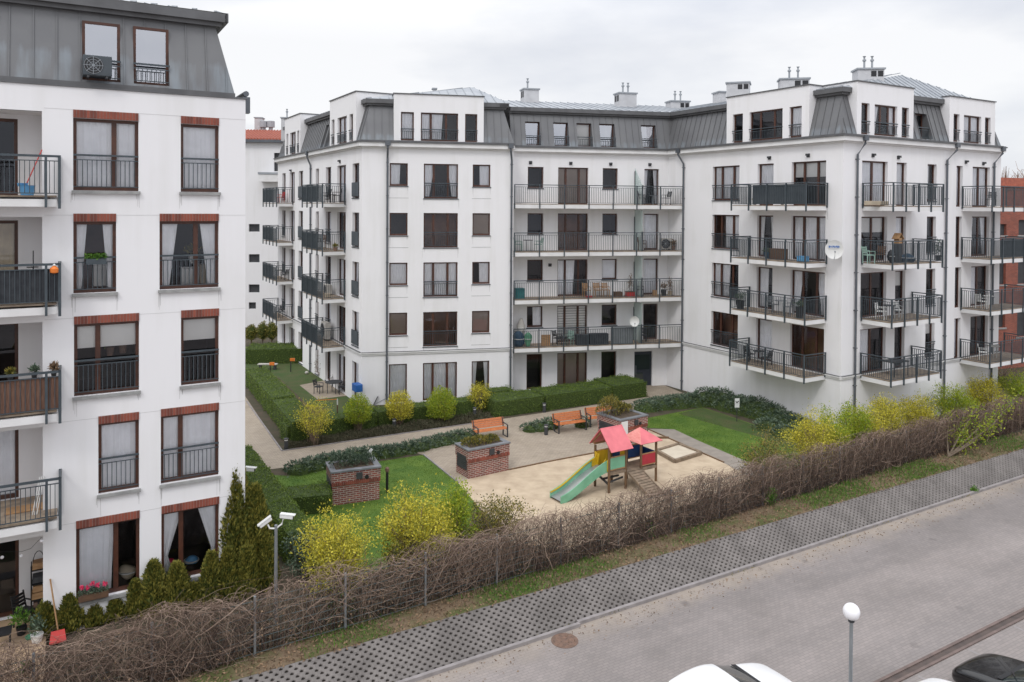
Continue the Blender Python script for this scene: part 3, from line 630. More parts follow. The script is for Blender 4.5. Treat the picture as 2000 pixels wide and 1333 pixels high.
for zb in (11.90, 8.88, 5.88, 2.85):
    b_ = balcony(B, FR, bs0, bs1, zb, 1.45, ends=(False, False), posts=(bs1-bs0)/7, thick=.24); sl.append(b_)
    gs = FR.s(1240, 400, 0); g = MB(); g.fbox(FR, gs-.02, gs+.0, .02, 1.35, zb+.3, zb+2.45 if zb > 10 else zb+2.95)
    if zb > 10: g = MB(); P = FR.P; i = len(g.v); g.hexa([P(gs-.02, 1.35, zb+.3), P(gs, 1.35, zb+.3), P(gs, .02, zb+.3), P(gs-.02, .02, zb+.3), P(gs-.02, 1.35, zb+1.5), P(gs, 1.35, zb+1.5), P(gs, .02, zb+2.7), P(gs-.02, .02, zb+2.7)])
    g.build('glass_divider', 'glass_screen', b_)
    g = MB(); g.fbox(FR, gs-.05, gs+.03, 1.33, 1.41, zb+.25, zb+1.55); g.fbox(FR, gs-.05, gs+.03, .0, .05, zb+.25, zb+2.5); g.build('divider_post', 'metal_grey', b_)
ventlamps(B, FR, [(1036, 318), (1114.5, 319.5), (1192.5, 321), (1268.8, 322), (1074, 518)])
# ---- S facade
sw = MB(); holes = []
W1, W2, W3 = pxs(FS, [(1391.5, 1443.5), (1479.2, 1510), (1545.5, 1612.5)])
sc = [('full', 'full', 'blind'), ('right', 'sides', 'full'), ('left', 'left', 'sides'), ('none', 'full', 'none')]
for r, zt in enumerate(ROW):
    holes += [(*W1, zt-HB, zt), (*W2, zt-2.42, zt), (*W3, zt-2.42, zt)]
    window(B, FS, *W1, zt-HB, zt, splits=(.29, .73), rail=zt-HB+.95, cur=sc[r][0], room='room_warm_reflect' if r in (1, 3) else 'room_dark')
    window(B, FS, *W2, zt-2.42, zt, cur=sc[r][1], name='balcony_door', sill=False)
    window(B, FS, *W3, zt-2.42, zt, splits=(.32, .72), cur=sc[r][2], name='balcony_door', sill=False, room='room_warm_reflect' if r == 3 else 'room_dark')
wall(sw, FS, sSR, sST, -.3, 15.47, holes); sw.build('wall', 'render', B)
band(FS, sMS, sST)
scr = [(FS.s(1480, 380, 1.7), FS.s(1560, 380, 1.7), 'shade_cloth'), None, None, None]
for i, zb in enumerate((11.90, 8.88, 5.88, 2.85)):
    balcony(B, FS, 28.05, 33.25, zb, 1.65, step=.115, posts=1.3, screen=(29.6, 33.2, 'sheet_screen') if i == 0 else None)
ventlamps(B, FS, [(1503.5, 309), (1579, 304)])
# ---- T facade
tw = MB(); holes = []
T1, T2, T3 = pxs(FT, [(1682.8, 1733), (1750.3, 1770), (1810.7, 1828.5)]); U1, U2 = pxs(FT, [(1867.2, 1879.5), (1898.7, 1932.8)])
for r, zt in enumerate(ROW):
    for k, (a, b) in enumerate((T1, T2, T3, U1, U2)):
        door = k != 2; z0 = zt-(2.42 if door else HB); holes.append((a, b, z0, zt))
        window(B, FT, a, b, z0, zt, splits=(.5,) if b-a > 1.5 else (), cur=[['full', 'right', 'left', 'full', 'full'], ['blind', 'full', 'none', 'left', 'sides'], ['none', 'blind', 'none', 'none', 'left'], ['left', 'none', 'blind', 'full', 'none']][r][k], name='balcony_door' if door else 'window', rail=None if door else z0+.95, sill=not door)
wall(tw, FT, sTS, sT1, -.3, 15.47, holes); P = FT.P
tw.quad(P(sT1, 0, -.3), P(sT1, -14, -.3), P(sT1, -14, 15.47), P(sT1, 0, 15.47)); tw.build('wall', 'render', B)
band(FT, sTS, sT1)
for i, zb in enumerate((11.90, 8.88, 5.88, 2.85)):
    balcony(B, FT, 21.6, 26.0, zb, 1.75, step=.115, posts=1.1); balcony(B, FT, 30.9, 35.6, zb, 1.7, step=.115, posts=1.2, screen=(31.9, 35.5, 'sheet_screen') if i == 1 else None)
ventlamps(B, FT, [(1704.5, 304), (1754, 308), (1886, 317), (1920, 320)])
# ---- K balconies
for i, zb in enumerate((11.90, 8.88, 5.88, 2.85)):
    balcony(B, FK, -25.6, -20.9, zb, 1.45, step=.115, posts=1.2, screen=(-25.6, -22.2, 'sheet_screen')); balcony(B, FK, -38.3, -33.7, zb, 1.25, step=.14, posts=1.3, screen=(-38.3, -35.2, 'sheet_screen'))
ventlamps(B, FK, [(664.5, 316), (569, 334)])
# ---- cornices, mitred
t36 = math.tan((math.atan(FM.b)-math.atan(FK.b))/2); t45 = math.tan((math.atan(FT.b)-math.atan(FS.b))/2)
tRS = -math.tan((math.atan(FR.b)-math.atan(FS.b))/2)
cornice(B, FK, sK0, sKM, e1=t36, e0=0); cornice(B, FM, sMK, sM1, e0=t36); cornice(B, FR, sRm, sRS, e1=tRS)
cornice(B, FS, sSR, sST, e0=tRS, e1=t45); cornice(B, FT, sTS, sT1, e0=t45)
# ---- attic storey
MZ = (15.93, 18.08); OT = -.62
kd1 = pxs(FK, [(643.8, 695)], 240)[0]; kd2 = pxs(FK, [(555.8, 586)], 260)[0]
w = pxs(FK, [(647, 652.6), (658.6, 676.6), (681.8, 688.6)], 250); dormer(B, FK, *kd1, [(a, b, 15.98, 17.68) for a, b in w], z1=18.95, curs=['none', 'full', 'none'], splits=[(), (.5,), ()])
w = pxs(FK, [(558.8, 562.5), (566, 576.8), (579.8, 583.8)], 270); dormer(B, FK, *kd2, [(a, b, 15.98, 17.68) for a, b in w], z1=18.9, curs=['none', 'full', 'none'], splits=[(), (.5,), ()])
kT = cross(FK, OT, FM, OT); mT = cross(FM, OT, FK, OT)
mansard(B, FK, kd1[1], sKM, kd1[1], kT)
kh = pxs(FK, [(624, 630), (633, 639)], 265); mansard(B, FK, kd2[1], kd1[0], kd2[1], kd1[0], holes=[(a, b, 16.0, 17.6) for a, b in kh])
for a, b in kh: window(B, FK, a, b, 16.0, 17.6, o=OT-.08, gl='glass_sky', sill=False, name='roof_window')
mansard(B, FK, sK0, kd2[0], sK0+.5, kd2[0])
md = pxs(FM, [(769.5, 945)], 230)[0]; w = pxs(FM, [(783, 808.6), (822, 895), (908.5, 932.5)], 250)
dormer(B, FM, *md, [(a, b, 15.96, 17.68) for a, b in w], z1=18.75, curs=['full', 'left', 'none'], splits=[(), (.27, .68), ()])
mansard(B, FM, sMK, md[0], mT, md[0]); mansard(B, FM, md[1], sM1, md[1], sM1-.55)
m = MB(); P = FM.P; m.quad(P(sM1, 0, MZ[0]), P(sM1, -1.6, MZ[0]), P(sM1-.55, -2.2, MZ[1]), P(sM1-.55, OT, MZ[1])); m.build('mansard_roof', 'zinc', B)
m = MB(); m.fbox(FM, sM1-.85, sM1-.25, -2.6, OT+.30, MZ[1]+.124, MZ[1]+.376); m.build('eaves_box', 'zinc_dark', B)
# R and S bands; the R band starts behind the M block
rT = cross(FR, OT, FS, OT); sT_ = cross(FS, OT, FR, OT)
rh = pxs(FR, [(1028.5, 1057.5), (1084, 1113), (1129.5, 1159), (1174.5, 1204.5), (1256.5, 1285.5)], 265)
mansard(B, FR, sRm-.1, sRS, sRm-.1, rT, holes=[(a, b, 15.98, 17.55) for a, b in rh])
for i, (a, b) in enumerate(rh): window(B, FR, a, b, 15.98, 17.55, o=OT-.06, gl='glass_sky' if i != 2 else 'glass', cur='blindfull' if i == 2 else 'none', cmat='blind', rail=16.62, rail_o=OT+.45, sill=False, name='roof_window')
sd_ = pxs(FS, [(1419, 1580)], 225)[0]; w = pxs(FS, [(1430.6, 1450.3), (1463.4, 1527.8), (1541, 1565)], 245)
dormer(B, FS, *sd_, [(a, b, 15.96, 17.68) for a, b in w], z1=18.75, splits=[(), (.3, .72), ()], curs=['none', 'none', 'full'], glz='glass')
mansard(B, FS, sSR, sd_[0], sT_, sd_[0])
sTt = cross(FS, OT, FT, OT); tTs = cross(FT, OT, FS, OT)
mansard(B, FS, sd_[1], sST, sd_[1], sTt)
td = pxs(FT, [(1674.5, 1785)], 220)[0]; w = pxs(FT, [(1683, 1699), (1708.8, 1753), (1762, 1776)], 235)
dormer(B, FT, *td, [(a, b, 15.98, 17.65) for a, b in w], z1=18.75, splits=[(), (.35, .7), ()], curs=['none', 'sides', 'none'])
mansard(B, FT, sTS, td[0], tTs, td[0])
ud = pxs(FT, [(1855, 1944)], 245)[0]; w = pxs(FT, [(1863, 1874.5), (1883, 1917), (1924.4, 1935.4)], 255)
dormer(B, FT, *ud, [(a, b, 15.98, 17.62) for a, b in w], z1=18.6, splits=[(), (.5,), ()], curs=['none', 'full', 'none'])
th = pxs(FT, [(1801, 1824)], 250)[0]; mansard(B, FT, td[1], ud[0], td[1], ud[0], holes=[(*th, 16.0, 17.5)])
window(B, FT, *th, 16.0, 17.5, o=OT-.08, sill=False, name='roof_window', rail=16.7, rail_o=OT+.35)
mansard(B, FT, ud[1], sT1, ud[1], sT1-.5, fascia=False)
m = MB(); P = FT.P; m.quad(P(sT1, 0, MZ[0]), P(sT1, -8, MZ[0]), P(sT1-.5, -8, MZ[1]), P(sT1-.5, OT, MZ[1])); m.build('mansard_roof', 'zinc', B)
# ---- roofs above
ez = 18.46; oe = OT+.30
def RP(F, s, o, z=ez): return F.P(s, o, z)
km = RP(FM, cross(FM, oe, FK, oe), oe); mr = RP(FM, sM1-.25, oe); mrb = RP(FM, sM1-.25, -9); pk = atdepth(924, 171, 51.5); pk2 = (pk[0]-.506*26, pk[1]+.862*26, pk[2])
kf = RP(FK, sK0, oe)
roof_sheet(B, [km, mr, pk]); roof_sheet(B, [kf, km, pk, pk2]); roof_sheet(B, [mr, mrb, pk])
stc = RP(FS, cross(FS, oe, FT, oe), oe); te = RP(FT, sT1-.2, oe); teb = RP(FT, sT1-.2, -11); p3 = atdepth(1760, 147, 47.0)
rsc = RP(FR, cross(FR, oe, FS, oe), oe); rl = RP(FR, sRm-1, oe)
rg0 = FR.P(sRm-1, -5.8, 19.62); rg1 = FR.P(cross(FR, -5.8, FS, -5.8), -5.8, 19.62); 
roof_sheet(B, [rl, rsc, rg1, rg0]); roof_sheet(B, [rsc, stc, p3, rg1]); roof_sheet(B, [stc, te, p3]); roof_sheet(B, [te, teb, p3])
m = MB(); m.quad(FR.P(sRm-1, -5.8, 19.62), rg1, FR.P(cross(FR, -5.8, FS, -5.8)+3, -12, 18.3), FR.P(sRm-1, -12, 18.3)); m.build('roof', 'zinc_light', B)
chimney(B, 1024, 1053, 172, 196, 54.5, ang=.25, pots=1); chimney(B, 1210, 1245, 180, 203, 55.0, ang=.25); chimney(B, 1311, 1349, 196, 206, 56.5, vents='right')
chimney(B, 1419, 1459, 161, 190, 51, dep=1.2, ang=-.35, pots=0, vents='right'); chimney(B, 1405, 1419, 178, 192, 54, pots=0, vents=None); chimney(B, 1524, 1577, 153, 175, 47.5, ang=-.2, vents='right'); chimney(B, 1676, 1725, 133, 156, 44.5, ang=-.1, vents='right')
chimney(B, 549, 575, 229, 262, 66, ang=.1, pots=1); chimney(B, 846, 852, 172, 182, 56, dep=.4, pots=0, vents=None)
# ---- rainwater pipes
for F_, x, dx, z0 in ((FM, 756.5, 0, .0), (FM, 999, -.12, .0), (FS, 1334, -.25, 0), (FT, 1674, .28, 0), (FT, 1849, .55, 0), (FT, 1941, .45, 0), (FK, 606, 0, 0)):
    downpipe(B, F_, F_.s(x, 420, .1), z0, 15.62, dx=dx)
# courtyard-side closing walls so that the block has depth from any side
m = MB()
a = FR.P(sRm-1, -12, 0); b_ = FR.P(cross(FR, -12, FS, -12)+2, -12, 0); m.quad((a[0], a[1], -.3), (b_[0], b_[1], -.3), (b_[0], b_[1], 18.3), (a[0], a[1], 18.3)); m.build('rear_wall', 'render', B)

# ================================================================= the near left apartment building
A = thing('apartment_building', 'white apartment building in the left foreground with brick lintels over brown windows', 'building', (-12, 22, 0))
LZ = [(14.63, 12.38), (11.73, 9.49), (8.85, 6.59), (5.97, 3.73), (3.09, .78)]
LW = [[(143.1, 270.8, (.62,), 'full'), (353.1, 427.7, (), 'full')], [(143.1, 226.9, (), 'sides'), (311.6, 427.4, (.61,), 'sides')],
      [(144, 271.6, (.36,), 'blind'), (353.5, 428, (), 'blind')], [(191.4, 271.4, (), 'full'), (314, 428, (.34,), 'full')], [(147.3, 272.5, (.62,), 'left'), (315, 428.7, (.34,), 'swag')]]
holes = []; sL0 = FL.s(-170)-5; sL1 = FL.s(479.3); sLo = FL.s(82.3)
for (zt, zb), row in zip(LZ, LW):
    r = LZ.index((zt, zb))
    for x0, x1, sp, cu in row:
        s0, s1 = FL.s(x0), FL.s(x1); zt2 = zt-.225
        holes.append((s0, s1, zb, zt2))
        f = window(A, FL, s0, s1, zb, zt2, splits=sp, o=-.13, cur=cu, rail=(zb+1.02 if r < 4 else None), rail_o=-.05, frame='wood_frame', sill='sill_stone', ft=.085, depth=2.2, room='room_warm_reflect' if (r == 1 and x0 < 200) else 'room_dark')
        m = MB(); m.fbox(FL, s0, s1, .003, .018, zt2, zt); m.build('lintel_joints', 'lintel_mortar', f)
        m = MB(); n = round((s1-s0)/.082)
        for i in range(n): a = s0+(s1-s0)*i/n; m.fbox(FL, a+.006, a+(s1-s0)/n-.006, .019, .032, zt2+.004, zt-.004)
        m.build('brick_lintel', 'lintel_brick', f)
lw = MB(); FZ = [11.92-2.89*k for k in range(4)]          # undersides of the loggia slabs
lg = [(FL.s(-140), sLo, z+.25, z+.25+2.36) for z in FZ]+[(FL.s(-140), sLo, .12, 2.85)]
wall(lw, FL, sL0, sL1, -.3, 15.25, holes+[(a, b, c+.02, d) for a, b, c, d in lg], reveal=.13)
P = FL.P
for a, b, c, d in lg:      # loggia: back wall, ceiling, floor, sides
    q = -1.35; dl, dh = FL.s(-70, 400, q), FL.s(35, 400, q)
    wall(lw, FL, a, b, c, d, [(dl, dh, c+.06, d-.12)], o=q, reveal=.08)
    lw.quad(P(a, 0, d), P(b, 0, d), P(b, q, d), P(a, q, d)); lw.quad(P(b, -.01, c), P(b, q, c), P(b, q, d), P(b, -.01, d)); lw.quad(P(a, q, c), P(a, 0, c), P(a, 0, d), P(a, q, d)); lw.quad(P(a, q, c), P(b, q, c), P(b, 0, c), P(a, 0, c))
lw.quad(P(sL1, 0, -.3), P(sL1, -13, -.3), P(sL1, -13, 15.25), P(sL1, 0, 15.25))
lw.build('wall', 'render', A)
for i, (a, b, c, d) in enumerate(lg):
    dl, dh = FL.s(-70, 400, -1.35), FL.s(35, 400, -1.35)
    window(A, FL, dl, dh, c+.06, d-.12, splits=(.5, ), o=-1.43, cur=('left', 'right', 'none', 'right', 'none')[i], cmat='curtain_beige' if i == 1 else 'curtain', name='balcony_door', sill=False, depth=1.5, ft=.09)
for z in (11.68, 8.8, 5.92, 3.04, 14.62): MB().fbox(FL, sLo+.05, sL1, .001, .004, z, z+.012).build('panel_joint', 'wall_joint', A)
scrs = [None, 'shade_cloth', 'reed', None]
for i, z in enumerate(FZ):
    s0, s1 = FL.s(-140), FL.s(112, 600, .75)
    m = MB(); m.fbox(FL, s0, s1, .004, .72, z, z+.20); sb = m.build('balcony', 'cornice_white', A)
    MB().fbox(FL, s0, s1-.02, -1.34, .71, z+.255, z+.30).build('decking', 'decking', sb)
    m = MB(); MB
    zt = z+1.38; o = .76; railing(m, FL, s0, s1+.05, o, z+.27, zt, step=.11, t=.018, top=.06)
    for x in (90, ): s = FL.s(x, 500, o); m.fbox(FL, s-.03, s+.03, o, o+.07, z-.02, zt-.03)
    m.fbox(FL, s1+.03, s1+.08, .02, o, zt-.06, zt); m.fbox(FL, s1+.03, s1+.05, .02, o, z+.33, z+.36)
    for q in np.arange(.12, .7, .11): m.fbox(FL, s1+.04, s1+.06, float(q)-.009, float(q)+.009, z+.33, zt-.02)
    m.fbox(FL, s1+.02, s1+.09, o-.04, o+.03, z-.05, zt); m.fbox(FL, s1+.02, s1+.09, .0, .05, z+.1, zt)
    m.build('railing', 'metal_grey', sb)
    if scrs[i]: MB().fbox(FL, s0, s1+.02, o-.05, o-.025, z+.34, zt-.15).build('screen', scrs[i], sb)
    if i == 1: MB().fbox(FL, s1+.015, s1+.028, .05, o-.05, z+.34, zt-.15).build('screen', scrs[i], sb)
# attic of the left building
m = MB(); m.fbox(FL, sL0, sL1+.05, -.3, .04, 15.254, 15.30); m.fbox(FL, sL0, sL1-.3, -.4, -.02, 15.304, 15.42); m.build('gutter', 'zinc_dark', A)
aw = [(FL.s(161.5), FL.s(236.5), 15.5, 17.22), (FL.s(262.5), FL.s(332.5), 15.5, 17.22), (FL.s(-70), FL.s(-8), 15.5, 17.22)]
mansard(A, FL, sL0, sL1-.3, sL0, sL1-.78, z0=15.42, z1=17.5, ob=-.12, ot=-.6, holes=aw, seam=.56)
for a, b, c, d in aw: window(A, FL, a, b, c, d, o=-.42, gl='glass_sky', rail=c+.62, rail_o=-.2, sill=False, name='roof_window', cur='none')
m = MB(); m.quad(P(sL1-.3, -.12, 15.42), P(sL1-.3, -13, 15.42), P(sL1-.78, -13, 17.5), P(sL1-.78, -.6, 17.5)); m.build('mansard_roof', 'zinc', A)
m = MB(); m.fbox(FL, sL1-.55, sL1-.45, -13, -.3, 17.62, 17.88); m.build('eaves_box', 'zinc_dark', A)
pkl = P(sL1-7, -6, 19.2); roof_sheet(A, [P(sL0, -.3, 17.9), P(sL1-.45, -.3, 17.9), pkl, P(sL0, -6, 19.2)]); roof_sheet(A, [P(sL1-.45, -.3, 17.9), P(sL1-.45, -13, 17.9), pkl])
m = MB(); m.tube([P(sL1+.12, -.5, 15.5), P(sL1+.14, -6, 15.5)], .09, 8); m.fbox(FL, sL1+.02, sL1+.24, -.8, -.5, 14.9, 15.4); m.build('gutter', 'downpipe', A)
m = MB(); m.fbox(FL, sL1+.004, sL1+.35, -7.5, -3.2, 9.6, 13.6); m.build('wall_projection', 'render', A)

# dirt runs below sills and slab corners: thin stains on the render
def stains(parent, F, pts):
    m = MB(); P = F.P
    for s, z, L in pts:
        w = random.uniform(.015, .035); a = random.uniform(-.015, .015); m.quad(P(s-w/2, .0035, z), P(s-w*.25+a, .0035, z-L), P(s+w*.25+a, .0035, z-L), P(s+w/2, .0035, z))
    o = m.build('rain_stain', 'wall_joint', parent); o['kind'] = 'stuff'
pts = []
for (zt, zb), row in zip(LZ, LW):
    for x0, x1, sp, cu in row:
        for e in (FL.s(x0), FL.s(x1)):
            for k in range(3): pts.append((e+random.uniform(-.06, .06), zb-.09, random.uniform(.12, .55)))
stains(A, FL, pts); pts = []
for zt in ROW:
    for a, b in small+[big]:
        z = zt-(HB if b-a > 1.5 else HS)-.05
        for e in (a, b):
            for k in range(2): pts.append((e+random.uniform(-.06, .06), z, random.uniform(.15, .6)))
stains(B, FM, pts); pts = []
for zt in ROW:
    for e in W1: pts += [(e+random.uniform(-.05, .05), zt-HB-.05, random.uniform(.2, .6)) for k in range(2)]
for zb in (11.9, 8.88, 5.88, 2.85): pts += [(e+random.uniform(-.1, .1), zb, random.uniform(.2, .6)) for e in (28.05, 33.25) for k in range(3)]
stains(B, FS, [q for q in pts if not (q[1] < 3.2 and q[1]-q[2] < 3.25 and q[1] > 3.0)])

# ================================================================= buildings behind
E = thing('apartment_building', 'white block with red tiled roof seen in the gap beyond the left building', 'building', (-26, 75, 0))
FB = Fac(78.0, .10); s0, s1 = FB.s(300), FB.s(600); zc = FB.hit(500, 279)[1]
wh = [(FB.s(535), FB.s(580), FB.hit(540, 335)[1], FB.hit(540, 299)[1]), (FB.s(486), FB.s(507), FB.hit(490, 453)[1], FB.hit(490, 438)[1]), (FB.s(486), FB.s(507), FB.hit(490, 513)[1], FB.hit(490, 497)[1]), (FB.s(486), FB.s(507), FB.hit(490, 572)[1], FB.hit(490, 556)[1]), (FB.s(486), FB.s(500), FB.hit(490, 604)[1], FB.hit(490, 591)[1])]
m = MB(); wall(m, FB, s0, s1, -.3, zc, wh, reveal=.25); P = FB.P
m.quad(P(s0, -14, -.3), P(s0, 0, -.3), P(s0, 0, zc), P(s0, -14, zc)); m.quad(P(s1, 0, -.3), P(s1, -14, -.3), P(s1, -14, zc), P(s1, 0, zc)); m.build('wall', 'render', E)
for a, b, c, d in wh:
    f = MB(); f.fbox(FB, a, b, -.3, -.25, c, d); f = f.build('window', 'dark_grey', E)
    g = MB()
    for k in range(1, max(2, round((b-a)/.9))): g.fbox(FB, a+.9*k-.03, a+.9*k+.03, -.25, -.2, c, d)
    g.build('frame', 'metal_grey', f)
m = MB(); a, b = FB.s(511), FB.s(560); z1 = FB.hit(520, 336)[1]; m.fbox(FB, a, b, .01, 1.4, z1-1.0, z1-.3); m.build('balcony', 'cornice_white', E)
MB().fbox(FB, a-.05, b, .01, 1.45, z1-.295, z1-.1).build('coping', 'zinc_light', E)
m = MB(); m.fbox(FB, s0, s1, .0, .5, zc+.01, zc+.3); m.build('gutter', 'downpipe', E)
m = MB(); zr = FB.hit(500, 255, -6)[1]; m.quad(P(s0, .5, zc+.3), P(s1, .5, zc+.3), P(s1, -6, zr), P(s0, -6, zr)); m.quad(P(s0, -6, zr), P(s1, -6, zr), P(s1, -14, zc), P(s0, -14, zc))
k = s0
while k < s1: m.tube([P(k, .52, zc+.32), P(k, -6, zr+.02)], .09, 6); k += .3
m.build('roof', 'tile_red', E)
chimney(E, 497, 511, 229, 258, 82, dep=1.2, ang=.1, pots=0)
for x in (515, 529):
    X, Y, Z = atdepth(x, 243, 82); m = MB(); m.lathe([(.22, -1.2), (.22, -.35), (.42, -.33), (.42, .3), (.3, .35)], (X, Y, Z), 10); m.build('roof_ventilator', 'zinc_light', E)
# red brick block on the right
D = thing('brick_building', 'red brick building partly hidden behind the balconies on the far right', 'building', (42, 62, 0))
FD = Fac(45.0, .35); s0, s1 = FD.s(1935), FD.s(2300); zt = FD.hit(1980, 366)[1]
wh = []
for y0, y1 in ((438, 460), (510, 556), (610, 640)): wh.append((FD.s(1951), FD.s(1966.5), FD.hit(1960, y1)[1], FD.hit(1960, y0)[1]))
for y0, y1 in ((430, 460), (508, 556), (608, 660)): wh.append((FD.s(1990), FD.s(2010), FD.hit(1960, y1)[1], FD.hit(1960, y0)[1]))
m = MB(); wall(m, FD, s0, s1, -.3, zt, wh, reveal=.2); P = FD.P; m.quad(P(s0, -14, -.3), P(s0, 0, -.3), P(s0, 0, zt), P(s0, -14, zt)); m.build('wall', 'brick_wall', D)
for a, b, c, d in wh:
    f = MB(); f.fbox(FD, a, b, -.26, -.2, c, d); f = f.build('window', 'dark_grey', D); MB().fbox(FD, a-.1, b+.1, -.19, .06, c-.12, c-.01).build('sill', 'sill_stone', f)
m = MB(); m.fbox(FD, s0, s1, -.3, .1, zt+.003, zt+.15); m.fbox(FD, s0, s1, -.4, .02, zt+.153, zt+.7); m.build('parapet', 'tile_red', D)
FD2 = Fac(72, .3); m = MB(); a, b = FD2.s(1935), FD2.s(2300); z = FD2.hit(1980, 352)[1]; m.fbox(FD2, a, b, -8, 0, zt-2, z); m.build('upper_storey', 'tile_red', D)
# ================================================================= the ground
FG = Fac(23.35, .59)      # top edge of the lattice slope; o<0 is the garden side, o>0 the road side
FF = Fac(24.6, .625)      # the fence
ZR = -.80
def struct(name, mb, mat): return tag(mb.build(name, mat), kind='structure')
P = FG.P
m = MB(); m.quad(P(-300, 0, 0), P(500, 0, 0), P(500, -900, 0), P(-300, -900, 0)); struct('ground', m, 'bed_soil')
m = MB(); m.quad(P(-300, 120, ZR), P(500, 120, ZR), P(500, 1.02, ZR), P(-300, 1.02, ZR)); struct('road', m, 'road_pavers')
m = MB(); m.quad(P(-300, .30, -.32), P(500, .30, -.32), P(500, -.05, -.02), P(-300, -.05, -.02)); m.quad(P(-300, 1.05, -.93), P(500, 1.05, -.93), P(500, .30, -.32), P(-300, .30, -.32)); struct('slope_soil', m, 'lattice_soil')
m = MB(); ks = FG.s(1093, 1235)
m.fbox(FG, -60, ks, 1.0, 1.12, ZR-.1, ZR+.10); struct('kerb', m, 'kerbstone')
m = MB(); m.fbox(FG, ks+.01, 120, .90, 1.02, ZR-.1, ZR+.10); struct('kerb', m, 'kerbstone')
m = MB(); m.fbox(FG, -60, 120, 7.33, 7.42, ZR-.02, ZR+.035); m.fbox(FG, -60, 120, 7.60, 7.68, ZR-.02, ZR+.035); struct('gutter', m, 'gutter_edge')
m = MB(); m.quad(P(-60, 7.6, ZR+.004), P(120, 7.6, ZR+.004), P(120, 7.42, ZR+.004), P(-60, 7.42, ZR+.004)); struct('gutter_channel', m, 'asphalt_joint')
m = MB()
for s in np.arange(-20, 50, 2.5):
    s = float(s)+.9; m.quad(P(s, 12.5, ZR+.004), P(s+.09, 12.5, ZR+.004), P(s+.09, 7.75, ZR+.004), P(s, 7.75, ZR+.004))
struct('parking_lines', m, 'kerbstone')
# lattice blocks on the slope: real holes, soil below
def lattice():
    cs, rows = .25, 13; L = math.hypot(.93, .80); ch = L/rows; Vs = []; Fs = []; b = 0
    s_lo, s_hi = FG.s(-60, 1333)-2, FG.s(2060, 880)+2; n = int((s_hi-s_lo)/cs)
    def pt(s, t, d):   # t down the slope, d depth under its surface
        f = t/L; o, z = .93*f, -.80*f+.012
        return P(s, o-d*.65, z-d*.76)
    for r in range(rows):
        for i in range(n):
            s0 = s_lo+(i+(.5 if r % 2 else 0))*cs; t0 = r*ch; cx, cy = s0+cs/2, t0+ch*.56
            j = random.uniform(-.006, .006)
            outer = [(s0, t0), (cx, t0), (s0+cs, t0), (s0+cs, t0+ch), (cx, t0+ch), (s0, t0+ch)]
            hw, hh = cs*.225, ch*.365
            inner = [(cx-hw*.8, cy-hh*.3), (cx, cy-hh), (cx+hw*.8, cy-hh*.3), (cx+hw, cy+hh*.75), (cx, cy+hh), (cx-hw, cy+hh*.75)]
            Vs += [pt(a, c, j) for a, c in outer]+[pt(a, c, j) for a, c in inner]+[pt(a, c, .09) for a, c in inner]
            for k in range(6):
                q = (k+1) % 6; Fs.append((b+k, b+6+k, b+6+q, b+q)); Fs.append((b+6+k, b+12+k, b+12+q, b+6+q))
            b += 18
    o = npmesh('lattice_slope', np.array(Vs), np.array(Fs), 'lattice_concrete'); return tag(o, kind='structure')
lattice()
def sheet(name, pts, mat, z, world=()):
    m = MB(); m.quad(*[(*G(x, y, z), z) for x, y in pts], *[(x, y, z) for x, y in world]); o = struct(name, m, mat); return o
sheet('path', [(300, 965), (496, 921), (640, 903), (790, 879), (827, 889), (895, 944), (914, 936), (992, 919), (1060, 905), (1160, 886), (1264, 864), (1264, 838), (1236, 815), (1290, 778), (1345, 775), (1334, 768), (1262, 738), (1200, 743), (1268, 775), (960, 822), (551, 881)], 'path_pavers', .012)
sheet('side_path', [(551, 882.5), (300, 966)], 'path_pavers', .008, world=[(-25.4, 57.5), (-22.2, 59)])
sheet('boardwalk', [(1264, 838), (1317, 839), (1366, 862), (1454, 900), (1500, 920), (1470, 935), (1414, 904.5), (1324, 865), (1266, 839.5)], 'boardwalk', .016)
sheet('sand', [(914, 936), (992, 919), (1060, 905), (1160, 886), (1264, 864), (1266, 839.5), (1324, 865), (1414, 904.5), (1470, 935), (1330, 990), (1111, 1075), (1000, 1060), (930, 985), (895, 944)], 'sand', .008)
sheet('lawn', [(492, 925), (560, 930), (730, 903), (827, 889), (895, 944), (930, 985), (900, 1080), (720, 1120), (640, 1060), (560, 990), (505, 965)], 'lawn', .006)
sheet('lawn', [(1264, 836), (1264, 817), (1348, 801), (1372, 796), (1439, 818), (1480, 832), (1590, 875), (1580, 905), (1500, 928), (1454, 900), (1366, 862), (1317, 839)], 'lawn', .006)
sheet('worn_lawn', [(1325, 808), (1372, 797), (1439, 819), (1480, 833), (1590, 876), (1566, 886), (1500, 858), (1440, 842), (1370, 822)], 'lawn_dull', .010)
sheet('garden_lawn', [(480, 700), (610, 700), (705, 790), (705, 822), (580, 850), (480, 740)], 'lawn_dull', .006)
sheet('bare_strip', [(520, 738), (545, 738), (600, 790), (640, 800), (600, 836), (565, 806)], 'soil', .010)
sheet('patio', [(585, 752.6), (640, 742), (668, 745), (688, 772), (620, 780.5)], 'path_pavers', .014)
m = MB(); m.quad(P(-300, -.02, .005), P(500, -.02, .005), P(500, -1.9, .005), P(-300, -1.0, .005)); struct('verge', m, 'verge')
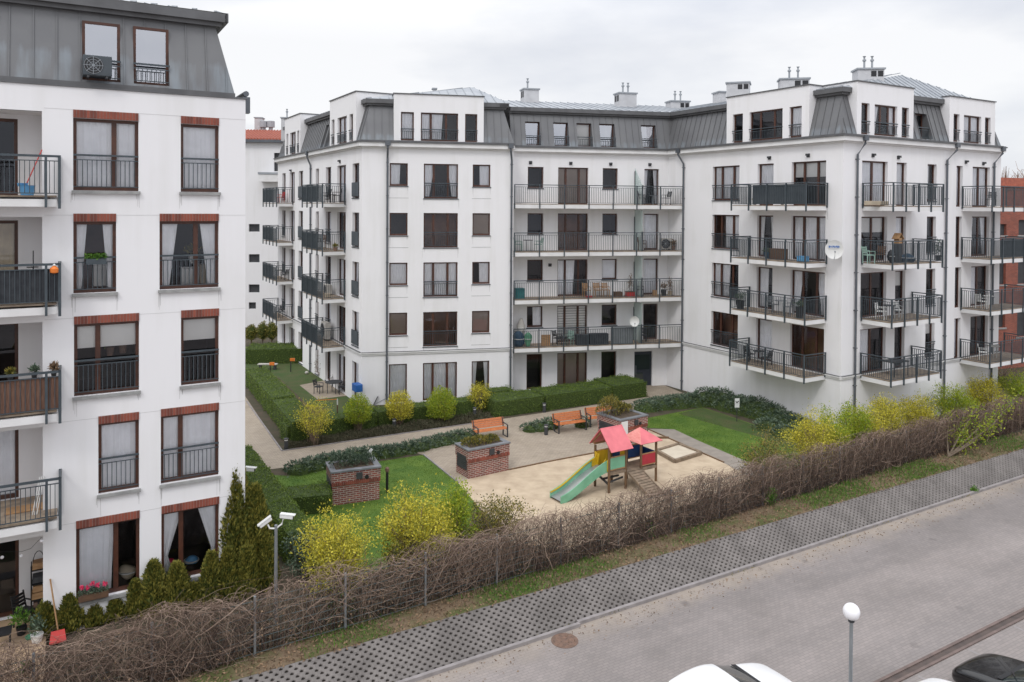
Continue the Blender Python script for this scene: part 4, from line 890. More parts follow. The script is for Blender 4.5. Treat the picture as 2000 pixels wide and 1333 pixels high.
# paved edging stones
def edging(pts, name='edging', w=.07, z=.05, mat='kerbstone'):
    m = MB(); q = [G(*p) for p in pts]
    for a, b in zip(q, q[1:]): m.bar((*a, z-.05), (*b, z-.05), w, .1)
    struct(name, m, mat)
edging([(827, 889), (895, 944)]); edging([(993, 919), (1060, 905), (1160, 886), (1262, 864)], mat='play_pole'); edging([(1266, 839.5), (1324, 865), (1414, 904.5)], mat='play_pole')
edging([(496, 921), (480, 890)]); edging([(551, 882), (482, 785)]); edging([(551, 882), (960, 823)], w=.05)

# ================================================================= vegetation
VEG = []
def in_box(n, a, b, w, h, rng=RNG):
    """points on the top and sides of a clipped hedge whose front edge runs a->b and which is w deep (away from the viewer)"""
    a = np.array(a); b = np.array(b); d = b-a; L = np.linalg.norm(d); d = d/L; nn = np.array([-d[1], d[0]]) if -d[1]*0+d[0] > 0 else np.array([d[1], -d[0]])
    area = np.array([L*w, L*h, L*h, w*h, w*h]); k = rng.choice(5, n, p=area/area.sum()); u = rng.random(n); v = rng.random(n)
    s = np.where(k <= 2, u*L, np.where(k == 3, 0, L)); t = np.where(k == 0, v*w, np.where(k == 1, 0, np.where(k == 2, w, u*w))); z = np.where(k == 0, h, v*h)
    jn = .045*np.sin(s*3.1+z*2)+.035*np.sin(s*7.3+t*5); wob = rng.normal(size=n)*.025
    z = z+np.where(k == 0, jn+wob, 0); t = t+np.where(k == 1, -wob-jn*.6, np.where(k == 2, wob, 0)); s = s+np.where(k == 3, wob, np.where(k == 4, wob, 0))
    # round the top edges
    e = np.minimum(t, w-t); z = z-np.where(e < .12, (.12-e)*.5, 0)*(z > h-.1)
    return np.stack([a[0]+d[0]*s+nn[0]*t, a[1]+d[1]*s+nn[1]*t, z], 1), (a, d, nn, L)
def hedge(label, a, b, w, h, dens=420, size=.06, mat='leaf_hedge', group='clipped hedges in the courtyard'):
    area = math.dist(a, b)*(w+2*h); n = int(area*dens)
    pts, (A_, d, nn, L) = in_box(n, a, b, w, h); V, F = leaves(pts, size, axis=np.array([0, 0, .5]), spread=1, aspect=.6)
    t = thing('hedge', label, 'hedge', (a[0], a[1], 0), group=group)
    npmesh('foliage', V, F, mat, t)
    q = lambda s, o: (A_[0]+d[0]*s+nn[0]*o, A_[1]+d[1]*s+nn[1]*o); i = .045
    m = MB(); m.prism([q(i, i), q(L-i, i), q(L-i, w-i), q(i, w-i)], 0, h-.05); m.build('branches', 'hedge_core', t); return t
hp = lambda x, y: G(x, y)
hedge('clipped green hedge before the ground floor windows, left half right of the lime shrubs', hp(968, 817), hp(1063, 803.5), 1.9, .95)
hedge('long clipped hedge before the dark ground floor windows behind the benches', hp(1066, 803), hp(1196, 785.5), 2.0, .95)
hedge('short hedge end beside the entrance path, nearest the dark door', hp(1198, 785), hp(1264, 776), 2.3, 1.0)
hedge('low hedge tuft against the white wall beside the rightmost lime shrub', hp(958, 796), hp(1004, 790), 1.0, .95)
hedge('clipped hedge behind the row of round lime shrubs, left half', hp(560, 866), hp(735, 836), 1.1, .85)
hedge('clipped hedge behind the row of round lime shrubs, right half', hp(738, 835), hp(955, 806), 1.1, .85)
def lerp(a, b, t): return (a[0]+(b[0]-a[0])*t, a[1]+(b[1]-a[1])*t)
pa, pb = (-11.05, 38.6), (-17.7, 51.2)
for i, (t0, t1, lb) in enumerate(((0, .36, 'nearest block of the hedge along the side path, at the path corner'), (.375, .68, 'middle block of the hedge along the side path'), (.695, 1, 'farthest block of the hedge along the side path'))):
    a, b = lerp(pa, pb, t0), lerp(pa, pb, t1)
    hedge(lb, b, a, 1.35, (1.12, 1.18, 1.1)[i]) if False else hedge(lb, lerp(pa, pb, t1), lerp(pa, pb, t0), 1.35, (1.12, 1.18, 1.1)[i])
hedge('deep tall hedge closing the back of the small lawn', hp(478, 712), hp(604, 710), 2.6, 1.15, dens=300, size=.075)
hedge('low clipped hedge in front of the nearest brick planter', hp(530, 1014), hp(647, 1002), 1.4, .75, dens=600)
hedge('long sloping hedge running from the left building down to the fence', (-12.75, 34.6), (-7.5, 25.6), 1.0, 1.05, dens=600)
def ell(n, c, r, rng=RNG, shell=.75, zmin=None):
    d = unit(rng.normal(size=(n, 3))); rad = (shell+(1-shell)*rng.random((n, 1))); lump = 1+.10*np.sin(d[:, :1]*5+c[0])*np.cos(d[:, 1:2]*4+c[1])+.08*np.sin(d[:, 2:]*9)
    p = d*rad*lump*np.array(r)+np.array(c)
    if zmin is not None: p[:, 2] = np.maximum(p[:, 2], zmin+rng.random(n)*.1)
    return p, d
def shrub(name, label, cat, c, r, mat, n=3000, size=.07, stems=40, group=None, clusters=0, base=None, shell=.6, tw='twig', aspect=.45, stem_r=.008, up=.5):
    base = base or (c[0], c[1], 0); t = thing(name, label, cat, (base[0], base[1], 0), group=group); rng = RNG
    if clusters:
        cc, cd = ell(clusters, c, r, shell=shell, zmin=.15); k = rng.integers(0, clusters, n); sp = min(r)*.16
        pts = cc[k]+rng.normal(size=(n, 3))*sp; dr = cd[k]
    else: pts, dr = ell(n, c, r, shell=shell, zmin=.1); cc = pts[:stems]
    V, F = leaves(pts, size, axis=dr*.5+np.array([0, 0, up]), aspect=aspect); npmesh('foliage', V, F, mat, t)
    if stems:
        tgt = cc[rng.integers(0, len(cc), stems)]; b = np.array(base)[None, :]+np.concatenate([rng.normal(size=(stems, 2))*min(.12, r[0]*.12), np.zeros((stems, 1))], 1)
        u = np.linspace(0, 1, 6)[None, :, None]; Pp = b[:, None, :]*(1-u)+tgt[:, None, :]*u; Pp[:, :, 2] = b[:, None, 2]+(tgt[:, None, 2]-b[:, None, 2])*(u[:, :, 0]**.75); Pp[:, 1:, :] += rng.normal(size=(stems, 5, 3))*.03
        tp = tgt[:, None, :]+(u*(tgt-b)[:, None, :])*.0; V, F = twigs(Pp, rng.uniform(.5, 1.4, stems)*stem_r)
        npmesh('stems', V, F, tw, t)
    return t
# five round shrubs in front of the hedge
G5 = 'round clipped lime shrubs along the path'
for (x, y, bx, by, r, rz, mt, n, lb) in ((612, 815, -9.87, 38.41, .88, .85, 'leaf_yellow', 2300, 'sparse twiggy round shrub with yellow leaves at the path corner, first from the left'),
    (700, 802, -8.06, 40.64, .76, .82, 'leaf_lime', 4200, 'dense round lime green shrub before the blue box, second from the left'),
    (780, 795, -6.08, 41.92, .79, .82, 'leaf_yellow', 4000, 'round yellow green shrub under the first tall garden window, third from the left'),
    (862, 790, -3.85, 42.67, .84, .92, 'leaf_lime', 5200, 'brightest and fullest round lime shrub under the wide garden window'),
    (937, 774, -1.84, 44.6, .66, .72, 'leaf_yellow', 1900, 'smallest and palest round shrub, farthest right of the row')):
    X, Y, Z = atdepth(x, y, by); shrub('round_shrub', lb, 'shrub', (X, by, Z), (r, r, rz), mt, int(n*1.35), .085, 70, G5, clusters=150 if n < 3000 else 0, shell=.5)
# yellow shrubs behind the fence
GY = 'yellow green spring shrubs behind the fence'
def yshrub(x0, x1, yt, Y, mt, n, lb, dens=110, rzf=.5, size=.085, tw='twig'):
    xc = (x0+x1)/2; X, _, zt = atdepth(xc, yt, Y); rx = (x1-x0)/2/FPX*Y; shrub('shrub', lb, 'shrub', (X, Y, zt*.52), (rx*1.0, min(rx, 1.15), zt*.455), mt, int(n*(1.9 if mt in ('leaf_yellow', 'leaf_lime') else 1.3)), size, 140, GY, clusters=dens, shell=.35, tw=tw, stem_r=.010)
yshrub(588, 722, 990, 23.4, 'leaf_yellow', 5200, 'bright yellow flowering shrub right of the camera pole', 150)
yshrub(738, 892, 955, 25.2, 'leaf_yellow', 6200, 'wide yellow shrub before the middle of the left lawn', 170)
yshrub(845, 935, 945, 26.6, 'leaf_lime', 3200, 'lime green shrub between the wide yellow shrub and the sand', 110)
yshrub(895, 1035, 968, 27.3, 'leaf_mixed', 3600, 'brownish sparse shrub at the near edge of the sand', 150)
yshrub(750, 850, 1045, 24.6, 'leaf_mixed', 2200, 'low brown twiggy bush under the wide yellow shrub', 90, tw='twig_dark')
yshrub(560, 640, 1035, 24.6, 'leaf_juniper', 2400, 'dark grey green bush between the sloping hedge and the bright yellow shrub', 60, tw='twig_dark')
yshrub(1450, 1552, 835, 33.0, 'leaf_mixed', 3400, 'thin brown shrub with few leaves at the corner of the right lawn', 110)
yshrub(1535, 1645, 808, 35.2, 'leaf_yellow', 5200, 'yellow shrub in front of the juniper end below the corner balconies', 150)
yshrub(1590, 1665, 800, 36.0, 'leaf_lime', 3200, 'low lime shrub filling the gap before the white corner', 110)
yshrub(1655, 1735, 790, 37.6, 'leaf_yellow', 3000, 'yellow shrub directly under the corner downpipe', 110)
yshrub(1625, 1705, 782, 37.4, 'leaf_lime', 3600, 'lime shrub against the white corner under the lowest balcony', 110)
yshrub(1690, 1765, 776, 39.0, 'leaf_yellow', 4200, 'yellow green shrub beside the grey downpipe', 110)
yshrub(1745, 1835, 768, 40.6, 'leaf_yellow', 4800, 'broad bright yellow shrub right of the downpipe', 130)
yshrub(1820, 1905, 752, 43.0, 'leaf_lime', 4200, 'lime shrub standing under the second balcony stack', 110)
yshrub(1880, 1965, 735, 45.6, 'leaf_yellow', 3800, 'yellow shrub behind the leaning branches near the right edge', 110)
yshrub(1945, 2050, 728, 47.5, 'leaf_lime', 4400, 'tall loose lime shrub cut by the right edge', 130)
yshrub(1905, 2010, 695, 52.0, 'leaf_dead', 900, 'bare brown shrub below the lowest right balcony', 150, tw='twig_dark')
# leaning small tree in front of the fence on the right
t = thing('small_tree', 'leaning small tree with sparse lime leaves over the fence on the right', 'tree', (*G(1852, 893), 0))
b0 = np.array((*G(1852, 893), 0.)); m = MB(); tips = []
for i, (x, y, dY) in enumerate(((1965, 792, .4), (1905, 800, .2), (1848, 808, .1), (1935, 830, -.3), (1880, 850, -.4), (1990, 770, .7))):
    T = np.array(atdepth(x, y, b0[1]+1.2+dY)); mid = b0+(T-b0)*.5+np.array([.1*i-.2, 0, -.12]); m.tube([tuple(b0), tuple(mid), tuple(T)], [.05, .03, .012], 6); tips.append((mid, T))
m.build('trunk', 'bark', t)
pp = []
for mid, T in tips:
    for f in np.linspace(0, 1.1, 10): pp.append(mid+(T-mid)*f)
pp = np.array(pp); c = pp[RNG.integers(0, len(pp), 1500)]+RNG.normal(size=(1500, 3))*.2; V, F = leaves(c, .11, axis=np.array([0, 0, .5])); npmesh('crown', V, F, 'leaf_lime', t)
# bare trees over the brick building
for i, (x, yt, Y, lb) in enumerate(((1962, 325, 95, 'leftmost bare crown above the brick building'), (1985, 335, 97, 'middle bare crown above the brick building'), (2010, 322, 99, 'bare crown above the brick building at the picture edge'))):
    X, _, zt = atdepth(x, yt, Y); t = thing('bare_tree', lb, 'tree', (X, Y, 0), group='bare trees beyond the brick building')
    MB().tube([(X, Y, 0), (X, Y, zt*.7), (X+.2, Y, zt)], [.25, .15, .03], 6).build('trunk', 'bark', t); n = 260; h0 = RNG.uniform(zt*.45, zt*.85, n); ang = RNG.uniform(0, 6.28, n); L = RNG.uniform(1, 3.2, n)
    u = np.linspace(0, 1, 5)[None, :]; x_ = X+np.cos(ang)[:, None]*L[:, None]*.55*u; y_ = Y+np.sin(ang)[:, None]*L[:, None]*.55*u; z_ = h0[:, None]+L[:, None]*u**1.2*1.0
    Pp = np.stack([x_, y_, np.minimum(z_, zt+RNG.uniform(-.6, .6, (n, 1)))], -1)+RNG.normal(size=(n, 5, 3))*.12; V, F = twigs(Pp, np.full(n, .035)); npmesh('crown', V, F, 'twig', t)
# thujas along the left building
def thuja(x, yb, yt, hw, lb):
    X, Y = G(x, yb); zt = atdepth(x, yt, Y)[2]*1.05; r = hw/FPX*Y*1.08; t = thing('thuja', lb, 'conifer', (X, Y, 0), group='cone shaped thujas below the left building')
    n = int(1400+9000*r*zt/2.0); n = min(n, 34000); u = RNG.random(n)**.75*.98; z = (1-u**1.0)*0+u*zt; prof = np.where(u < .18, .80+u*1.1, (1-(u-.18)/.82)**.62*1.0)
    a = RNG.random(n)*6.283; lump = 1+.14*np.sin(a*5+u*9+x)+.10*np.sin(a*9-u*14); rr = r*prof*lump*(.62+.38*RNG.random(n)**.5)
    c = np.stack([X+np.cos(a)*rr, Y+np.sin(a)*rr, z], 1); ax = np.stack([np.cos(a)*.55, np.sin(a)*.55, np.full(n, 1.5)], 1)
    V, F = leaves(c, .13 if zt < 2.5 else .17, axis=ax, spread=.45, aspect=.34); npmesh('foliage', V, F, 'leaf_thuja', t)
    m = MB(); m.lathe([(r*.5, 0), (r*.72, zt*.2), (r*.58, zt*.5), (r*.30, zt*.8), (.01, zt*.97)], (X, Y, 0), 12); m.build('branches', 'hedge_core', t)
for a in ((90, 1243, 1180, 22, 'small thuja nearest the terrace, leftmost of the row'), (135, 1233, 1165, 24, 'small thuja right of the red shovel'), (184, 1220, 1184, 20, 'lowest thuja, beneath the window with pink flowers'),
          (225, 1212, 1172, 18, 'low thuja under the right half of the flower box window'), (264, 1205, 1140, 17, 'narrow thuja at the foot of the wall between the two lowest windows'), (300, 1200, 1103, 27, 'pointed thuja just left of the right lowest window'),
          (345, 1193, 1106, 27, 'pointed thuja under the left half of the right lowest window'), (379, 1186, 1146, 20, 'low filler thuja under the right lowest window'), (412, 1180, 1085, 21, 'slim thuja at the foot of the tallest one, left side'),
          (445, 1172, 1078, 23, 'thuja directly before the tallest one'), (482, 1165, 1074, 27, 'broad thuja before the second tallest one'), (459, 1150, 898, 36, 'tallest thuja, reaching the first floor at the building corner'),
          (497, 1146, 958, 34, 'second tallest thuja, right of the tallest'), (518, 1152, 1050, 22, 'thuja at the right end of the row next to the camera pole')): thuja(*a)
# spreading junipers
def juniper(label, blobs, group='spreading blue green junipers', size=.17):
    """blobs are (px, py, radius, height) on the ground"""
    W_ = [(*G(x, y), r, h) for x, y, r, h in blobs]; t = thing('juniper', label, 'juniper', (W_[0][0], W_[0][1], 0), group=group); Pp = []; Ax = []; m = MB()
    for X, Y, r, h in W_:
        n = int(520*r*r+250*r); a = RNG.random(n)*6.283; q = RNG.random(n)**.5; rr = q*r*(1+.15*np.sin(a*4+X)); z = h*np.sqrt(np.maximum(0, 1-q*q))*(.75+.25*RNG.random(n))+.03
        Pp.append(np.stack([X+np.cos(a)*rr, Y+np.sin(a)*rr, z], 1)); Ax.append(np.stack([np.cos(a), np.sin(a), np.full(n, .55)], 1))
        m.sphere((X, Y, 0), r*.86, 12, 6, (1, 1, h*.78/(r*.86)))
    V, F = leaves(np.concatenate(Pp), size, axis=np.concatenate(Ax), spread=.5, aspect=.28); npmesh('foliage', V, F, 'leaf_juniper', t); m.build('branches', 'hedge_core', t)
juniper('low juniper mound at the path corner left of the nearest brick planter', [(585, 922, .65, .42), (612, 915, .7, .45), (640, 909, .7, .45)])
juniper('juniper band behind the nearest brick planter', [(668, 904, .7, .45), (695, 899, .7, .48), (722, 894, .7, .45), (748, 890, .65, .42)])
juniper('juniper band between the path and the lawn edge', [(772, 887, .65, .4), (797, 882, .65, .4), (820, 877, .65, .38), (843, 871, .62, .4)])
juniper('juniper patch beside the middle planter and the lone bench', [(866, 866, .62, .42), (888, 862, .6, .45), (908, 858, .6, .45)])
juniper('small juniper left of the pair of benches beside the litter bin', [(1036, 842, .5, .38), (1055, 840, .58, .45), (1074, 836, .55, .5)])
juniper('small juniper between the two benches', [(1136, 834, .45, .55)])
juniper('juniper bed behind the right planter beside the path', [(1262, 800, .9, .5), (1290, 796, .95, .55), (1322, 793, 1.0, .6), (1352, 790, 1.0, .6)])
juniper('tall dark juniper below the long white wall', [(1383, 789, 1.1, .95), (1408, 792, 1.15, 1.0), (1430, 800, 1.1, .8)])
juniper('dark juniper around the small dog sign', [(1455, 806, 1.1, .95), (1480, 812, 1.15, 1.05), (1505, 820, 1.1, .9)])
juniper('last juniper of the bed, behind the yellow shrub', [(1530, 830, 1.1, .7), (1555, 838, 1.0, .65), (1502, 838, .8, .5), (1540, 852, .9, .5)])
# heather bed, verge tufts, lawn blades, climber: uncountable cover
def poly_pts(poly, n, z=0):
    q = np.array([G(*p) for p in poly]); lo, hi = q.min(0), q.max(0); out_ = []
    while sum(map(len, out_)) < n:
        c = RNG.uniform(lo, hi, (n*2, 2)); ins = np.zeros(len(c), bool); j = len(q)-1
        for i in range(len(q)):
            (xi, yi), (xj, yj) = q[i], q[j]; cr = ((yi > c[:, 1]) != (yj > c[:, 1])) & (c[:, 0] < (xj-xi)*(c[:, 1]-yi)/(yj-yi+1e-12)+xi); ins ^= cr; j = i
        out_.append(c[ins])
    c = np.concatenate(out_)[:n]; return np.concatenate([c, np.full((n, 1), z)], 1)
c = poly_pts([(556, 880), (958, 822), (958, 808), (562, 864)], 16000); c[:, 2] = RNG.random(len(c))**1.2*.30*(.6+.4*np.sin(c[:, 0]*2.2)*np.cos(c[:, 1]*3)); V, F = leaves(c, .11, axis=np.array([0, 0, 1.2]), aspect=.3)
tag(npmesh('ground_cover', V, F, 'leaf_heather'), 'low brown green heather filling the bed before the hedge', 'ground cover', kind='stuff')
c = np.concatenate([poly_pts([(492, 925), (560, 930), (730, 903), (827, 889), (895, 944), (930, 985), (900, 1080), (720, 1120), (640, 1060), (560, 990), (505, 965)], 42000), poly_pts([(1264, 836), (1264, 817), (1348, 801), (1372, 798), (1439, 820), (1480, 832), (1590, 875), (1580, 905), (1500, 928), (1454, 900), (1366, 862), (1317, 839)], 34000)])
q0, q1 = np.array(G(1372, 798)), np.array(G(1590, 875)); dd_ = (q1-q0)/np.linalg.norm(q1-q0); dist = np.abs((c[:, 0]-q0[0])*dd_[1]-(c[:, 1]-q0[1])*dd_[0]); c = c[~((c[:, 0] > 7) & (RNG.random(len(c)) < np.clip(1.15-dist/2.6, 0, .93)))]
c = c[RNG.random(len(c)) < .55+.45*(np.sin(c[:, 0]*1.9+np.sin(c[:, 1]*1.3)*2)*.5+.5)]
V, F = leaves(c, .045, axis=np.array([0, 0, 2.2]), spread=.8, aspect=.3)
surf('grass_blade', (.06, .125, .010), (.14, .225, .022), rough=.7, scale=.8, island=True, trans=.3)
tag(npmesh('grass', V, F, 'grass_blade'), 'short bright green lawn grass', 'grass', kind='stuff')
n = 42000; s = RNG.uniform(FG.s(-100), FG.s(2100), n); s = s[(np.sin(s*.9)+np.sin(s*.37+1)*.9+RNG.normal(size=len(s))*.35) > .15]; o = -RNG.uniform(.02, 1.7, len(s)); X = s*FG.u[0]+o*FG.n[0]; Y = FG.a+s*FG.u[1]+o*FG.n[1]
V, F = leaves(np.stack([X, Y, np.zeros(len(s))], 1), .12, axis=np.array([0, 0, 1.6]), spread=.9, aspect=.16); tag(npmesh('grass', V, F, 'leaf_fresh'), 'rough grass tufts on the verge between fence and lattice slope', 'grass', kind='stuff')
n = 15000; s = RNG.uniform(FG.s(-100), FG.s(2100), n); o = -RNG.uniform(-.05, 1.6, n); X = s*FG.u[0]+o*FG.n[0]; Y = FG.a+s*FG.u[1]+o*FG.n[1]
V, F = leaves(np.stack([X, Y, RNG.random(n)*.03+.01], 1), .09, spread=1, aspect=.5); V[:, 2] = np.maximum(V[:, 2], .008); tag(npmesh('leaf_litter', V, F, 'leaf_dead'), 'dry brown leaf litter under the fence', 'leaf litter', kind='stuff')
for i, (x, y, lb) in enumerate(((1258, 1050, 'green leafy weed clump at the foot of the fence near the middle'), (1600, 925, 'green weed clump in the twigs near the yellow shrub'), (1500, 985, 'small bright weed clump right of the middle of the fence'), (665, 1200, 'weeds at the foot of the fence post right of the camera pole'), (1903, 963, 'single weed growing in the kerb joint on the right'))):
    X, Y = G(x, y) if i != 4 else G(x, y, ZR); z0 = 0 if i != 4 else ZR; r = .42 if i < 4 else .16; c, d = ell(700 if i < 4 else 160, (X, Y, z0+r*.7), (r, r*.7, r*1.1), shell=.2); c[:, 2] = np.maximum(c[:, 2], z0+.02)
    V, F = leaves(c, .09, axis=np.array([0, 0, .8])); tag(npmesh('weed', V, F, 'leaf_fresh'), lb, 'weed', group='weeds by the fence')

# ================================================================= the fence and its leafless climber
fe = thing('fence', 'green grey steel mesh fence on posts under leafless climbers', 'fence', FF.P(0, 0, 0))
s_ref = FF.s(497.5, 1200); fs0, fs1 = FF.s(-90, 1250), FF.s(2080, 850); k0 = math.floor((fs0-s_ref)/2.5); ps = [s_ref+2.5*k for k in range(k0, int((fs1-s_ref)/2.5)+2)]
for a, b in zip(ps, ps[1:]):
    m = MB(); m.fbox(FF, a-.03, a+.03, -.02, .04, 0, 1.60); m.build('post', 'galvanised', fe)
    m = MB()
    for z in np.arange(.08, 1.6, .2): m.fbox(FF, a+.03, b-.03, .042, .050, float(z), float(z)+.012); m.fbox(FF, a+.03, b-.03, .028, .036, float(z), float(z)+.012)
    for s in np.arange(a+.08, b-.03, .10): m.fbox(FF, float(s)-.0025, float(s)+.0025, .036, .042, .05, 1.58)
    m.build('mesh_panel', 'fence_wire', fe)
def climber(n, mode, rad, k=11):
    s = RNG.uniform(fs0-1, fs1+1, n); dn = .5+.5*np.sin(s*.8+1)*np.sin(s*.23+.5)
    if mode != 'up':       # thinner where the mesh shows through
        keep = RNG.random(n) < .62+.38*dn; s = s[keep]; n = len(s)
    sp0, sp1 = FF.s(450, 1200), FF.s(850, 1150); keep = RNG.random(len(s)) < np.where((s > sp0) & (s < sp1), .55, np.where(s > FF.s(1000, 1100), .80, 1.0)); s = s[keep]; n = len(s)
    u = np.linspace(0, 1, k)[None, :]; walk = np.cumsum(np.cumsum(RNG.normal(size=(n, k))*.034, 1)+RNG.normal(size=(n, k))*.03, 1); wo = np.cumsum(RNG.normal(size=(n, k))*.032, 1); wz = np.cumsum(np.cumsum(RNG.normal(size=(n, k))*.018, 1), 1)*.7
    top = 1.66+.13*np.sin(s*1.7)+.10*np.sin(s*4.1)+RNG.normal(size=n)*.07
    if mode == 'up':
        S_ = s[:, None]+walk*1.1+u*RNG.normal(size=(n, 1))*.35; z = u*(top*RNG.uniform(.55, 1.04, n))[:, None]; o = RNG.uniform(-.16, .16, (n, 1))+wo-.2*((s > FF.s(450, 1200)) & (s < FF.s(1040, 1110)))[:, None]
    elif mode == 'droop':
        S_ = s[:, None]+walk+u*RNG.normal(size=(n, 1))*.3; L = RNG.uniform(.5, 1.5, n)[:, None]; z = top[:, None]+.10*np.sin(u*3.0)-L*u**1.5; o = RNG.uniform(-.1, .15, (n, 1))+(RNG.uniform(.05, .36, (n, 1)))*np.sqrt(u)+wo*.5; z = np.maximum(z, .03)
    elif mode == 'back':
        S_ = s[:, None]+walk+u*RNG.normal(size=(n, 1))*.3; L = RNG.uniform(.3, 1.1, n)[:, None]; z = top[:, None]+.08*np.sin(u*3.0)-L*u**1.5; o = -RNG.uniform(.0, .15, (n, 1))-(RNG.uniform(.05, .3, (n, 1)))*np.sqrt(u)
    else:
        S_ = s[:, None]+(u-.5)*RNG.uniform(.5, 1.6, (n, 1))+walk*.4; z = RNG.uniform(.25, 1.62, n)[:, None]+wz+.10*np.sin(u*4+s[:, None]); o = RNG.uniform(-.15, .28, (n, 1))+wo
    z = np.clip(z+wz, .02, top[:, None]+.22); X = S_*FF.u[0]+o*FF.n[0]; Y = FF.a+S_*FF.u[1]+o*FF.n[1]; return twigs(np.stack([X, Y, z], -1), RNG.uniform(.55, 1.35, n)*rad)
def join(parts):
    Vs, Fs, b = [], [], 0
    for V, F in parts: Vs.append(V); Fs.append(F+b); b += len(V)
    return np.concatenate(Vs), np.concatenate(Fs)
cl = thing('climber', 'dense tangle of leafless grey brown climber smothering the mesh fence', 'climber', FF.P(0, 0, 0)); 
o = npmesh('dark_stems', *join([climber(8600, 'up', .0075)]), 'twig_dark', cl); o['kind'] = 'stuff'
o = npmesh('pale_stems', *join([climber(5200, 'droop', .0055), climber(2600, 'side', .006), climber(2600, 'back', .005), climber(900, 'up', .006), climber(160, 'side', .012), climber(130, 'up', .016)]), 'twig', cl); o['kind'] = 'stuff'
n = 9000; s = RNG.uniform(fs0, fs1, n); o_ = RNG.normal(size=n)*.13; z = RNG.uniform(.02, 1.55, n)**1.1; V, F = leaves(np.stack([s*FF.u[0]+o_*FF.n[0], FF.a+s*FF.u[1]+o_*FF.n[1], z], 1), .07); o = npmesh('dead_leaves', V, F, 'leaf_dead', cl); o['kind'] = 'stuff'
tag(cl, kind='stuff')

n = 1500; s = RNG.uniform(FG.s(-50), FG.s(2100), n); o = 1.14+np.abs(RNG.normal(size=n))*.45; V, F = leaves(np.stack([s*FG.u[0]+o*FG.n[0], FG.a+s*FG.u[1]+o*FG.n[1], np.full(n, ZR+.01)], 1), .07, spread=1, aspect=.5); V[:, 2] = np.clip(V[:, 2], ZR+.006, ZR+.05); tag(npmesh('leaf_litter', V, F, 'leaf_dead'), 'scattered dry leaves and crumbs along the kerb on the road', 'leaf litter', kind='stuff')
n = 2600; s = RNG.uniform(FG.s(-50), FG.s(2100), n); s = s[np.sin(s*2.3)+np.sin(s*.9) > .5]; o = 1.0+RNG.normal(size=len(s))*.03; V, F = leaves(np.stack([s*FG.u[0]+o*FG.n[0], FG.a+s*FG.u[1]+o*FG.n[1], np.full(len(s), ZR+.02)], 1), .08, axis=np.array([0, 0, 1.]), spread=.9, aspect=.25); tag(npmesh('moss_and_weeds', V, F, 'leaf_mixed'), 'thin weeds growing in the kerb joint', 'weeds', kind='stuff')
# ================================================================= courtyard furniture
def base_rect(p0, p1, dep):
    a = np.array(p0); b = np.array(p1); d = (b-a); L = float(np.linalg.norm(d)); d = d/L; n = np.array([-d[1], d[0]])
    return (lambda u, v: tuple(a+d*u+n*v)), L
def planter(label, p0, p1, dep, h, plate=True, group='brick planters'):
    q, L = base_rect(p0, p1, dep); t = thing('brick_planter', label, 'planter', (*q(L/2, dep/2), 0), group=group)
    m = MB(); m.prism([q(0, 0), q(L, 0), q(L, dep), q(0, dep)], 0, h-.52); m.build('body', 'brick_planter', t)
    e = .035; m = MB(); m.prism([q(-e, -e), q(L+e, -e), q(L+e, dep+e), q(-e, dep+e)], h-.517, h-.07); m.build('corbel', 'brick_planter', t)
    m = MB(); n = int(L/.075)
    for i in range(n): a = -e+(L+2*e)*i/n; m.prism([q(a+.006, -e-.012), q(a+(L+2*e)/n-.006, -e-.012), q(a+(L+2*e)/n-.006, -e-.002), q(a+.006, -e-.002)], h-.60, h-.46)
    m.build('soldier_course', 'lintel_brick', t)
    w = .17; g = .07; m = MB()
    for u0, u1, v0, v1 in ((-g, L+g, -g, w), (-g, L+g, dep-w, dep+g), (-g, w, w, dep-w), (L-w, L+g, w, dep-w)): m.prism([q(u0, v0), q(u1, v0), q(u1, v1), q(u0, v1)], h-.067, h)
    m.build('coping', 'coping', t)
    m = MB(); m.prism([q(w, w), q(L-w, w), q(L-w, dep-w), q(w, dep-w)], h-.066, h-.03); m.build('soil', 'soil', t)
    m = MB(); u = L*.50; m.prism([q(u, -.10), q(u+.24, -.10), q(u+.24, -.052), q(u, -.052)], h-.40, h-.14); m.build('lamp_box', 'dark_grey', t)
    m = MB(); c = q(L*.72, -.06); m.lathe([(.0, -.01), (.085, 0), (.085, .02)], (0, 0, 0), 12)
    d = (q(1, 0)[0]-q(0, 0)[0], q(1, 0)[1]-q(0, 0)[1]); m.v = [(c[0]+x*d[0]+z*d[1], c[1]+x*d[1]-z*d[0], h-.36+y) for x, y, z in m.v]; m.build('round_vent', 'black', t)
    m = MB(); m.prism([q(-.045, .15), q(-.005, .15), q(-.005, dep-.15), q(-.045, dep-.15)], .35, .95)
    for k in range(6): m.prism([q(-.06, .16), q(-.046, .16), q(-.046, dep-.16), q(-.06, dep-.16)], .4+.09*k, .44+.09*k)
    m.build('side_grille', 'dark_grey', t); return q, L
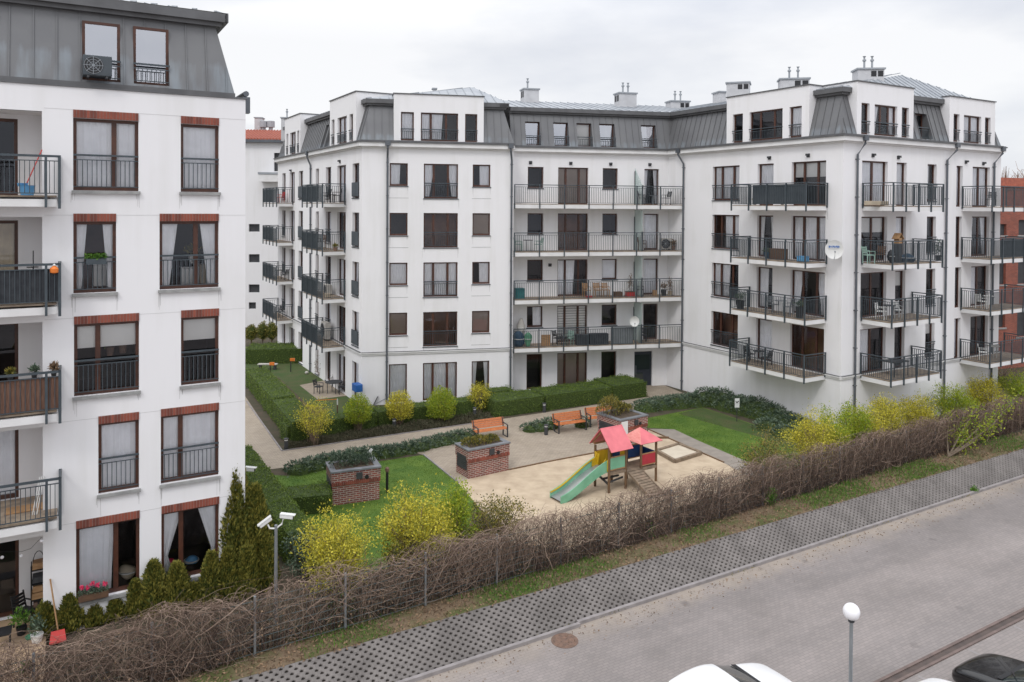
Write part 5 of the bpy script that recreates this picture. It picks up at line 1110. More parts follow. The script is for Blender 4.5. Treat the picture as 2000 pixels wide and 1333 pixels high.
def planting(label, q, L, dep, h, mat, blobs):
    t = thing('planter_shrub', label, 'shrub', (*q(L/2, dep/2), h), group='low shrubs in the brick planters'); Pp, Ax = [], []
    for u, v, r, hh in blobs:
        X, Y = q(u*L, v*dep); n = int(900*r+150); a = RNG.random(n)*6.283; w = RNG.random(n)**.6; Pp.append(np.stack([X+np.cos(a)*w*r, Y+np.sin(a)*w*r, h-.03+hh*np.sqrt(np.maximum(0, 1-w*w))*RNG.uniform(.5, 1, n)], 1)); Ax.append(np.stack([np.cos(a)*.5, np.sin(a)*.5, np.ones(n)], 1))
    V, F = leaves(np.concatenate(Pp), .12, axis=np.concatenate(Ax), spread=.5, aspect=.3); npmesh('foliage', V, F, mat, t)
    b = np.concatenate(Pp)[::25]; base = b.copy(); base[:, 2] = h-.05; u_ = np.linspace(0, 1, 4)[None, :, None]; V, F = twigs(base[:, None, :]*(1-u_)+b[:, None, :]*u_, np.full(len(b), .008)); npmesh('stems', V, F, 'twig_dark', t)
q1, L1 = planter('nearest brick planter, on the left lawn', G(649, 989), G(741, 976), 1.25, 1.38)
planting('dark green dwarf pine in the nearest brick planter', q1, L1, 1.25, 1.38, 'leaf_juniper', [(.22, .5, .42, .5), (.42, .6, .4, .55), (.62, .5, .38, .35), (.8, .6, .3, .4)])
m = MB(); c = q1(L1*.86, .8); m.bar((*c, 1.38), (*c, 1.75), .03); m.fbox(Fac(c[1]-.55*c[0], .55), 0, .0, 0, 0, 0, 0) if False else None; m.bar((c[0]-.02, c[1], 1.7), (c[0]+.12, c[1]+.03, 1.86), .04, .1); m.bar((c[0]+.1, c[1], 1.6), (c[0]+.1, c[1], 1.9), .025)
tag(m.build('garden_ornament', 'white_plastic'), 'small white metal ornament stuck in the nearest brick planter', 'ornament')
q2, L2 = planter('middle brick planter, on the edge of the sand in front of the lone bench', G(915, 936), G(993, 919), 1.1, 1.30)
planting('brown green shrub in the middle brick planter', q2, L2, 1.1, 1.30, 'leaf_mixed', [(.2, .5, .42, .32), (.45, .5, .45, .34), (.72, .5, .36, .28)]); 
q3, L3 = planter('right brick planter with a white notice, behind the play tower roof', G(1211, 871), G(1263, 859), 1.7, 1.30)
planting('bushy olive shrub in the right brick planter', q3, L3, 1.7, 1.30, 'leaf_mixed', [(.05, .6, .62, 1.0), (.3, .75, .6, .95), (.5, .6, .45, .6), (.82, .75, .4, .35)])
m = MB(); m.prism([q3(.02, -.075), q3(.46, -.075), q3(.46, -.055), q3(.02, -.055)], .38, 1.2); m2 = m.build('notice_sheet', 'white_paint'); tag(m2, 'white notice sheet hanging on the front of the right brick planter', 'notice')
# benches
bench = thing('park_bench', 'lone bench behind the middle brick planter, orange slats', 'bench', group='orange slatted benches')
W_ = 1.8
m = MB()
for k in range(4): y = -.22+.125*k; m.box(-W_/2, W_/2, y, y+.10, .42+.012*(k == 0), .455)
m.build('seat', 'bench_wood', bench)
m = MB()
for k in range(4): z = .50+.105*k; y = .28+.035*k; m.hexa([(-W_/2, y, z), (W_/2, y, z), (W_/2, y+.035, z), (-W_/2, y+.035, z), (-W_/2, y+.028, z+.088), (W_/2, y+.028, z+.088), (W_/2, y+.063, z+.088), (-W_/2, y+.063, z+.088)])
m.build('backrest', 'bench_wood', bench)
for sx in (-1, 1):
    x = sx*(W_/2-.06); m = MB()
    m.bar((x, -.24, 0), (x, -.24, .64), .045, .06); m.bar((x, .27, 0), (x, .27, .45), .045, .06); m.bar((x, .27, .42), (x, .42, .92), .045, .05); m.bar((x, -.26, .64), (x, .34, .66), .05, .035); m.bar((x, -.24, .40), (x, .3, .40), .045, .04); m.bar((x, -.26, .012), (x, .30, .012), .05, .024)
    m.build('side_frame', 'dark_grey', bench)
bench.location = (-1.02, 39.75, .012); bench.rotation_euler = (0, 0, math.radians(27))
copy_thing(bench, (3.2, 41.15, .012), math.radians(26), 'left bench of the pair, clear of the right brick planter', 'orange slatted benches')
copy_thing(bench, (5.05, 42.3, .012), math.radians(20), 'right bench of the pair, partly hidden by the right brick planter', 'orange slatted benches')
# bollard lights
bl = thing('bollard_light', 'dark bollard light at the path corner by the first lime shrub', 'garden light', group='low dark bollard lights')
MB().lathe([(.10, 0), (.10, .42), (.085, .43)]).build('post', 'dark_grey', bl, smooth=False); MB().lathe([(.085, .432), (.085, .50)]).build('lens', 'white_plastic', bl); MB().lathe([(.12, .502), (.12, .54), (.03, .57)]).build('cap', 'dark_grey', bl)
bl.location = (*G(559, 878), 0)
for x, y, lb in ((1066.5, 850, 'dark bollard light beside the left bench of the pair'), (1063, 806, 'dark bollard light in the gap of the long clipped hedge'), (770, 838, 'small bollard light among the heather under the third lime shrub'), (927, 815, 'small bollard light in the heather left of the long hedge')): copy_thing(bl, (*G(x, y), 0), 0, lb, 'low dark bollard lights')
t = thing('lawn_light', 'tall slim dark lawn light on the left lawn beside the nearest planter', 'garden light', (*G(756, 962), 0)); X, Y = G(756, 962)
MB().lathe([(.055, 0), (.055, .85)], (X, Y, 0), 10).build('post', 'black', t); MB().lathe([(.06, .852), (.085, .9), (.085, 1.02), (.04, 1.06)], (X, Y, 0), 10).build('head', 'rust', t)
t = thing('sign', 'small white dog sign on a stick in the tall junipers', 'sign', (*G(1439, 824), 0)); X, Y = G(1439, 824); MB().bar((X, Y, 0), (X, Y, .95), .03).build('stake', 'dark_grey', t)
m = MB(); m.box(X-.13, X+.13, Y-.035, Y-.02, .8, 1.32); pl = m.build('plate', 'white_plastic', t); m = MB(); m.box(X-.07, X+.05, Y-.041, Y-.037, 1.08, 1.14); m.box(X-.07, X-.05, Y-.041, Y-.037, 1.0, 1.08); m.box(X+.03, X+.05, Y-.041, Y-.037, 1.0, 1.08); m.box(X+.04, X+.09, Y-.041, Y-.037, 1.12, 1.18); m.box(X-.09, X-.07, Y-.041, Y-.037, 1.12, 1.19); m.build('pictogram', 'black', pl)
# play tower
t = thing('play_tower', 'wooden play tower with two pink roofs, green slide and ramp on the sand', 'play tower', (4.14, 32.2, 0))
u_, v_ = (.842, .540), (-.540, .842); B0 = (4.14, 32.2)
def K(u, v, z): return (B0[0]+u*u_[0]+v*v_[0], B0[1]+u*u_[1]+v*v_[1], z)
def kbox(m, u0, u1, v0, v1, z0, z1): return m.hexa([K(u0, v0, z0), K(u1, v0, z0), K(u1, v1, z0), K(u0, v1, z0), K(u0, v0, z1), K(u1, v0, z1), K(u1, v1, z1), K(u0, v1, z1)])
S1, U2a, U2b = .92, 1.78, 2.66
for u, v, z in ((0, 0, 1.92), (S1, 0, 1.92), (0, S1, 1.78), (S1, S1, 1.92), (U2a, 0, 1.85), (U2b, 0, 1.85), (U2a, S1, 1.85), (U2b, S1, 1.85)):
    MB().tube([K(u, v, 0), K(u, v, z)], .055, 8).build('pole', 'play_pole', t)
m = MB(); kbox(m, .0, S1, .0, S1, .84, .88); kbox(m, -.02, S1+.02, -.04, .04, .74, .838); kbox(m, -.02, S1+.02, S1-.04, S1+.04, .74, .838); m.build('platform', 'play_deck', t)
m = MB(); kbox(m, S1+.02, U2b, .0, S1, .70, .74); kbox(m, S1, U2b, -.05, -.005, .62, .73); kbox(m, S1, U2b, S1+.005, S1+.05, .62, .73); m.build('bridge', 'play_deck', t)
m = MB(); m.bar(K(0, 0, .35), K(0, S1, .6), .07); m.bar(K(0, S1*.5, .45), K(S1, S1*.5, .45), .07); m.bar(K(0, 0, .45), K(S1, .2, .45), .06); m.build('brace', 'dark_grey', t)
def panel(u0, u1, v0, v1, z0, z1, mat):
    p = MB(); kbox(p, u0, u1, v0, v1, z0, z1); o = p.build('panel', mat, t); r = MB(); kbox(r, u0, u1, v0-.012, v1+.012, z1+.003, z1+.04); kbox(r, u0, u1, v0-.012, v1+.012, z0-.043, z0-.003); r.build('rail', 'wood_light', o)
panel(.06, S1-.06, -.015, .015, .97, 1.45, 'play_green'); panel(.06, S1-.06, S1-.015, S1+.015, .95, 1.5, 'play_yellow')
m = MB(); kbox(m, S1-.015, S1+.015, .40, S1-.06, 1.0, 1.55); m.build('panel', 'play_blue', t); panel(S1+.06, U2a-.06, S1-.015, S1+.015, .82, 1.42, 'play_yellow')
panel(U2a+.06, U2b-.06, -.015, .015, .86, 1.30, 'play_red'); panel(U2a+.06, U2b-.06, S1-.015, S1+.015, .9, 1.42, 'play_blue')
m = MB(); kbox(m, U2b-.015, U2b+.015, .06, S1-.06, .86, 1.32); m.build('panel', 'play_blue', t)
m = MB(); m.quad(K(-.02, .70, .9), K(-.02, S1, .9), K(-.02, S1, 1.55), K(-.02, .60, 1.45)); m.quad(K(-.02, 0, .9), K(-.02, .24, .9), K(-.02, .24, 1.05), K(-.02, 0, 1.45)); m.quad(K(-.30, .76, .95), K(-.02, .76, .9), K(-.02, .76, 1.5), K(-.30, .76, 1.12)); m.quad(K(-.30, .18, .90), K(-.02, .18, .9), K(-.02, .18, 1.4), K(-.30, .18, 1.06)); po = m.build('slide_gate', 'play_yellow', t); s_ = po.modifiers.new('t', 'SOLIDIFY'); s_.thickness = .03
m = MB(); kbox(m, .05, .09, S1-.2, S1-.1, 1.0, 1.5); kbox(m, .02, S1*.5, S1-.06, S1-.03, .9, 1.52); m.build('panel', 'play_yellow', t)
# gable roof: ridge along u
def roofp(a, b, mat, name='roof'):
    m = MB(); m.quad(*a); o = m.build(name, mat, t); s = o.modifiers.new('t', 'SOLIDIFY'); s.thickness = .035; return o
roofp([K(-.12, -.30, 1.80), K(S1+.16, -.30, 1.80), K(S1+.16, S1/2, 2.62), K(-.12, S1/2, 2.62)], 0, 'play_pink'); roofp([K(S1+.16, S1+.28, 1.82), K(-.12, S1+.28, 1.82), K(-.12, S1/2, 2.625), K(S1+.16, S1/2, 2.625)], 0, 'play_pink')
m = MB(); m.bar(K(.0, -.2, 1.85), K(0, S1/2, 2.5), .05); m.bar(K(.0, S1+.2, 1.85), K(0, S1/2, 2.5), .05); m.bar(K(S1, -.2, 1.85), K(S1, S1/2, 2.5), .05); m.bar(K(S1, S1+.2, 1.85), K(S1, S1/2, 2.5), .05); m.bar(K(0, -.12, 1.82), K(S1, -.12, 1.82), .05, .07); m.bar(K(0, S1+.1, 1.82), K(S1, S1+.1, 1.82), .05, .07); m.build('rafters', 'wood_light', t)
pkp = K((U2a+U2b)/2-.1, S1/2, 2.36); e0, e1, f0, f1 = U2a-.16, U2b+.22, -.18, S1+.18
r4 = [K(e0, f0, 1.82), K(e1, f0, 1.82), K(e1, f1, 1.82), K(e0, f1, 1.82)]
roofp([r4[0], r4[1], pkp], 0, 'play_pink'); roofp([r4[1], r4[2], pkp], 0, 'play_pink'); roofp([r4[2], r4[3], pkp], 0, 'play_pink'); roofp([r4[3], r4[0], pkp], 0, 'play_pink_pale')
# slide: from the u=0 side outwards
n = 22; prof = [(-.02-2.42*i/n, .90*(1-(i/n))**1.0*(1-.18*math.sin(math.pi*i/n))+.13*(i/n)**3+.02) for i in range(n+1)]
def zs_(i): f = i/n; return .90*(.5+.5*math.cos(math.pi*min(1, f*1.04)))*.55+.90*(1-f)*.45+.10
ch = MB(); sd2 = {}
c0, c1 = S1*.12, S1*.88
for i in range(n):
    a, b = -.02-2.42*i/n, -.02-2.42*(i+1)/n; za, zb = zs_(i), zs_(i+1); ch.quad(K(a, c0, za), K(b, c0, zb), K(b, c1, zb), K(a, c1, za))
sl_ = ch.build('slide', 'slide_steel', t, smooth=True)
for v0, v1 in ((c0-.035, c0), (c1, c1+.035)):
    m = MB(); hs = lambda i: .34-.14*(i/n)
    for i in range(n): a, b = -.02-2.42*i/n, -.02-2.42*(i+1)/n; za, zb = zs_(i), zs_(i+1); dn = .16; m.hexa([K(a, v0, za-dn), K(b, v0, zb-dn*.8 if i < n-2 else zb-.08), K(b, v1, zb-dn*.8 if i < n-2 else zb-.08), K(a, v1, za-dn), K(a, v0, za+hs(i)), K(b, v0, zb+hs(i+1)), K(b, v1, zb+hs(i+1)), K(a, v1, za+hs(i))])
    m.build('slide_side', 'play_green', sl_)
m = MB()
for i in range(n): a, b = -.02-2.42*i/n, -.02-2.42*(i+1)/n; m.bar(K(a, c1-.01, zs_(i)+.30-.14*i/n), K(b, c1-.01, zs_(i+1)+.30-.14*(i+1)/n), .05)
m.build('slide_trim', 'play_yellow', sl_)
# ramp
m = MB(); r0, r1 = S1+.1, U2a+.0
for k in range(11):
    f0_, f1_ = k/11+.012, (k+1)/11-.012; m.hexa([K(r0, -.06-1.45*f0_, .70*(1-f0_)-.02), K(r1, -.06-1.45*f0_, .70*(1-f0_)-.02), K(r1, -.06-1.45*f1_, .70*(1-f1_)-.02), K(r0, -.06-1.45*f1_, .70*(1-f1_)-.02), K(r0, -.06-1.45*f0_, .70*(1-f0_)+.02), K(r1, -.06-1.45*f0_, .70*(1-f0_)+.02), K(r1, -.06-1.45*f1_, .70*(1-f1_)+.02), K(r0, -.06-1.45*f1_, .70*(1-f1_)+.02)])
m.bar(K(r0, -.06, .68), K(r0, -1.6, 0), .05, .1); m.bar(K(r1, -.06, .68), K(r1, -1.6, 0), .05, .1); m.build('ramp', 'play_deck', t)
# sandpit
a, b, c, d = G(1318, 905), G(1369, 889), G(1325, 872), G(1283, 885); sp_ = thing('sandpit', 'square wooden sandpit full of pale sand right of the play tower', 'sandpit', (*a, 0))
for p, q in ((a, b), (b, c), (c, d), (d, a)):
    m = MB(); m.bar((*p, .09), (*q, .09), .14, .17); m.build('board', 'play_deck', sp_)
m = MB(); m.quad((*a, .10), (*b, .10), (*c, .10), (*d, .10)); m.build('sand', 'sand_fine', sp_)
for x0, y0, x1, y1 in ((1250, 858, 1306, 857),):
    tag(MB().bar((*G(x0, y0), .05), (*G(x1, y1), .05), .1, .1).build('timber_beam', 'play_pole'), 'loose timber beam lying on the sand behind the sandpit', 'beam')

# ================================================================= poles, lamp, cameras, manhole
def cctv(t, X, Y, Z, yaw, pitch, name='camera_housing'):
    d = Vector((math.cos(yaw)*math.cos(pitch), math.sin(yaw)*math.cos(pitch), math.sin(pitch))); c = Vector((X, Y, Z))
    m = MB(); m.bar(c-d*.19, c+d*.19, .115, .11); h = m.build(name, 'white_plastic', t, bevel=.02); m = MB(); m.bar(c-d*.18+Vector((0, 0, .07)), c+d*.25+Vector((0, 0, .07)), .145, .02); m.build('sun_shield', 'white_plastic', h); m = MB(); m.bar(c+d*.191, c+d*.205, .08, .08); m.build('lens', 'black', h)
X, Y = -6.72, 22.0; t = thing('camera_pole', 'grey steel pole carrying two white security cameras behind the fence', 'camera pole', (X, Y, 0))
m = MB(); m.tube([(X, Y, 0), (X, Y, 2.82)], [.055, .045], 10); m.build('pole', 'galvanised', t)
m = MB(); m.tube([(X, Y, 2.72), (X-.16, Y-.05, 2.74), (X-.22, Y-.06, 2.86)], .025, 6); m.tube([(X, Y, 2.72), (X+.16, Y+.02, 2.84), (X+.2, Y+.02, 2.98)], .025, 6); m.build('bracket', 'white_plastic', t)
cctv(t, X-.28, Y-.08, 2.93, math.radians(205), math.radians(-32)); cctv(t, X+.30, Y+.02, 3.06, math.radians(0), math.radians(-6))
X, Y, Z = FL.P(sL1+.25, .05, 4.4); X, Y, Z = atdepth(486, 917, 24.6); t = thing('security_camera', 'white security camera on the corner of the left building above the hedge', 'camera', (X, Y, Z)); cctv(t, X, Y, Z, math.radians(-5), math.radians(-3)); MB().bar((X-.22, Y, Z), (X-.5, Y-.02, Z+.02), .05).build('bracket', 'white_plastic', t)
X, Y, Z = 7.95, 18.0, 2.52; X = atdepth(1663, 1195, Y)[0]; Z = atdepth(1663, 1195, Y)[2]; t = thing('street_lamp', 'white globe lamp on a grey pole standing by the parked white car', 'street lamp', (X, Y, ZR))
MB().tube([(X, Y, ZR), (X, Y, ZR+1), (X, Y, Z-.2)], [.055, .045, .04], 12).build('pole', 'galvanised', t); MB().lathe([(.07, -.24), (.08, -.17), (.05, -.16)], (X, Y, Z), 12).build('collar', 'dark_grey', t)
m = MB(); m.sphere((X, Y, Z), .192, 24, 16); m.build('globe', 'lamp_globe', t, smooth=True)
X, Y = G(1103, 1252, ZR); t = thing('manhole_cover', 'round rusty manhole cover in the grey road paving', 'manhole cover', (X, Y, ZR))
MB().lathe([(.40, .001), (.40, .012), (.345, .013)], (X, Y, ZR), 32).build('frame', 'rust', t); m = MB(); m.lathe([(.335, .004), (.335, .016)], (X, Y, ZR), 32)
for k in range(10):
    for r in (.12, .22, .30): a = k*.628+r*9; m.box(X+math.cos(a)*r-.022, X+math.cos(a)*r+.022, Y+math.sin(a)*r-.022, Y+math.sin(a)*r+.022, ZR+.0165, ZR+.022)
m.build('cover', 'rust', t)

# ================================================================= cars
def car(label, paintm, group='cars parked by the gutter'):
    t = thing('parked_car', label, 'car', group=group)
    #   x, belt half width, belt z, top z, roof half width, zone (0 bonnet/boot, 1 greenhouse)
    st = [(2.16, .62, .50, .54, .50, 0), (2.10, .74, .58, .66, .58, 0), (1.95, .83, .68, .76, .64, 0), (1.6, .88, .76, .86, .70, 0), (1.2, .90, .82, .935, .73, 0), (.90, .91, .87, .98, .75, 0),
          (.52, .91, .89, 1.15, .68, 1), (.02, .91, .90, 1.38, .62, 1), (-.2, .91, .90, 1.435, .62, 1), (-.5, .91, .91, 1.465, .62, 1), (-1.0, .91, .93, 1.45, .61, 1), (-1.45, .90, .95, 1.38, .59, 1), (-1.85, .86, .97, 1.16, .60, 1), (-2.05, .82, .97, 1.02, .62, 0), (-2.16, .76, .80, .86, .60, 0)]
    def sec(s):
        x, wb, zb, zt, wr, g = s
        half = [(0, zt), (wr*.5, zt-.008), (wr*.88, zt-.03), (wr, zt-.07 if g else zt-.03), (wb, zb), (wb+.02, zb-.18), (wb+.015, .42), (wb-.03, .24), (0, .2)]
        return [(x, y, z) for y, z in half]+[(x, -y, z) for y, z in reversed(half[1:-1])]
    secs = [sec(s) for s in st]; n = len(secs[0]); body, ws, sw_ = MB(), MB(), MB()
    for i in range(len(st)-1):
        a, b = secs[i], secs[i+1]; wsz = (st[i][0] == .90 or st[i][0] == .52); rw_ = st[i][0] in (-1.45, -1.85); gh = st[i][5] and st[i+1][5] or st[i][0] == .90
        for j in range(n):
            k = (j+1) % n; jj = j if j < 8 else 15-j; tgt = body
            if jj in (0, 1, 2) and (wsz or rw_): tgt = ws
            elif jj == 3 and gh and -1.9 < st[i][0] < .9: tgt = sw_
            tgt.quad(a[j], a[k], b[k], b[j])
    body.quad(*secs[0]); body.quad(*reversed(secs[-1]))
    bo = body.build('body', paintm, t, smooth=True); mo = bo.modifiers.new('w', 'WELD'); mo.merge_threshold = .002; sb = bo.modifiers.new('s', 'SUBSURF'); sb.levels = 1; sb.render_levels = 2
    for mm, nm in ((ws, 'windscreen'), (sw_, 'side_window')):
        o = mm.build(nm, 'car_glass', t, smooth=True); o.modifiers.new('w', 'WELD').merge_threshold = .002; s2 = o.modifiers.new('s', 'SUBSURF'); s2.levels = 1; s2.render_levels = 2
    MB().hexa([(.84, -.72, .985), (.98, -.70, .958), (.98, .70, .958), (.84, .72, .985), (.84, -.72, 1.0), (.98, -.70, .972), (.98, .70, .972), (.84, .72, 1.0)]).build('cowl', 'black', t)
    m = MB(); m.bar((.9, -.5, 1.01), (.55, .1, 1.20), .025, .02); m.bar((.9, .15, 1.01), (.6, .6, 1.17), .025, .02); m.build('wiper', 'black', t)
    for sy in (-1, 1):
        h = MB(); h.hexa([(2.07, sy*.42, .50), (1.90, sy*.80, .51), (1.62, sy*.885, .60), (1.90, sy*.52, .60), (2.03, sy*.42, .625), (1.87, sy*.775, .655), (1.58, sy*.865, .72), (1.88, sy*.52, .68)]); h.build('headlight', 'headlight', t, bevel=.01)
        h = MB(); h.box(-2.14, -1.98, min(sy*.55, sy*.83), max(sy*.55, sy*.83), .74, .88); h.build('tail_light', 'red', t)
        mi = MB(); mi.hexa([(.60, sy*.92, .95), (.72, sy*.94, .95), (.70, sy*1.10, .96), (.62, sy*1.10, .96), (.60, sy*.92, 1.06), (.70, sy*.94, 1.06), (.69, sy*1.09, 1.08), (.62, sy*1.09, 1.08)]); mi.build('mirror', paintm, t, bevel=.02)
        for x in (1.35, -1.35):
            w = MB(); w.lathe([(.33, -.1), (.335, 0), (.33, .1)], (0, 0, 0), 24); w.v = [(x+a, sy*.82+c, .335+b) for a, b, c in w.v]; wo = w.build('wheel', 'tyre', t); r = MB(); r.lathe([(.21, -.112), (.21, .112)], (0, 0, 0), 16); r.v = [(x+a, sy*.82+c, .335+b) for a, b, c in r.v]; r.build('rim', 'rim', wo)
    m = MB(); m.box(2.11, 2.17, -.45, .45, .34, .50); m.build('grille', 'black', t)
    m = MB(); m.box(2.165, 2.185, -.26, .26, .40, .50); m.build('number_plate', 'white_plastic', t); return t
c1 = car('white car whose roof and bonnet rise over the bottom edge', 'car_white'); [bpy.data.objects.remove(o_) for o_ in list(c1.children) if o_.name.startswith(('mirror', 'wiper'))]; c1.location = (5.37, 18.72, ZR); c1.rotation_euler = (0, 0, math.radians(30.2))
c3 = copy_thing(c1, (11.30, 17.70, ZR), math.radians(119), 'white car of which only a sliver of bonnet shows left of the black car', 'cars parked by the gutter')
c2 = car('glossy black car in the bottom right corner', 'car_black'); c2.location = (13.42, 18.82, ZR); c2.rotation_euler = (0, 0, math.radians(119))

# ================================================================= things on the balconies
def chair_proto(mat, label, legm=None):
    t = thing('balcony_chair', label, 'chair', group='chairs on the balconies'); legm = legm or mat
    m = MB(); m.box(-.22, .22, -.22, .22, .42, .455); m.build('seat', mat, t)
    m = MB(); 
    for k in range(4): m.box(-.20, .20, .20+.02*k, .225+.02*k, .52+.09*k, .59+.09*k)
    m.bar((-.2, .2, .45), (-.2, .3, .9), .03); m.bar((.2, .2, .45), (.2, .3, .9), .03); m.build('backrest', mat, t)
    for x in (-.2, .2):
        for y in (-.2, .2): MB().bar((x, y, 0), (x, y, .42), .035).build('leg', legm, t)
    m = MB(); m.bar((-.23, -.2, .64), (-.23, .25, .64), .04, .025); m.bar((.23, -.2, .64), (.23, .25, .64), .04, .025); m.bar((-.23, -.2, .42), (-.23, -.2, .64), .025); m.bar((.23, -.2, .42), (.23, -.2, .64), .025); m.build('armrest', mat, t); return t
PROTO = {}
def chair(F, px, o, zf, rz, mat, label, y=400):
    s = F.s(px, y, o); p = F.P(s, o, zf); a = math.atan(F.b)+rz
    if mat not in PROTO: c = chair_proto(mat, label); PROTO[mat] = c; c.location = p; c.rotation_euler = (0, 0, a); return c
    return copy_thing(PROTO[mat], p, a, label, 'chairs on the balconies')
def table(F, px, o, zf, mat, label, r=.32, h=.72, y=400, sq=False):
    s = F.s(px, y, o); p = F.P(s, o, zf); t = thing('balcony_table', label, 'table', p, group='small tables on the balconies')
    if sq: A = math.atan(F.b); q = lambda a, b: (p[0]+a*math.cos(A)-b*math.sin(A), p[1]+a*math.sin(A)+b*math.cos(A)); MB().prism([q(-r*1.5, -r), q(r*1.5, -r), q(r*1.5, r), q(-r*1.5, r)], zf+h-.04, zf+h).build('table_top', mat, t); L_ = [q(a*r*1.35, b*r*.85) for a in (-1, 1) for b in (-1, 1)]
    else: MB().lathe([(r, h-.03), (r, h)], p, 20).build('table_top', mat, t); L_ = [(p[0]+math.cos(k*2.09)*r*.6, p[1]+math.sin(k*2.09)*r*.6) for k in range(3)]
    for a, b in L_: MB().bar((a, b, zf), (a, b, zf+h-.03), .03).build('leg', mat, t)
    return t
def crate(F, px, o, zf, w, d, h, mat, name, label, cat, y=400, top=None, lid=True):
    s = F.s(px, y, o); m = MB(); m.fbox(F, s-w/2, s+w/2, o-d/2, o+d/2, zf, zf+h); t = thing(name, label, cat, F.P(s, o, zf)); b = m.build('body', mat, t, bevel=.02)
    if lid: MB().fbox(F, s-w/2-.015, s+w/2+.015, o-d/2-.015, o+d/2+.015, zf+h+.002, zf+h+.035).build('lid', top or mat, t, bevel=.01)
    return t
def bundle(F, px, o, zf, w, h, mat, name, label, cat, y=400, rope='white_plastic'):
    """soft lumpy wrapped bundle with a strap"""
    s = F.s(px, y, o); c = F.P(s, o, zf); t = thing(name, label, cat, c); m = MB(); m.sphere((c[0], c[1], zf+h*.48), 1, 18, 12, (w/2, w*.42, h/2)); rg = random.Random(int(px))
    ph = rg.random()*6; m.v = [(x+(x-c[0])*.14*math.sin(z*9+ph), y_+(y_-c[1])*.14*math.sin(z*7+x*5+ph), max(zf, z+.03*math.sin(x*11+ph))) for x, y_, z in m.v]; m.build('cover', mat, t, smooth=True)
    m = MB(); m.lathe([(w*.5, 0), (w*.5, .03)], (c[0], c[1], zf+h*.5), 16); m.build('strap', rope, t); return t
def pot(F, px, o, zf, r, h, mat, label, leaf=None, lh=.4, y=400, cat='plant pot', lr=None):
    s = F.s(px, y, o); c = F.P(s, o, zf); t = thing('potted_plant' if leaf else 'plant_pot', label, 'potted plant' if leaf else cat, c, group='pots on the balconies'); MB().lathe([(r*.7, 0), (r, h), (r*.85, h), (r*.8, h*.8)], c, 14).build('pot', mat, t)
    if leaf: q, d = ell(260, (c[0], c[1], zf+h+lh*.45), (lr or r*1.2, lr or r*1.2, lh*.55), shell=.2, zmin=zf+h); V, Fc = leaves(q, .11, axis=np.array([0, 0, 1.])+d*.3, aspect=.3); npmesh('foliage', V, Fc, leaf, t)
    return t
def acunit(F, s, o, z, w, h, d, label, mat='stone'):
    t = thing('air_conditioner', label, 'air conditioner', F.P(s, o, z), group='outdoor air conditioning units'); MB().fbox(F, s-w/2, s+w/2, o-d/2, o+d/2, z+.06, z+h).build('casing', mat, t, bevel=.02)
    c = F.P(s-w*.14, o+d/2+.004, z+.06+(h-.06)/2); r = h*.40; m = MB()
    def ring(r0, r1, dd):
        k = 24
        for j in range(k):
            a, b = 6.2832*j/k, 6.2832*(j+1)/k; f = lambda rr, an, q: (c[0]+F.u[0]*rr*math.cos(an)+F.n[0]*q, c[1]+F.u[1]*rr*math.cos(an)+F.n[1]*q, c[2]+rr*math.sin(an)); m.quad(f(r0, a, dd), f(r1, a, dd), f(r1, b, dd), f(r0, b, dd))
    ring(0.001, r, .002); g = m.build('fan_opening', 'black', t); m = MB()
    for k in range(3): ring(r*(.35+.28*k), r*(.39+.28*k), .012)
    ring(.001, r*.16, .014)
    for k in range(8): a = k*.785; m.bar((c[0]+F.n[0]*.01, c[1]+F.n[1]*.01, c[2]), (c[0]+F.u[0]*r*math.cos(a)+F.n[0]*.01, c[1]+F.u[1]*r*math.cos(a)+F.n[1]*.01, c[2]+r*math.sin(a)), .012)
    m.build('fan_guard', 'steel', t)
    for a in (-.32, .32): MB().fbox(F, s+a*w-.03, s+a*w+.03, o-d/2, o+d/2, z, z+.058).build('foot', 'dark_grey', t)
    return t
def dish(F, px, py, o, r, label, mat='white_plastic', mark=False, wallo=.0, yaw=.5):
    s, z = F.hit(px, py, o); t = thing('satellite_dish', label, 'satellite dish', F.P(s, o, z), group='satellite dishes'); m = MB(); k = 28; rings = []
    A = math.atan(F.b)+yaw; ux = (math.cos(A), math.sin(A)); nx = (math.sin(A), -math.cos(A)); c = F.P(s, o, z)
    def f(rr, an, q): return (c[0]+ux[0]*rr*math.cos(an)*.9+nx[0]*q, c[1]+ux[1]*rr*math.cos(an)*.9+nx[1]*q, c[2]+rr*math.sin(an)-q*.25)
    for i in range(5):
        r0, r1 = r*i/5, r*(i+1)/5; q0, q1 = .10*(i/5)**2, .10*((i+1)/5)**2
        for j in range(k): a, b = 6.2832*j/k, 6.2832*(j+1)/k; m.quad(f(r0, a, q0), f(r1, a, q1), f(r1, b, q1), f(r0, b, q0))
    d_ = m.build('reflector', mat, t, smooth=True); MB().tube([F.P(s, wallo, z-.1), f(0, 0, -.03)], .025, 6).build('mount', 'steel', t)
    m = MB(); m.tube([f(r, -1.57, .1), f(r*.5, -1.57, .42), f(.05, -1.57, .45)], .014, 6); m.tube([f(.0, 0, .40), f(.0, 0, .5)], .035, 8); m.build('feed_arm', 'steel', t)
    return t, f, d_
Z1, Z2, Z3, Z4 = 12.19, 9.17, 6.17, 3.14
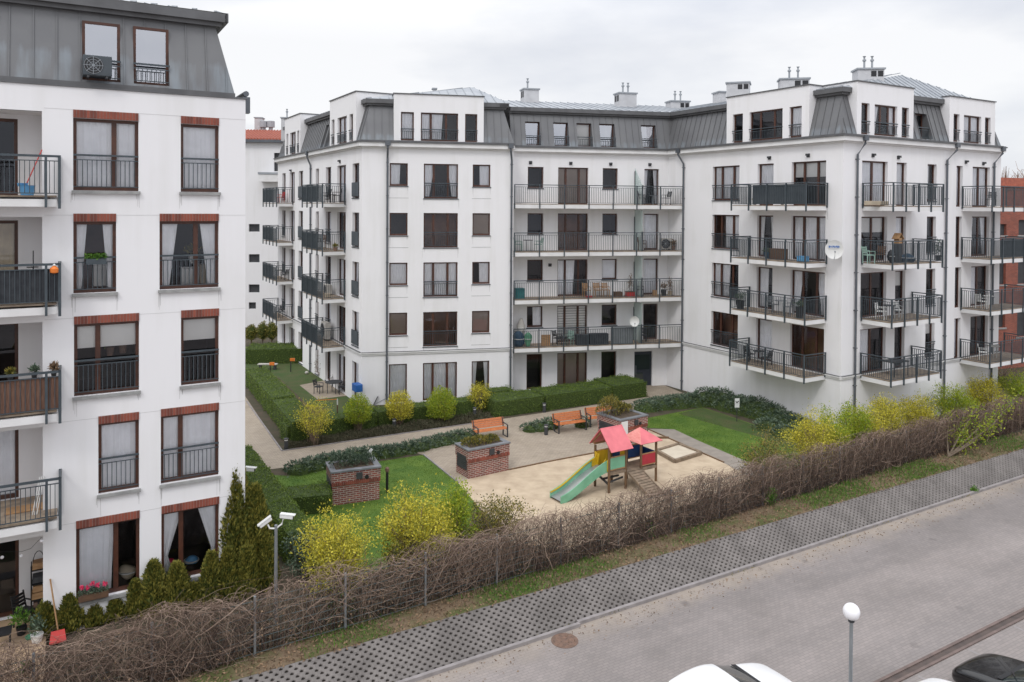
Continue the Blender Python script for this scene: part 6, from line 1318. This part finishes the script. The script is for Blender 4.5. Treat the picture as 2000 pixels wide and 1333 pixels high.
# long balconies, top to bottom
chair(FR, 1253, .9, Z1, 1.4, 'dark_grey', 'dark chair left of the small table on the top long balcony'); chair(FR, 1301, .9, Z1, -1.4, 'dark_grey', 'dark chair right of the small table on the top long balcony'); table(FR, 1278, .9, Z1, 'steel', 'small steel table between two dark chairs on the top long balcony', .3, .6)
chair(FR, 1013, .8, Z2, 1.5, 'plastic_green', 'green metal chair at the left end of the second long balcony'); chair(FR, 1052, .8, Z2, -1.5, 'plastic_green', 'green metal chair right of the round table on the second long balcony'); table(FR, 1032, .8, Z2, 'dark_grey', 'small round dark table between the green chairs', .32, .72)
chair(FR, 1255, .8, Z2, .8, 'wood_brown', 'dark brown deck chair before the right door of the second long balcony'); acunit(FR, FR.s(1302, 400, .5), .5, Z2, .7, .8, .3, 'beige unit at the right end of the second long balcony'); pot(FR, 1316, .8, Z2, .14, .3, 'rust', 'small pot with dry stems at the right end of the second long balcony', 'leaf_dead', .4)
crate(FR, 1015, .8, Z3, .6, .5, .62, 'teal', 'storage_bin', 'teal storage bin at the left end of the third long balcony', 'bin')
for x, lb in ((1147, 'tan wooden chair beside the door of the third long balcony'), (1168, 'middle tan wooden chair on the third long balcony'), (1184, 'right tan wooden chair on the third long balcony')): chair(FR, x, .7, Z3, 0, 'wood_light', lb)
crate(FR, 1208, .8, Z3, .5, .4, .28, 'wood_brown', 'toy_crate', 'low brown crate of toys under the rail of the third long balcony', 'crate'); crate(FR, 1232, .9, Z3, .55, .4, .3, 'red', 'toy_crate', 'red low box left of the glass divider on the third long balcony', 'crate', top='wood_brown'); table(FR, 1220, .6, Z3, 'white_plastic', 'small white table behind the toy boxes on the third long balcony', .2, .5)
chair(FR, 1252, .8, Z3, 1.2, 'black', 'black folding chair beside the right door of the third long balcony'); pot(FR, 1298, .8, Z3, .2, .4, 'dark_grey', 'dark pot near the right end of the third long balcony', 'leaf_dead', .5); pot(FR, 1310, .8, Z3, .17, .3, 'beige', 'pale pot with a twig at the right end of the third long balcony', 'leaf_dead', .9)
pot(FR, 1232, .5, Z3, .14, .3, 'beige', 'tall thin leafless plant against the glass divider of the third long balcony', 'leaf_dead', 1.2, lr=.2); crate(FR, 1152, 1.1, Z3, .4, .25, .12, 'red', 'toy', 'red toy lying on the floor of the third long balcony', 'toy', lid=False); crate(FR, 1280, 1.0, Z3, .25, .25, .4, 'wood_light', 'box', 'small tan box before the right door of the third long balcony', 'box', lid=False)
bundle(FR, 1019, .5, Z4+.5, .5, 1.25, 'stone', 'wrapped_figure', 'tall grey wrapped bundle at the left end of the lowest long balcony', 'bundle'); bundle(FR, 1014, 1.0, Z4, .8, 1.0, 'dark_teal', 'bundle', 'dark blue wrapped bundle at the left rail of the lowest long balcony', 'bundle'); bundle(FR, 1033, 1.05, Z4, .5, .95, 'green_mint', 'bundle', 'green wrapped bundle right of the dark blue one', 'bundle')
crate(FR, 1068, 1.1, Z4, .62, .05, .72, 'wood_light', 'wooden_board', 'pale wooden panel leaning on the lowest long balcony', 'panel', lid=False); chair(FR, 1090, .8, Z4, .6, 'black', 'black rattan seat left on the lowest long balcony'); chair(FR, 1114, .9, Z4, -.7, 'plastic_green', 'pale green chair by the slatted door of the lowest long balcony'); table(FR, 1102, .9, Z4, 'black', 'black table between the seats of the lowest long balcony', .3, .5)
crate(FR, 1138, 1.1, Z4, .75, .5, .62, 'shade_cloth', 'storage_box', 'smaller black storage box on the lowest long balcony', 'box'); crate(FR, 1170, 1.1, Z4, 1.3, .5, .66, 'shade_cloth', 'storage_box', 'larger black storage box on the lowest long balcony', 'box')
s0, s1 = FR.s(1193, 640, 1.4), FR.s(1236, 640, 1.4); m = MB(); m.fbox(FR, s0, s1, 1.39, 1.41, Z4+.02, Z4+1.12)
for k in range(14): s = s0+(s1-s0)*(k+.5)/14; m.fbox(FR, s-.02, s+.02, 1.412, 1.43, Z4+.02, Z4+1.12)
tag(m.build('rail_screen', 'steel'), 'silver grey slatted screen hung inside the rail of the lowest long balcony', 'screen')
dish(FR, 1239, 627, 1.75, .34, 'pale satellite dish clamped to the rail of the lowest long balcony', wallo=1.45, yaw=-.3); chair(FR, 1258, .7, Z4, -.5, 'black', 'black chair right of the satellite dish on the lowest long balcony'); crate(FR, 1012, .3, Z4, .3, .3, .4, 'stone', 'box', 'small grey box behind the dark blue bundle', 'box', lid=False)
# corner balconies facing left
dd, ff, rr = dish(FS, 1629, 487, .55, .50, 'large white satellite dish on the white wall between the balcony stacks', yaw=.75)
m = MB()
for k, (a, w_) in enumerate(((-.30, .07), (-.21, .06), (-.13, .03), (-.08, .06), (.0, .06), (.08, .06), (.16, .06), (.23, .05))): m.quad(*[(ff(math.hypot(x, z), math.atan2(z, x), .115)) for x, z in ((a, .10+.02*(k % 2)), (a+w_, .10+.02*(k % 2)), (a+w_, .21-.03*(k % 3 == 1)), (a, .21))])
m.build('lettering', 'blue', rr)
crate(FS, 1521, .8, Z2, .95, .4, .55, 'wood_brown', 'wooden_box', 'brown wooden box on the second left corner balcony', 'box', y=480); pot(FS, 1499, .9, Z2, .2, .35, 'dark_teal', 'blue pot left of the brown box', 'leaf_juniper', .2, y=480); crate(FS, 1568, 1.2, Z2, .5, .4, .26, 'light_blue', 'tub', 'bright blue plastic tub on the second left corner balcony', 'tub', y=490)
pot(FS, 1446, 1.4, Z3, .26, .5, 'black', 'black pot with a small conifer at the left end of the third left corner balcony', 'leaf_juniper', .5, y=580); pot(FS, 1562, 1.4, Z3, .22, .6, 'black', 'tall black pot at the right end of the third left corner balcony', 'leaf_juniper', .35, y=590); table(FS, 1525, .8, Z3, 'steel', 'grey table on the third left corner balcony', .32, y=580); chair(FS, 1510, .8, Z3, 1.4, 'steel', 'grey chair left of the grey table on the third left corner balcony', y=580); chair(FS, 1540, .8, Z3, -1.4, 'steel', 'grey chair right of the grey table on the third left corner balcony', y=580)
table(FS, 1482, .9, Z4, 'black', 'black round table on the lowest left corner balcony', .34, y=690); chair(FS, 1464, .9, Z4, 1.4, 'black', 'black chair left of the table on the lowest left corner balcony', y=690); chair(FS, 1497, .9, Z4, -1.4, 'black', 'black chair right of the table on the lowest left corner balcony', y=690)
for i, x in enumerate((1474, 1500, 1528)): pot(FS, x, 1.4, Z1, .12, .2, 'rust', ('left', 'middle', 'right')[i]+' small clay pot at the foot of the rail of the top left corner balcony', 'leaf_mixed', .15, y=400)
# corner balconies facing right
crate(FT, 1712, .9, Z1, 1.5, .4, .22, 'beige', 'cushion', 'rolled beige cushion on the top right corner balcony', 'cushion', y=400, lid=False); chair(FT, 1697, .9, Z2, 1.2, 'plastic_green', 'pale green chair at the left of the second right corner balcony', y=480); chair(FT, 1720, .9, Z2, -1.2, 'wood_brown', 'brown chair right of the pale green one on the second right corner balcony', y=480)
s = FT.s(1754, 470, 1.0); t = thing('bird_house', 'wooden bird house on a grey post on the second right corner balcony', 'bird house', FT.P(s, 1.0, Z2)); MB().fbox(FT, s-.16, s+.16, .85, 1.15, Z2, Z2+1.0).build('post', 'dark_grey', t); MB().fbox(FT, s-.14, s+.14, .86, 1.14, Z2+1.003, Z2+1.3).build('house', 'wood_light', t); P = FT.P; m = MB(); m.quad(P(s-.26, 1.2, Z2+1.25), P(s, 1.2, Z2+1.55), P(s, .8, Z2+1.55), P(s-.26, .8, Z2+1.25)); m.quad(P(s, 1.2, Z2+1.55), P(s+.26, 1.2, Z2+1.25), P(s+.26, .8, Z2+1.25), P(s, .8, Z2+1.55)); o = m.build('roof', 'wood_light', t); o.modifiers.new('t', 'SOLIDIFY').thickness = .03
bundle(FT, 1772, 1.2, Z2, .9, .45, 'dark_teal', 'cushion', 'dark blue cushion heap on the second right corner balcony', 'cushion', y=490); bundle(FT, 1741, 1.3, Z2, .4, .7, 'black', 'bag', 'black bag against the rail of the second right corner balcony', 'bag', y=490); pot(FT, 1833, 1.3, Z2, .16, .3, 'black', 'dark plant in the right end of the second right corner balcony', 'leaf_juniper', .9, y=470, lr=.22)
chair(FT, 1722, .9, Z3, .3, 'white_plastic', 'white plastic chair on the third right corner balcony, left of its table', y=570); chair(FT, 1752, .9, Z3, -.6, 'white_plastic', 'white plastic chair on the third right corner balcony, right of its table', y=570); table(FT, 1738, .9, Z3, 'dark_grey', 'dark table between white plastic chairs on the third right corner balcony', .32, y=570)
table(FT, 1748, 1.0, Z4, 'black', 'wide black table on the lowest right corner balcony', .42, .78, y=690, sq=True)
chair(FT, 1936, .9, Z1, -1.3, 'dark_grey', 'dark chair on the top balcony nearest the right edge', y=390); chair(FT, 1917, .9, Z3, 1.3, 'white_plastic', 'white chair left of the table on the third balcony nearest the right edge', y=560); table(FT, 1931, .9, Z3, 'white_plastic', 'white table on the third balcony nearest the right edge', .3, y=560); chair(FT, 1921, .9, Z4, .5, 'white_plastic', 'white chair on the lowest balcony nearest the right edge', y=670); table(FT, 1940, .9, Z4, 'stone', 'pale round table on the lowest balcony nearest the right edge', .35, y=670)
# balconies of the far left flank
chair(FK, 637, .6, Z1, .2, 'black', 'left black rattan chair on the top balcony of the left flank', y=380); chair(FK, 658, .7, Z1, -.5, 'black', 'right black rattan chair on the top balcony of the left flank', y=380); table(FK, 648, .9, Z1, 'black', 'low black table between the rattan chairs of the left flank', .3, .5, y=380)
chair(FK, 548, .6, Z1, .2, 'red', 'red folding chair on the top balcony of the farthest stack', y=380); chair(FK, 627, .7, Z2, .3, 'wood_brown', 'brown chair on the second balcony of the left flank', y=480); pot(FK, 655, .9, Z2, .15, .25, 'rust', 'small clay pot on the second balcony of the left flank', 'leaf_mixed', .2, y=480)
acunit(FK, -23.2, .45, Z3, .85, .66, .32, 'air conditioner on the third balcony of the left flank'); acunit(FK, -23.6, .45, Z4+.02, 1.0, 1.15, .36, 'large pale heat pump unit on the lowest balcony of the left flank')
table(FK, 545, .7, Z3, 'black', 'black table on the third balcony of the farthest stack', .35, y=560); chair(FK, 556, .6, Z3, -.9, 'dark_grey', 'dark chair on the third balcony of the farthest stack', y=560); chair(FK, 545, .7, Z4, .5, 'dark_grey', 'dark chair on the lowest balcony of the farthest stack', y=600)
crate(FK, 640, .9, Z3, .4, .3, .25, 'beige', 'box', 'small beige box beside the air conditioner of the left flank', 'box', y=570, lid=False)

# ================================================================= the near left building's balconies, windows and terrace
LF = [z+.30 for z in FZ]
P = FL.P
s = FL.s(53, 370, .3); c = P(s, .3, LF[0]); t = thing('bucket', 'light blue mop bucket on the top left balcony', 'bucket', c); MB().lathe([(.15, 0), (.19, .26), (.2, .27), (.17, .26), (.14, .04)], c, 18).build('tub', 'light_blue', t); MB().lathe([(.11, .24), (.13, .33), (.09, .33)], (c[0]-.12, c[1], c[2]), 12).build('wringer', 'light_blue', t)
m = MB(); m.bar((c[0]-.04, c[1], c[2]+.25), (P(FL.s(82, 300, .05), .1, 0)[0], P(FL.s(82, 300, .05), .1, 0)[1], LF[0]+1.25), .022); tag(m.build('mop', 'red'), 'red mop handle leaning out of the blue bucket', 'mop')
s = FL.s(106, 523, .7); t = thing('lantern', 'orange solar lantern on the rail corner of the second left balcony', 'lantern', P(s, .7, FZ[1]+1.38)); c = P(s, .76, FZ[1]+1.10); MB().lathe([(.03, 0), (.10, .03), (.11, .13), (.05, .19), (.02, .22)], c, 14).build('body', 'orange', t); MB().lathe([(.05, .221), (.03, .27)], c, 10).build('cap', 'white_plastic', t)
s = FL.s(65, 500, .6); m = MB(); m.bar(P(s, .62, FZ[1]+1.2), P(s, .62, FZ[1]+1.72), .02); m.bar(P(s-.15, .62, FZ[1]+1.28), P(s+.12, .62, FZ[1]+1.28), .03); tag(m.build('antenna', 'black'), 'thin black antenna above the rail of the second left balcony', 'antenna')
for x, mt, h_, lb in ((67, 'leaf_juniper', .16, 'small dark succulent on the reed screened balcony rail, left'), (105, 'leaf_dead', .2, 'reddish plant on the reed screened balcony rail, at the corner'), (20, 'leaf_mixed', .12, 'tiny plant on the reed screened balcony rail, far left')): pot(FL, x, .55, FZ[2]+1.2, .08, .14, 'dark_grey', lb, mt, h_, y=710)
s = FL.s(75, 900, .2); t = thing('drying_rack', 'folded white drying rack leaning on the fourth left balcony', 'drying rack', P(s, .2, LF[3])); m = MB()
for k in range(3): m.bar(P(s-.14+.05*k, .25, LF[3]), P(s+.03+.05*k, .02, LF[3]+.95), .018)
m.build('frame', 'white_plastic', t); m = MB(); m.bar(P(s-.05, .15, LF[3]+.5), P(s+.06, .15, LF[3]+.5), .015); m.build('crossbar', 'white_plastic', t)
crate(FL, 48, -.3, LF[3], .9, .5, .05, 'wood_light', 'wooden_mat', 'pale wooden mat on the floor of the fourth left balcony', 'mat', y=900, lid=False)
acunit(FL, FL.s(190, 140, .12), .12, 15.52, .72, .62, .36, 'outdoor unit hung before the left attic window of the near building', 'sheet_screen')
def wpot(px, py, row, oo, label, leafm, lh, r=.1, potm='dark_grey', h=.16, cat=None):
    zb = LZ[row][1]; return pot(FL, px, oo, zb+.1, r, h, potm, label, leafm, lh, y=py)
# flower boxes on the window rails
s0, s1 = FL.s(168, 520, .1), FL.s(208, 520, .1); t = thing('window_box', 'dark planter box with low green herbs on the rail of the second row left window', 'planter box', P(s0, .1, 10.3)); MB().fbox(FL, s0, s1, .0, .17, 10.30, 10.46).build('box', 'metal_grey', t)
n = 500; V, F_ = leaves(np.stack([(lambda s, o: s*FL.u[0]+o*FL.n[0])(RNG.uniform(s0, s1, n), RNG.uniform(0, .17, n)), (lambda s, o: FL.a+s*FL.u[1]+o*FL.n[1])(RNG.uniform(s0, s1, n), RNG.uniform(0, .17, n)), RNG.uniform(10.44, 10.6, n)], 1), .07, axis=np.array([0, 0, 1.]), aspect=.35)
def boxleaves(s0, s1, o0, o1, z0, z1, n, size, mat, parent):
    s = RNG.uniform(s0, s1, n); o = RNG.uniform(o0, o1, n); V, F_ = leaves(np.stack([s*FL.u[0]+o*FL.n[0], FL.a+s*FL.u[1]+o*FL.n[1], RNG.uniform(z0, z1, n)], 1), size, axis=np.array([0, 0, 1.]), aspect=.4); return npmesh('plants', V, F_, mat, parent)
boxleaves(s0, s1, 0, .17, 10.44, 10.58, 400, .07, 'leaf_fresh', t)
s0, s1 = FL.s(153, 1150, .12), FL.s(212, 1140, .12); t = thing('window_box', 'dark planter box with pink flowers in the lowest left window', 'planter box', P(s0, .1, .8)); MB().fbox(FL, s0, s1, .0, .2, .84, 1.0).build('box', 'wood_brown', t); boxleaves(s0, s1, 0, .2, .98, 1.12, 450, .07, 'leaf_juniper', t)
for x, y in ((160, 1149), (171, 1148), (190, 1143), (204, 1140), (180, 1140)):
    s, z = FL.hit(x, y, .12); c = P(s, .12, z); q, d = ell(60, c, (.05, .05, .05)); V, F_ = leaves(q, .05, aspect=.7); npmesh('flower', V, F_, 'flower_pink', t)
# plants and furniture seen through the windows
for x, y, o_, zb, mt, lh, lb in ((215, 690, -.75, 7.55, 'leaf_fresh', .6, 'big green houseplant behind the third row left window, left one'), (240, 690, -.7, 7.6, 'leaf_lime', .55, 'spiky green houseplant behind the third row left window, right one'), (376, 520, -.6, 10.2, 'leaf_mixed', .3, 'flowers in a white vase behind the second row right window')):
    pot(FL, x, o_, zb, .12, .25, 'white_plastic' if x == 376 else 'rust', lb, mt, lh, y=y, lr=.28)
crate(FL, 203, -.9, 9.6, .55, .4, .62, 'white_plastic', 'armchair', 'white armchair behind the second row left window', 'armchair', y=545, top='white_plastic'); crate(FL, 370, -.8, 9.55, .5, .4, .5, 'white_plastic', 'side_table', 'white side table under the vase behind the second row right window', 'table', y=545); crate(FL, 186, -.45, .95, .5, .02, .42, 'white_plastic', 'picture_card', 'white card propped inside the lowest left window above the flowers', 'card', y=1140, lid=False)
crate(FL, 405, -.7, 9.55, .5, .4, .62, 'beige', 'armchair', 'beige armchair behind the second row right window', 'armchair', y=545, lid=False)
bundle(FL, 250, -.5, .95, .5, .4, 'beige', 'soft_toy', 'beige soft toy heap inside the lowest left window', 'toy', y=1130); bundle(FL, 332, -.5, .95, .35, .3, 'flower_pink', 'soft_toy', 'pink toy inside the lowest right window', 'toy', y=1110); bundle(FL, 374, -.5, .95, .45, .25, 'light_blue', 'soft_toy', 'light blue toy inside the lowest right window', 'toy', y=1090)
# terrace
m = MB(); a_, b_ = FL.s(-140), FL.s(90, 1200, 0); m.fbox(FL, a_, b_, -1.3, 2.6, .02, .15); o = m.build('terrace_deck', 'deck_terrace'); tag(o, kind='structure')
s = FL.s(74, 1130, -.9); t = thing('shelf_rack', 'black metal rack stacked with wooden crates on the terrace', 'shelf', P(s, -.9, .15)); m = MB()
for a in (-.16, .16):
    for b in (-1.1, -.75): m.bar(P(s+a, b, .11), P(s+a, b, 1.75), .02)
m.tube([P(s+.02+.14*math.cos(k), -.9, 1.75+.35*math.sin(k)) for k in np.linspace(0, 3.14, 8)], .012, 5)
for z in (.3, .75, 1.2, 1.6): m.fbox(FL, s-.17, s+.17, -1.12, -.73, z, z+.02)
m.build('frame', 'black', t)
for k, (z, mt, w_) in enumerate(((.33, 'wood_brown', .28), (.52, 'rust', .22), (.78, 'wood_light', .30), (.98, 'wood_light', .24), (1.24, 'dark_grey', .26), (1.63, 'wood_light', .26))): tag(MB().fbox(FL, s-w_/2, s+w_/2, -1.08, -.76, z, z+.17).build('wooden_crate', mt), ('lowest crate', 'reddish box', 'pale crate on the middle shelf', 'small pale crate above the middle shelf', 'dark box on the third shelf', 'crate with herbs on the top shelf')[k]+' of the black terrace rack', 'crate', 'crates on the terrace rack')
m = MB(); p0 = FL.hit(112, 1192, .45); sA = FL.s(113, 1192, .5); sB = FL.s(98, 1112, .05); t = thing('shovel', 'long handled red snow shovel leaning on the white wall by the terrace', 'shovel', P(sA, .5, .1)); MB().bar(P(sA, .45, .35), P(sB, .04, 1.62), .03).build('handle', 'wood_light', t)
m.hexa([P(sA-.2, .75, .12), P(sA+.2, .75, .12), P(sA+.18, .50, .12), P(sA-.18, .50, .12), P(sA-.2, .75, .16), P(sA+.2, .75, .16), P(sA+.16, .46, .34), P(sA-.16, .46, .34)]); m.build('blade', 'red', t)
pot(FL, 72, .45 , .15, .16, .22, 'white_plastic', 'white bowl with a grey green plant on the terrace edge', 'leaf_juniper', .5, y=1200); pot(FL, 60, .15, .11, .14, .10, 'green_mint', 'pale green pot beside the white bowl on the terrace', None, y=1200); pot(FL, 42, -.2, .11, .14, .25, 'black', 'leafy potted plant before the terrace chair', 'leaf_fresh', .5, y=1180, lr=.3)
chair(FL, 50, -.7, .11, .8, 'black', 'black metal chair beside the rack on the terrace', y=1150)
t = thing('side_table', 'thin legged black table at the left edge of the terrace', 'table', P(FL.s(5, 1200, .4), .4, .11)); s = FL.s(5, 1200, .4); MB().fbox(FL, s-.35, s+.2, .1, .6, .58, .61).build('table_top', 'black', t)
for a, b in ((-.3, .15), (-.3, .55), (.16, .15), (.16, .55)): MB().bar(P(s+a, b, .11), P(s+a, b, .58), .02).build('leg', 'black', t)
t = thing('string_lights', 'string of round white bulbs under the lowest balcony', 'string lights', P(FL.s(40, 1070, .2), .2, 2.6)); pts = [P(FL.s(x, y, o), o, FL.hit(x, y, o)[1]) for x, y, o in ((-20, 1075, -.2), (4, 1078, -.2), (41, 1078, -.2), (60, 1072, .1), (81, 1050, .3))]; MB().tube(pts, .005, 4).build('cable', 'black', t)
for x, y, o in ((81, 1057, .3), (41, 1086, -.2), (4, 1089, -.2)): s, z = FL.hit(x, y, o); MB().sphere(P(s, o, z), .045, 10, 8).build('bulb', 'lamp_globe', t, smooth=True)
pot(FL, 50, 1.8, .02, .08, .1, 'rust', 'tiny green seedling pot at the near edge of the terrace', 'leaf_fresh', .2, y=1245)

# ================================================================= the small garden on the left
gp = G(652, 768); t = thing('garden_table', 'round dark garden table on the paved patch', 'table', (*gp, .014)); MB().lathe([(.55, .70), (.55, .73)], (*gp, 0), 24).build('table_top', 'dark_grey', t)
for k in range(4): a = k*1.571+.5; MB().bar((gp[0]+.4*math.cos(a), gp[1]+.4*math.sin(a), .014), (gp[0]+.42*math.cos(a), gp[1]+.42*math.sin(a), .7), .035).build('leg', 'dark_grey', t)
gc = chair_proto('dark_grey', 'dark garden chair standing apart left of the round table'); gc['group'] = 'garden chairs around the round table'; gc.location = (*G(622, 769), .014); gc.rotation_euler = (0, 0, 1.3)
for x, y, r, lb in ((668, 770, -1.2, 'dark garden chair nearest the white wall'), (676, 764, -1.7, 'dark garden chair against the wall, farther back'), (655, 757, .1, 'dark garden chair behind the round table')): copy_thing(gc, (*G(x, y), .014), r, lb, 'garden chairs around the round table')
s, z = FK.hit(697, 757, .3); m = MB(); m.fbox(FK, s-.35, s+.35, .05, .5, z-.22, z+.22); tag(m.build('storage_box', 'blue', bevel=.03), 'bright blue box hung by the narrow ground floor window', 'box')
for x, yb, yt, lb in ((528, 736, 708, 'near red topped garden stake left of the small lawn'), (568, 727, 700, 'far red topped garden stake before the deep hedge')):
    X, Y = G(x, yb); zt = atdepth(x, yt, Y)[2]; t = thing('garden_stake', lb, 'stake', (X, Y, 0), group='red topped garden stakes'); MB().bar((X, Y, 0), (X, Y, zt), .06).build('post', 'black', t); MB().box(X-.05, X+.28, Y-.05, Y+.05, zt-.2, zt).build('head', 'orange', t)
X, Y = G(523, 722); t = thing('garden_bench', 'low grey stone slab bench by the near red stake', 'bench', (X, Y, 0)); MB().box(X-.7, X+.7, Y-.2, Y+.2, .36, .42).build('slab', 'stone', t); MB().box(X-.6, X-.45, Y-.15, Y+.15, 0, .36).build('leg', 'dark_grey', t); MB().box(X+.45, X+.6, Y-.15, Y+.15, 0, .36).build('leg', 'dark_grey', t)
X, Y = G(659, 808); t = thing('garden_post', 'white topped post with a thin orange bar behind the first lime shrub', 'post', (X, Y, 0)); MB().bar((X, Y, 0), (X, Y, .5), .06).build('post', 'wood_brown', t); MB().bar((X, Y, .5), (X, Y, .85), .05).build('top', 'white_plastic', t); MB().bar((X, Y, .83), (X-1.2, Y-.2, .80), .03).build('bar', 'orange', t)
X, Y = G(731, 792); t = thing('leaning_board', 'leaning dark board propped at the white wall behind the lime shrubs', 'board', (X, Y, 0)); m = MB(); m.bar((X-.05, Y, 0), (X+.22, Y, .55), .3, .04); m.build('board', 'dark_grey', t); MB().bar((X, Y, .05), (X+.9, Y+.15, .5), .02).build('rod', 'steel', t)
for x, y, lb in ((599, 731, 'pale stone left on the small lawn'), (617, 728, 'pale stone right on the small lawn, nearer the wall')): X, Y = G(x, y); m = MB(); m.sphere((X, Y, .10), .14, 10, 6, (1, .8, .8)); tag(m.build('stone', 'stone', smooth=True), lb, 'stone', 'stones on the small lawn')
X, Y = G(626, 737); shrub('shrub', 'small reddish bare shrub at the corner of the white wall by the garden chairs', 'shrub', (X, Y, .8), (.5, .5, .7), 'leaf_dead', 300, .08, 60, tw='twig_dark')
for x, yt, yb, lb in ((491, 637, 668, 'clipped dark column tree nearest the left building in the far gap'), (513, 632, 668, 'middle clipped dark column tree in the far gap'), (531, 631, 662, 'right clipped dark column tree on a short stem in the far gap')):
    Y = 66.0; X, _, zt = atdepth(x, yt, Y); t = thing('column_tree', lb, 'tree', (X, Y, 0), group='clipped column trees in the far gap'); c, d = ell(1500, (X, Y, zt*.62), (.5, .5, zt*.42), shell=.6); V, F_ = leaves(c, .14, axis=d*.5+np.array([0, 0, .8]), aspect=.45); npmesh('crown', V, F_, 'leaf_thuja', t); MB().sphere((X, Y, zt*.62), 1, 10, 8, (.38, .38, zt*.36)).build('branches', 'hedge_core', t); MB().tube([(X, Y, 0), (X, Y, zt*.4)], .06, 6).build('trunk', 'bark', t)
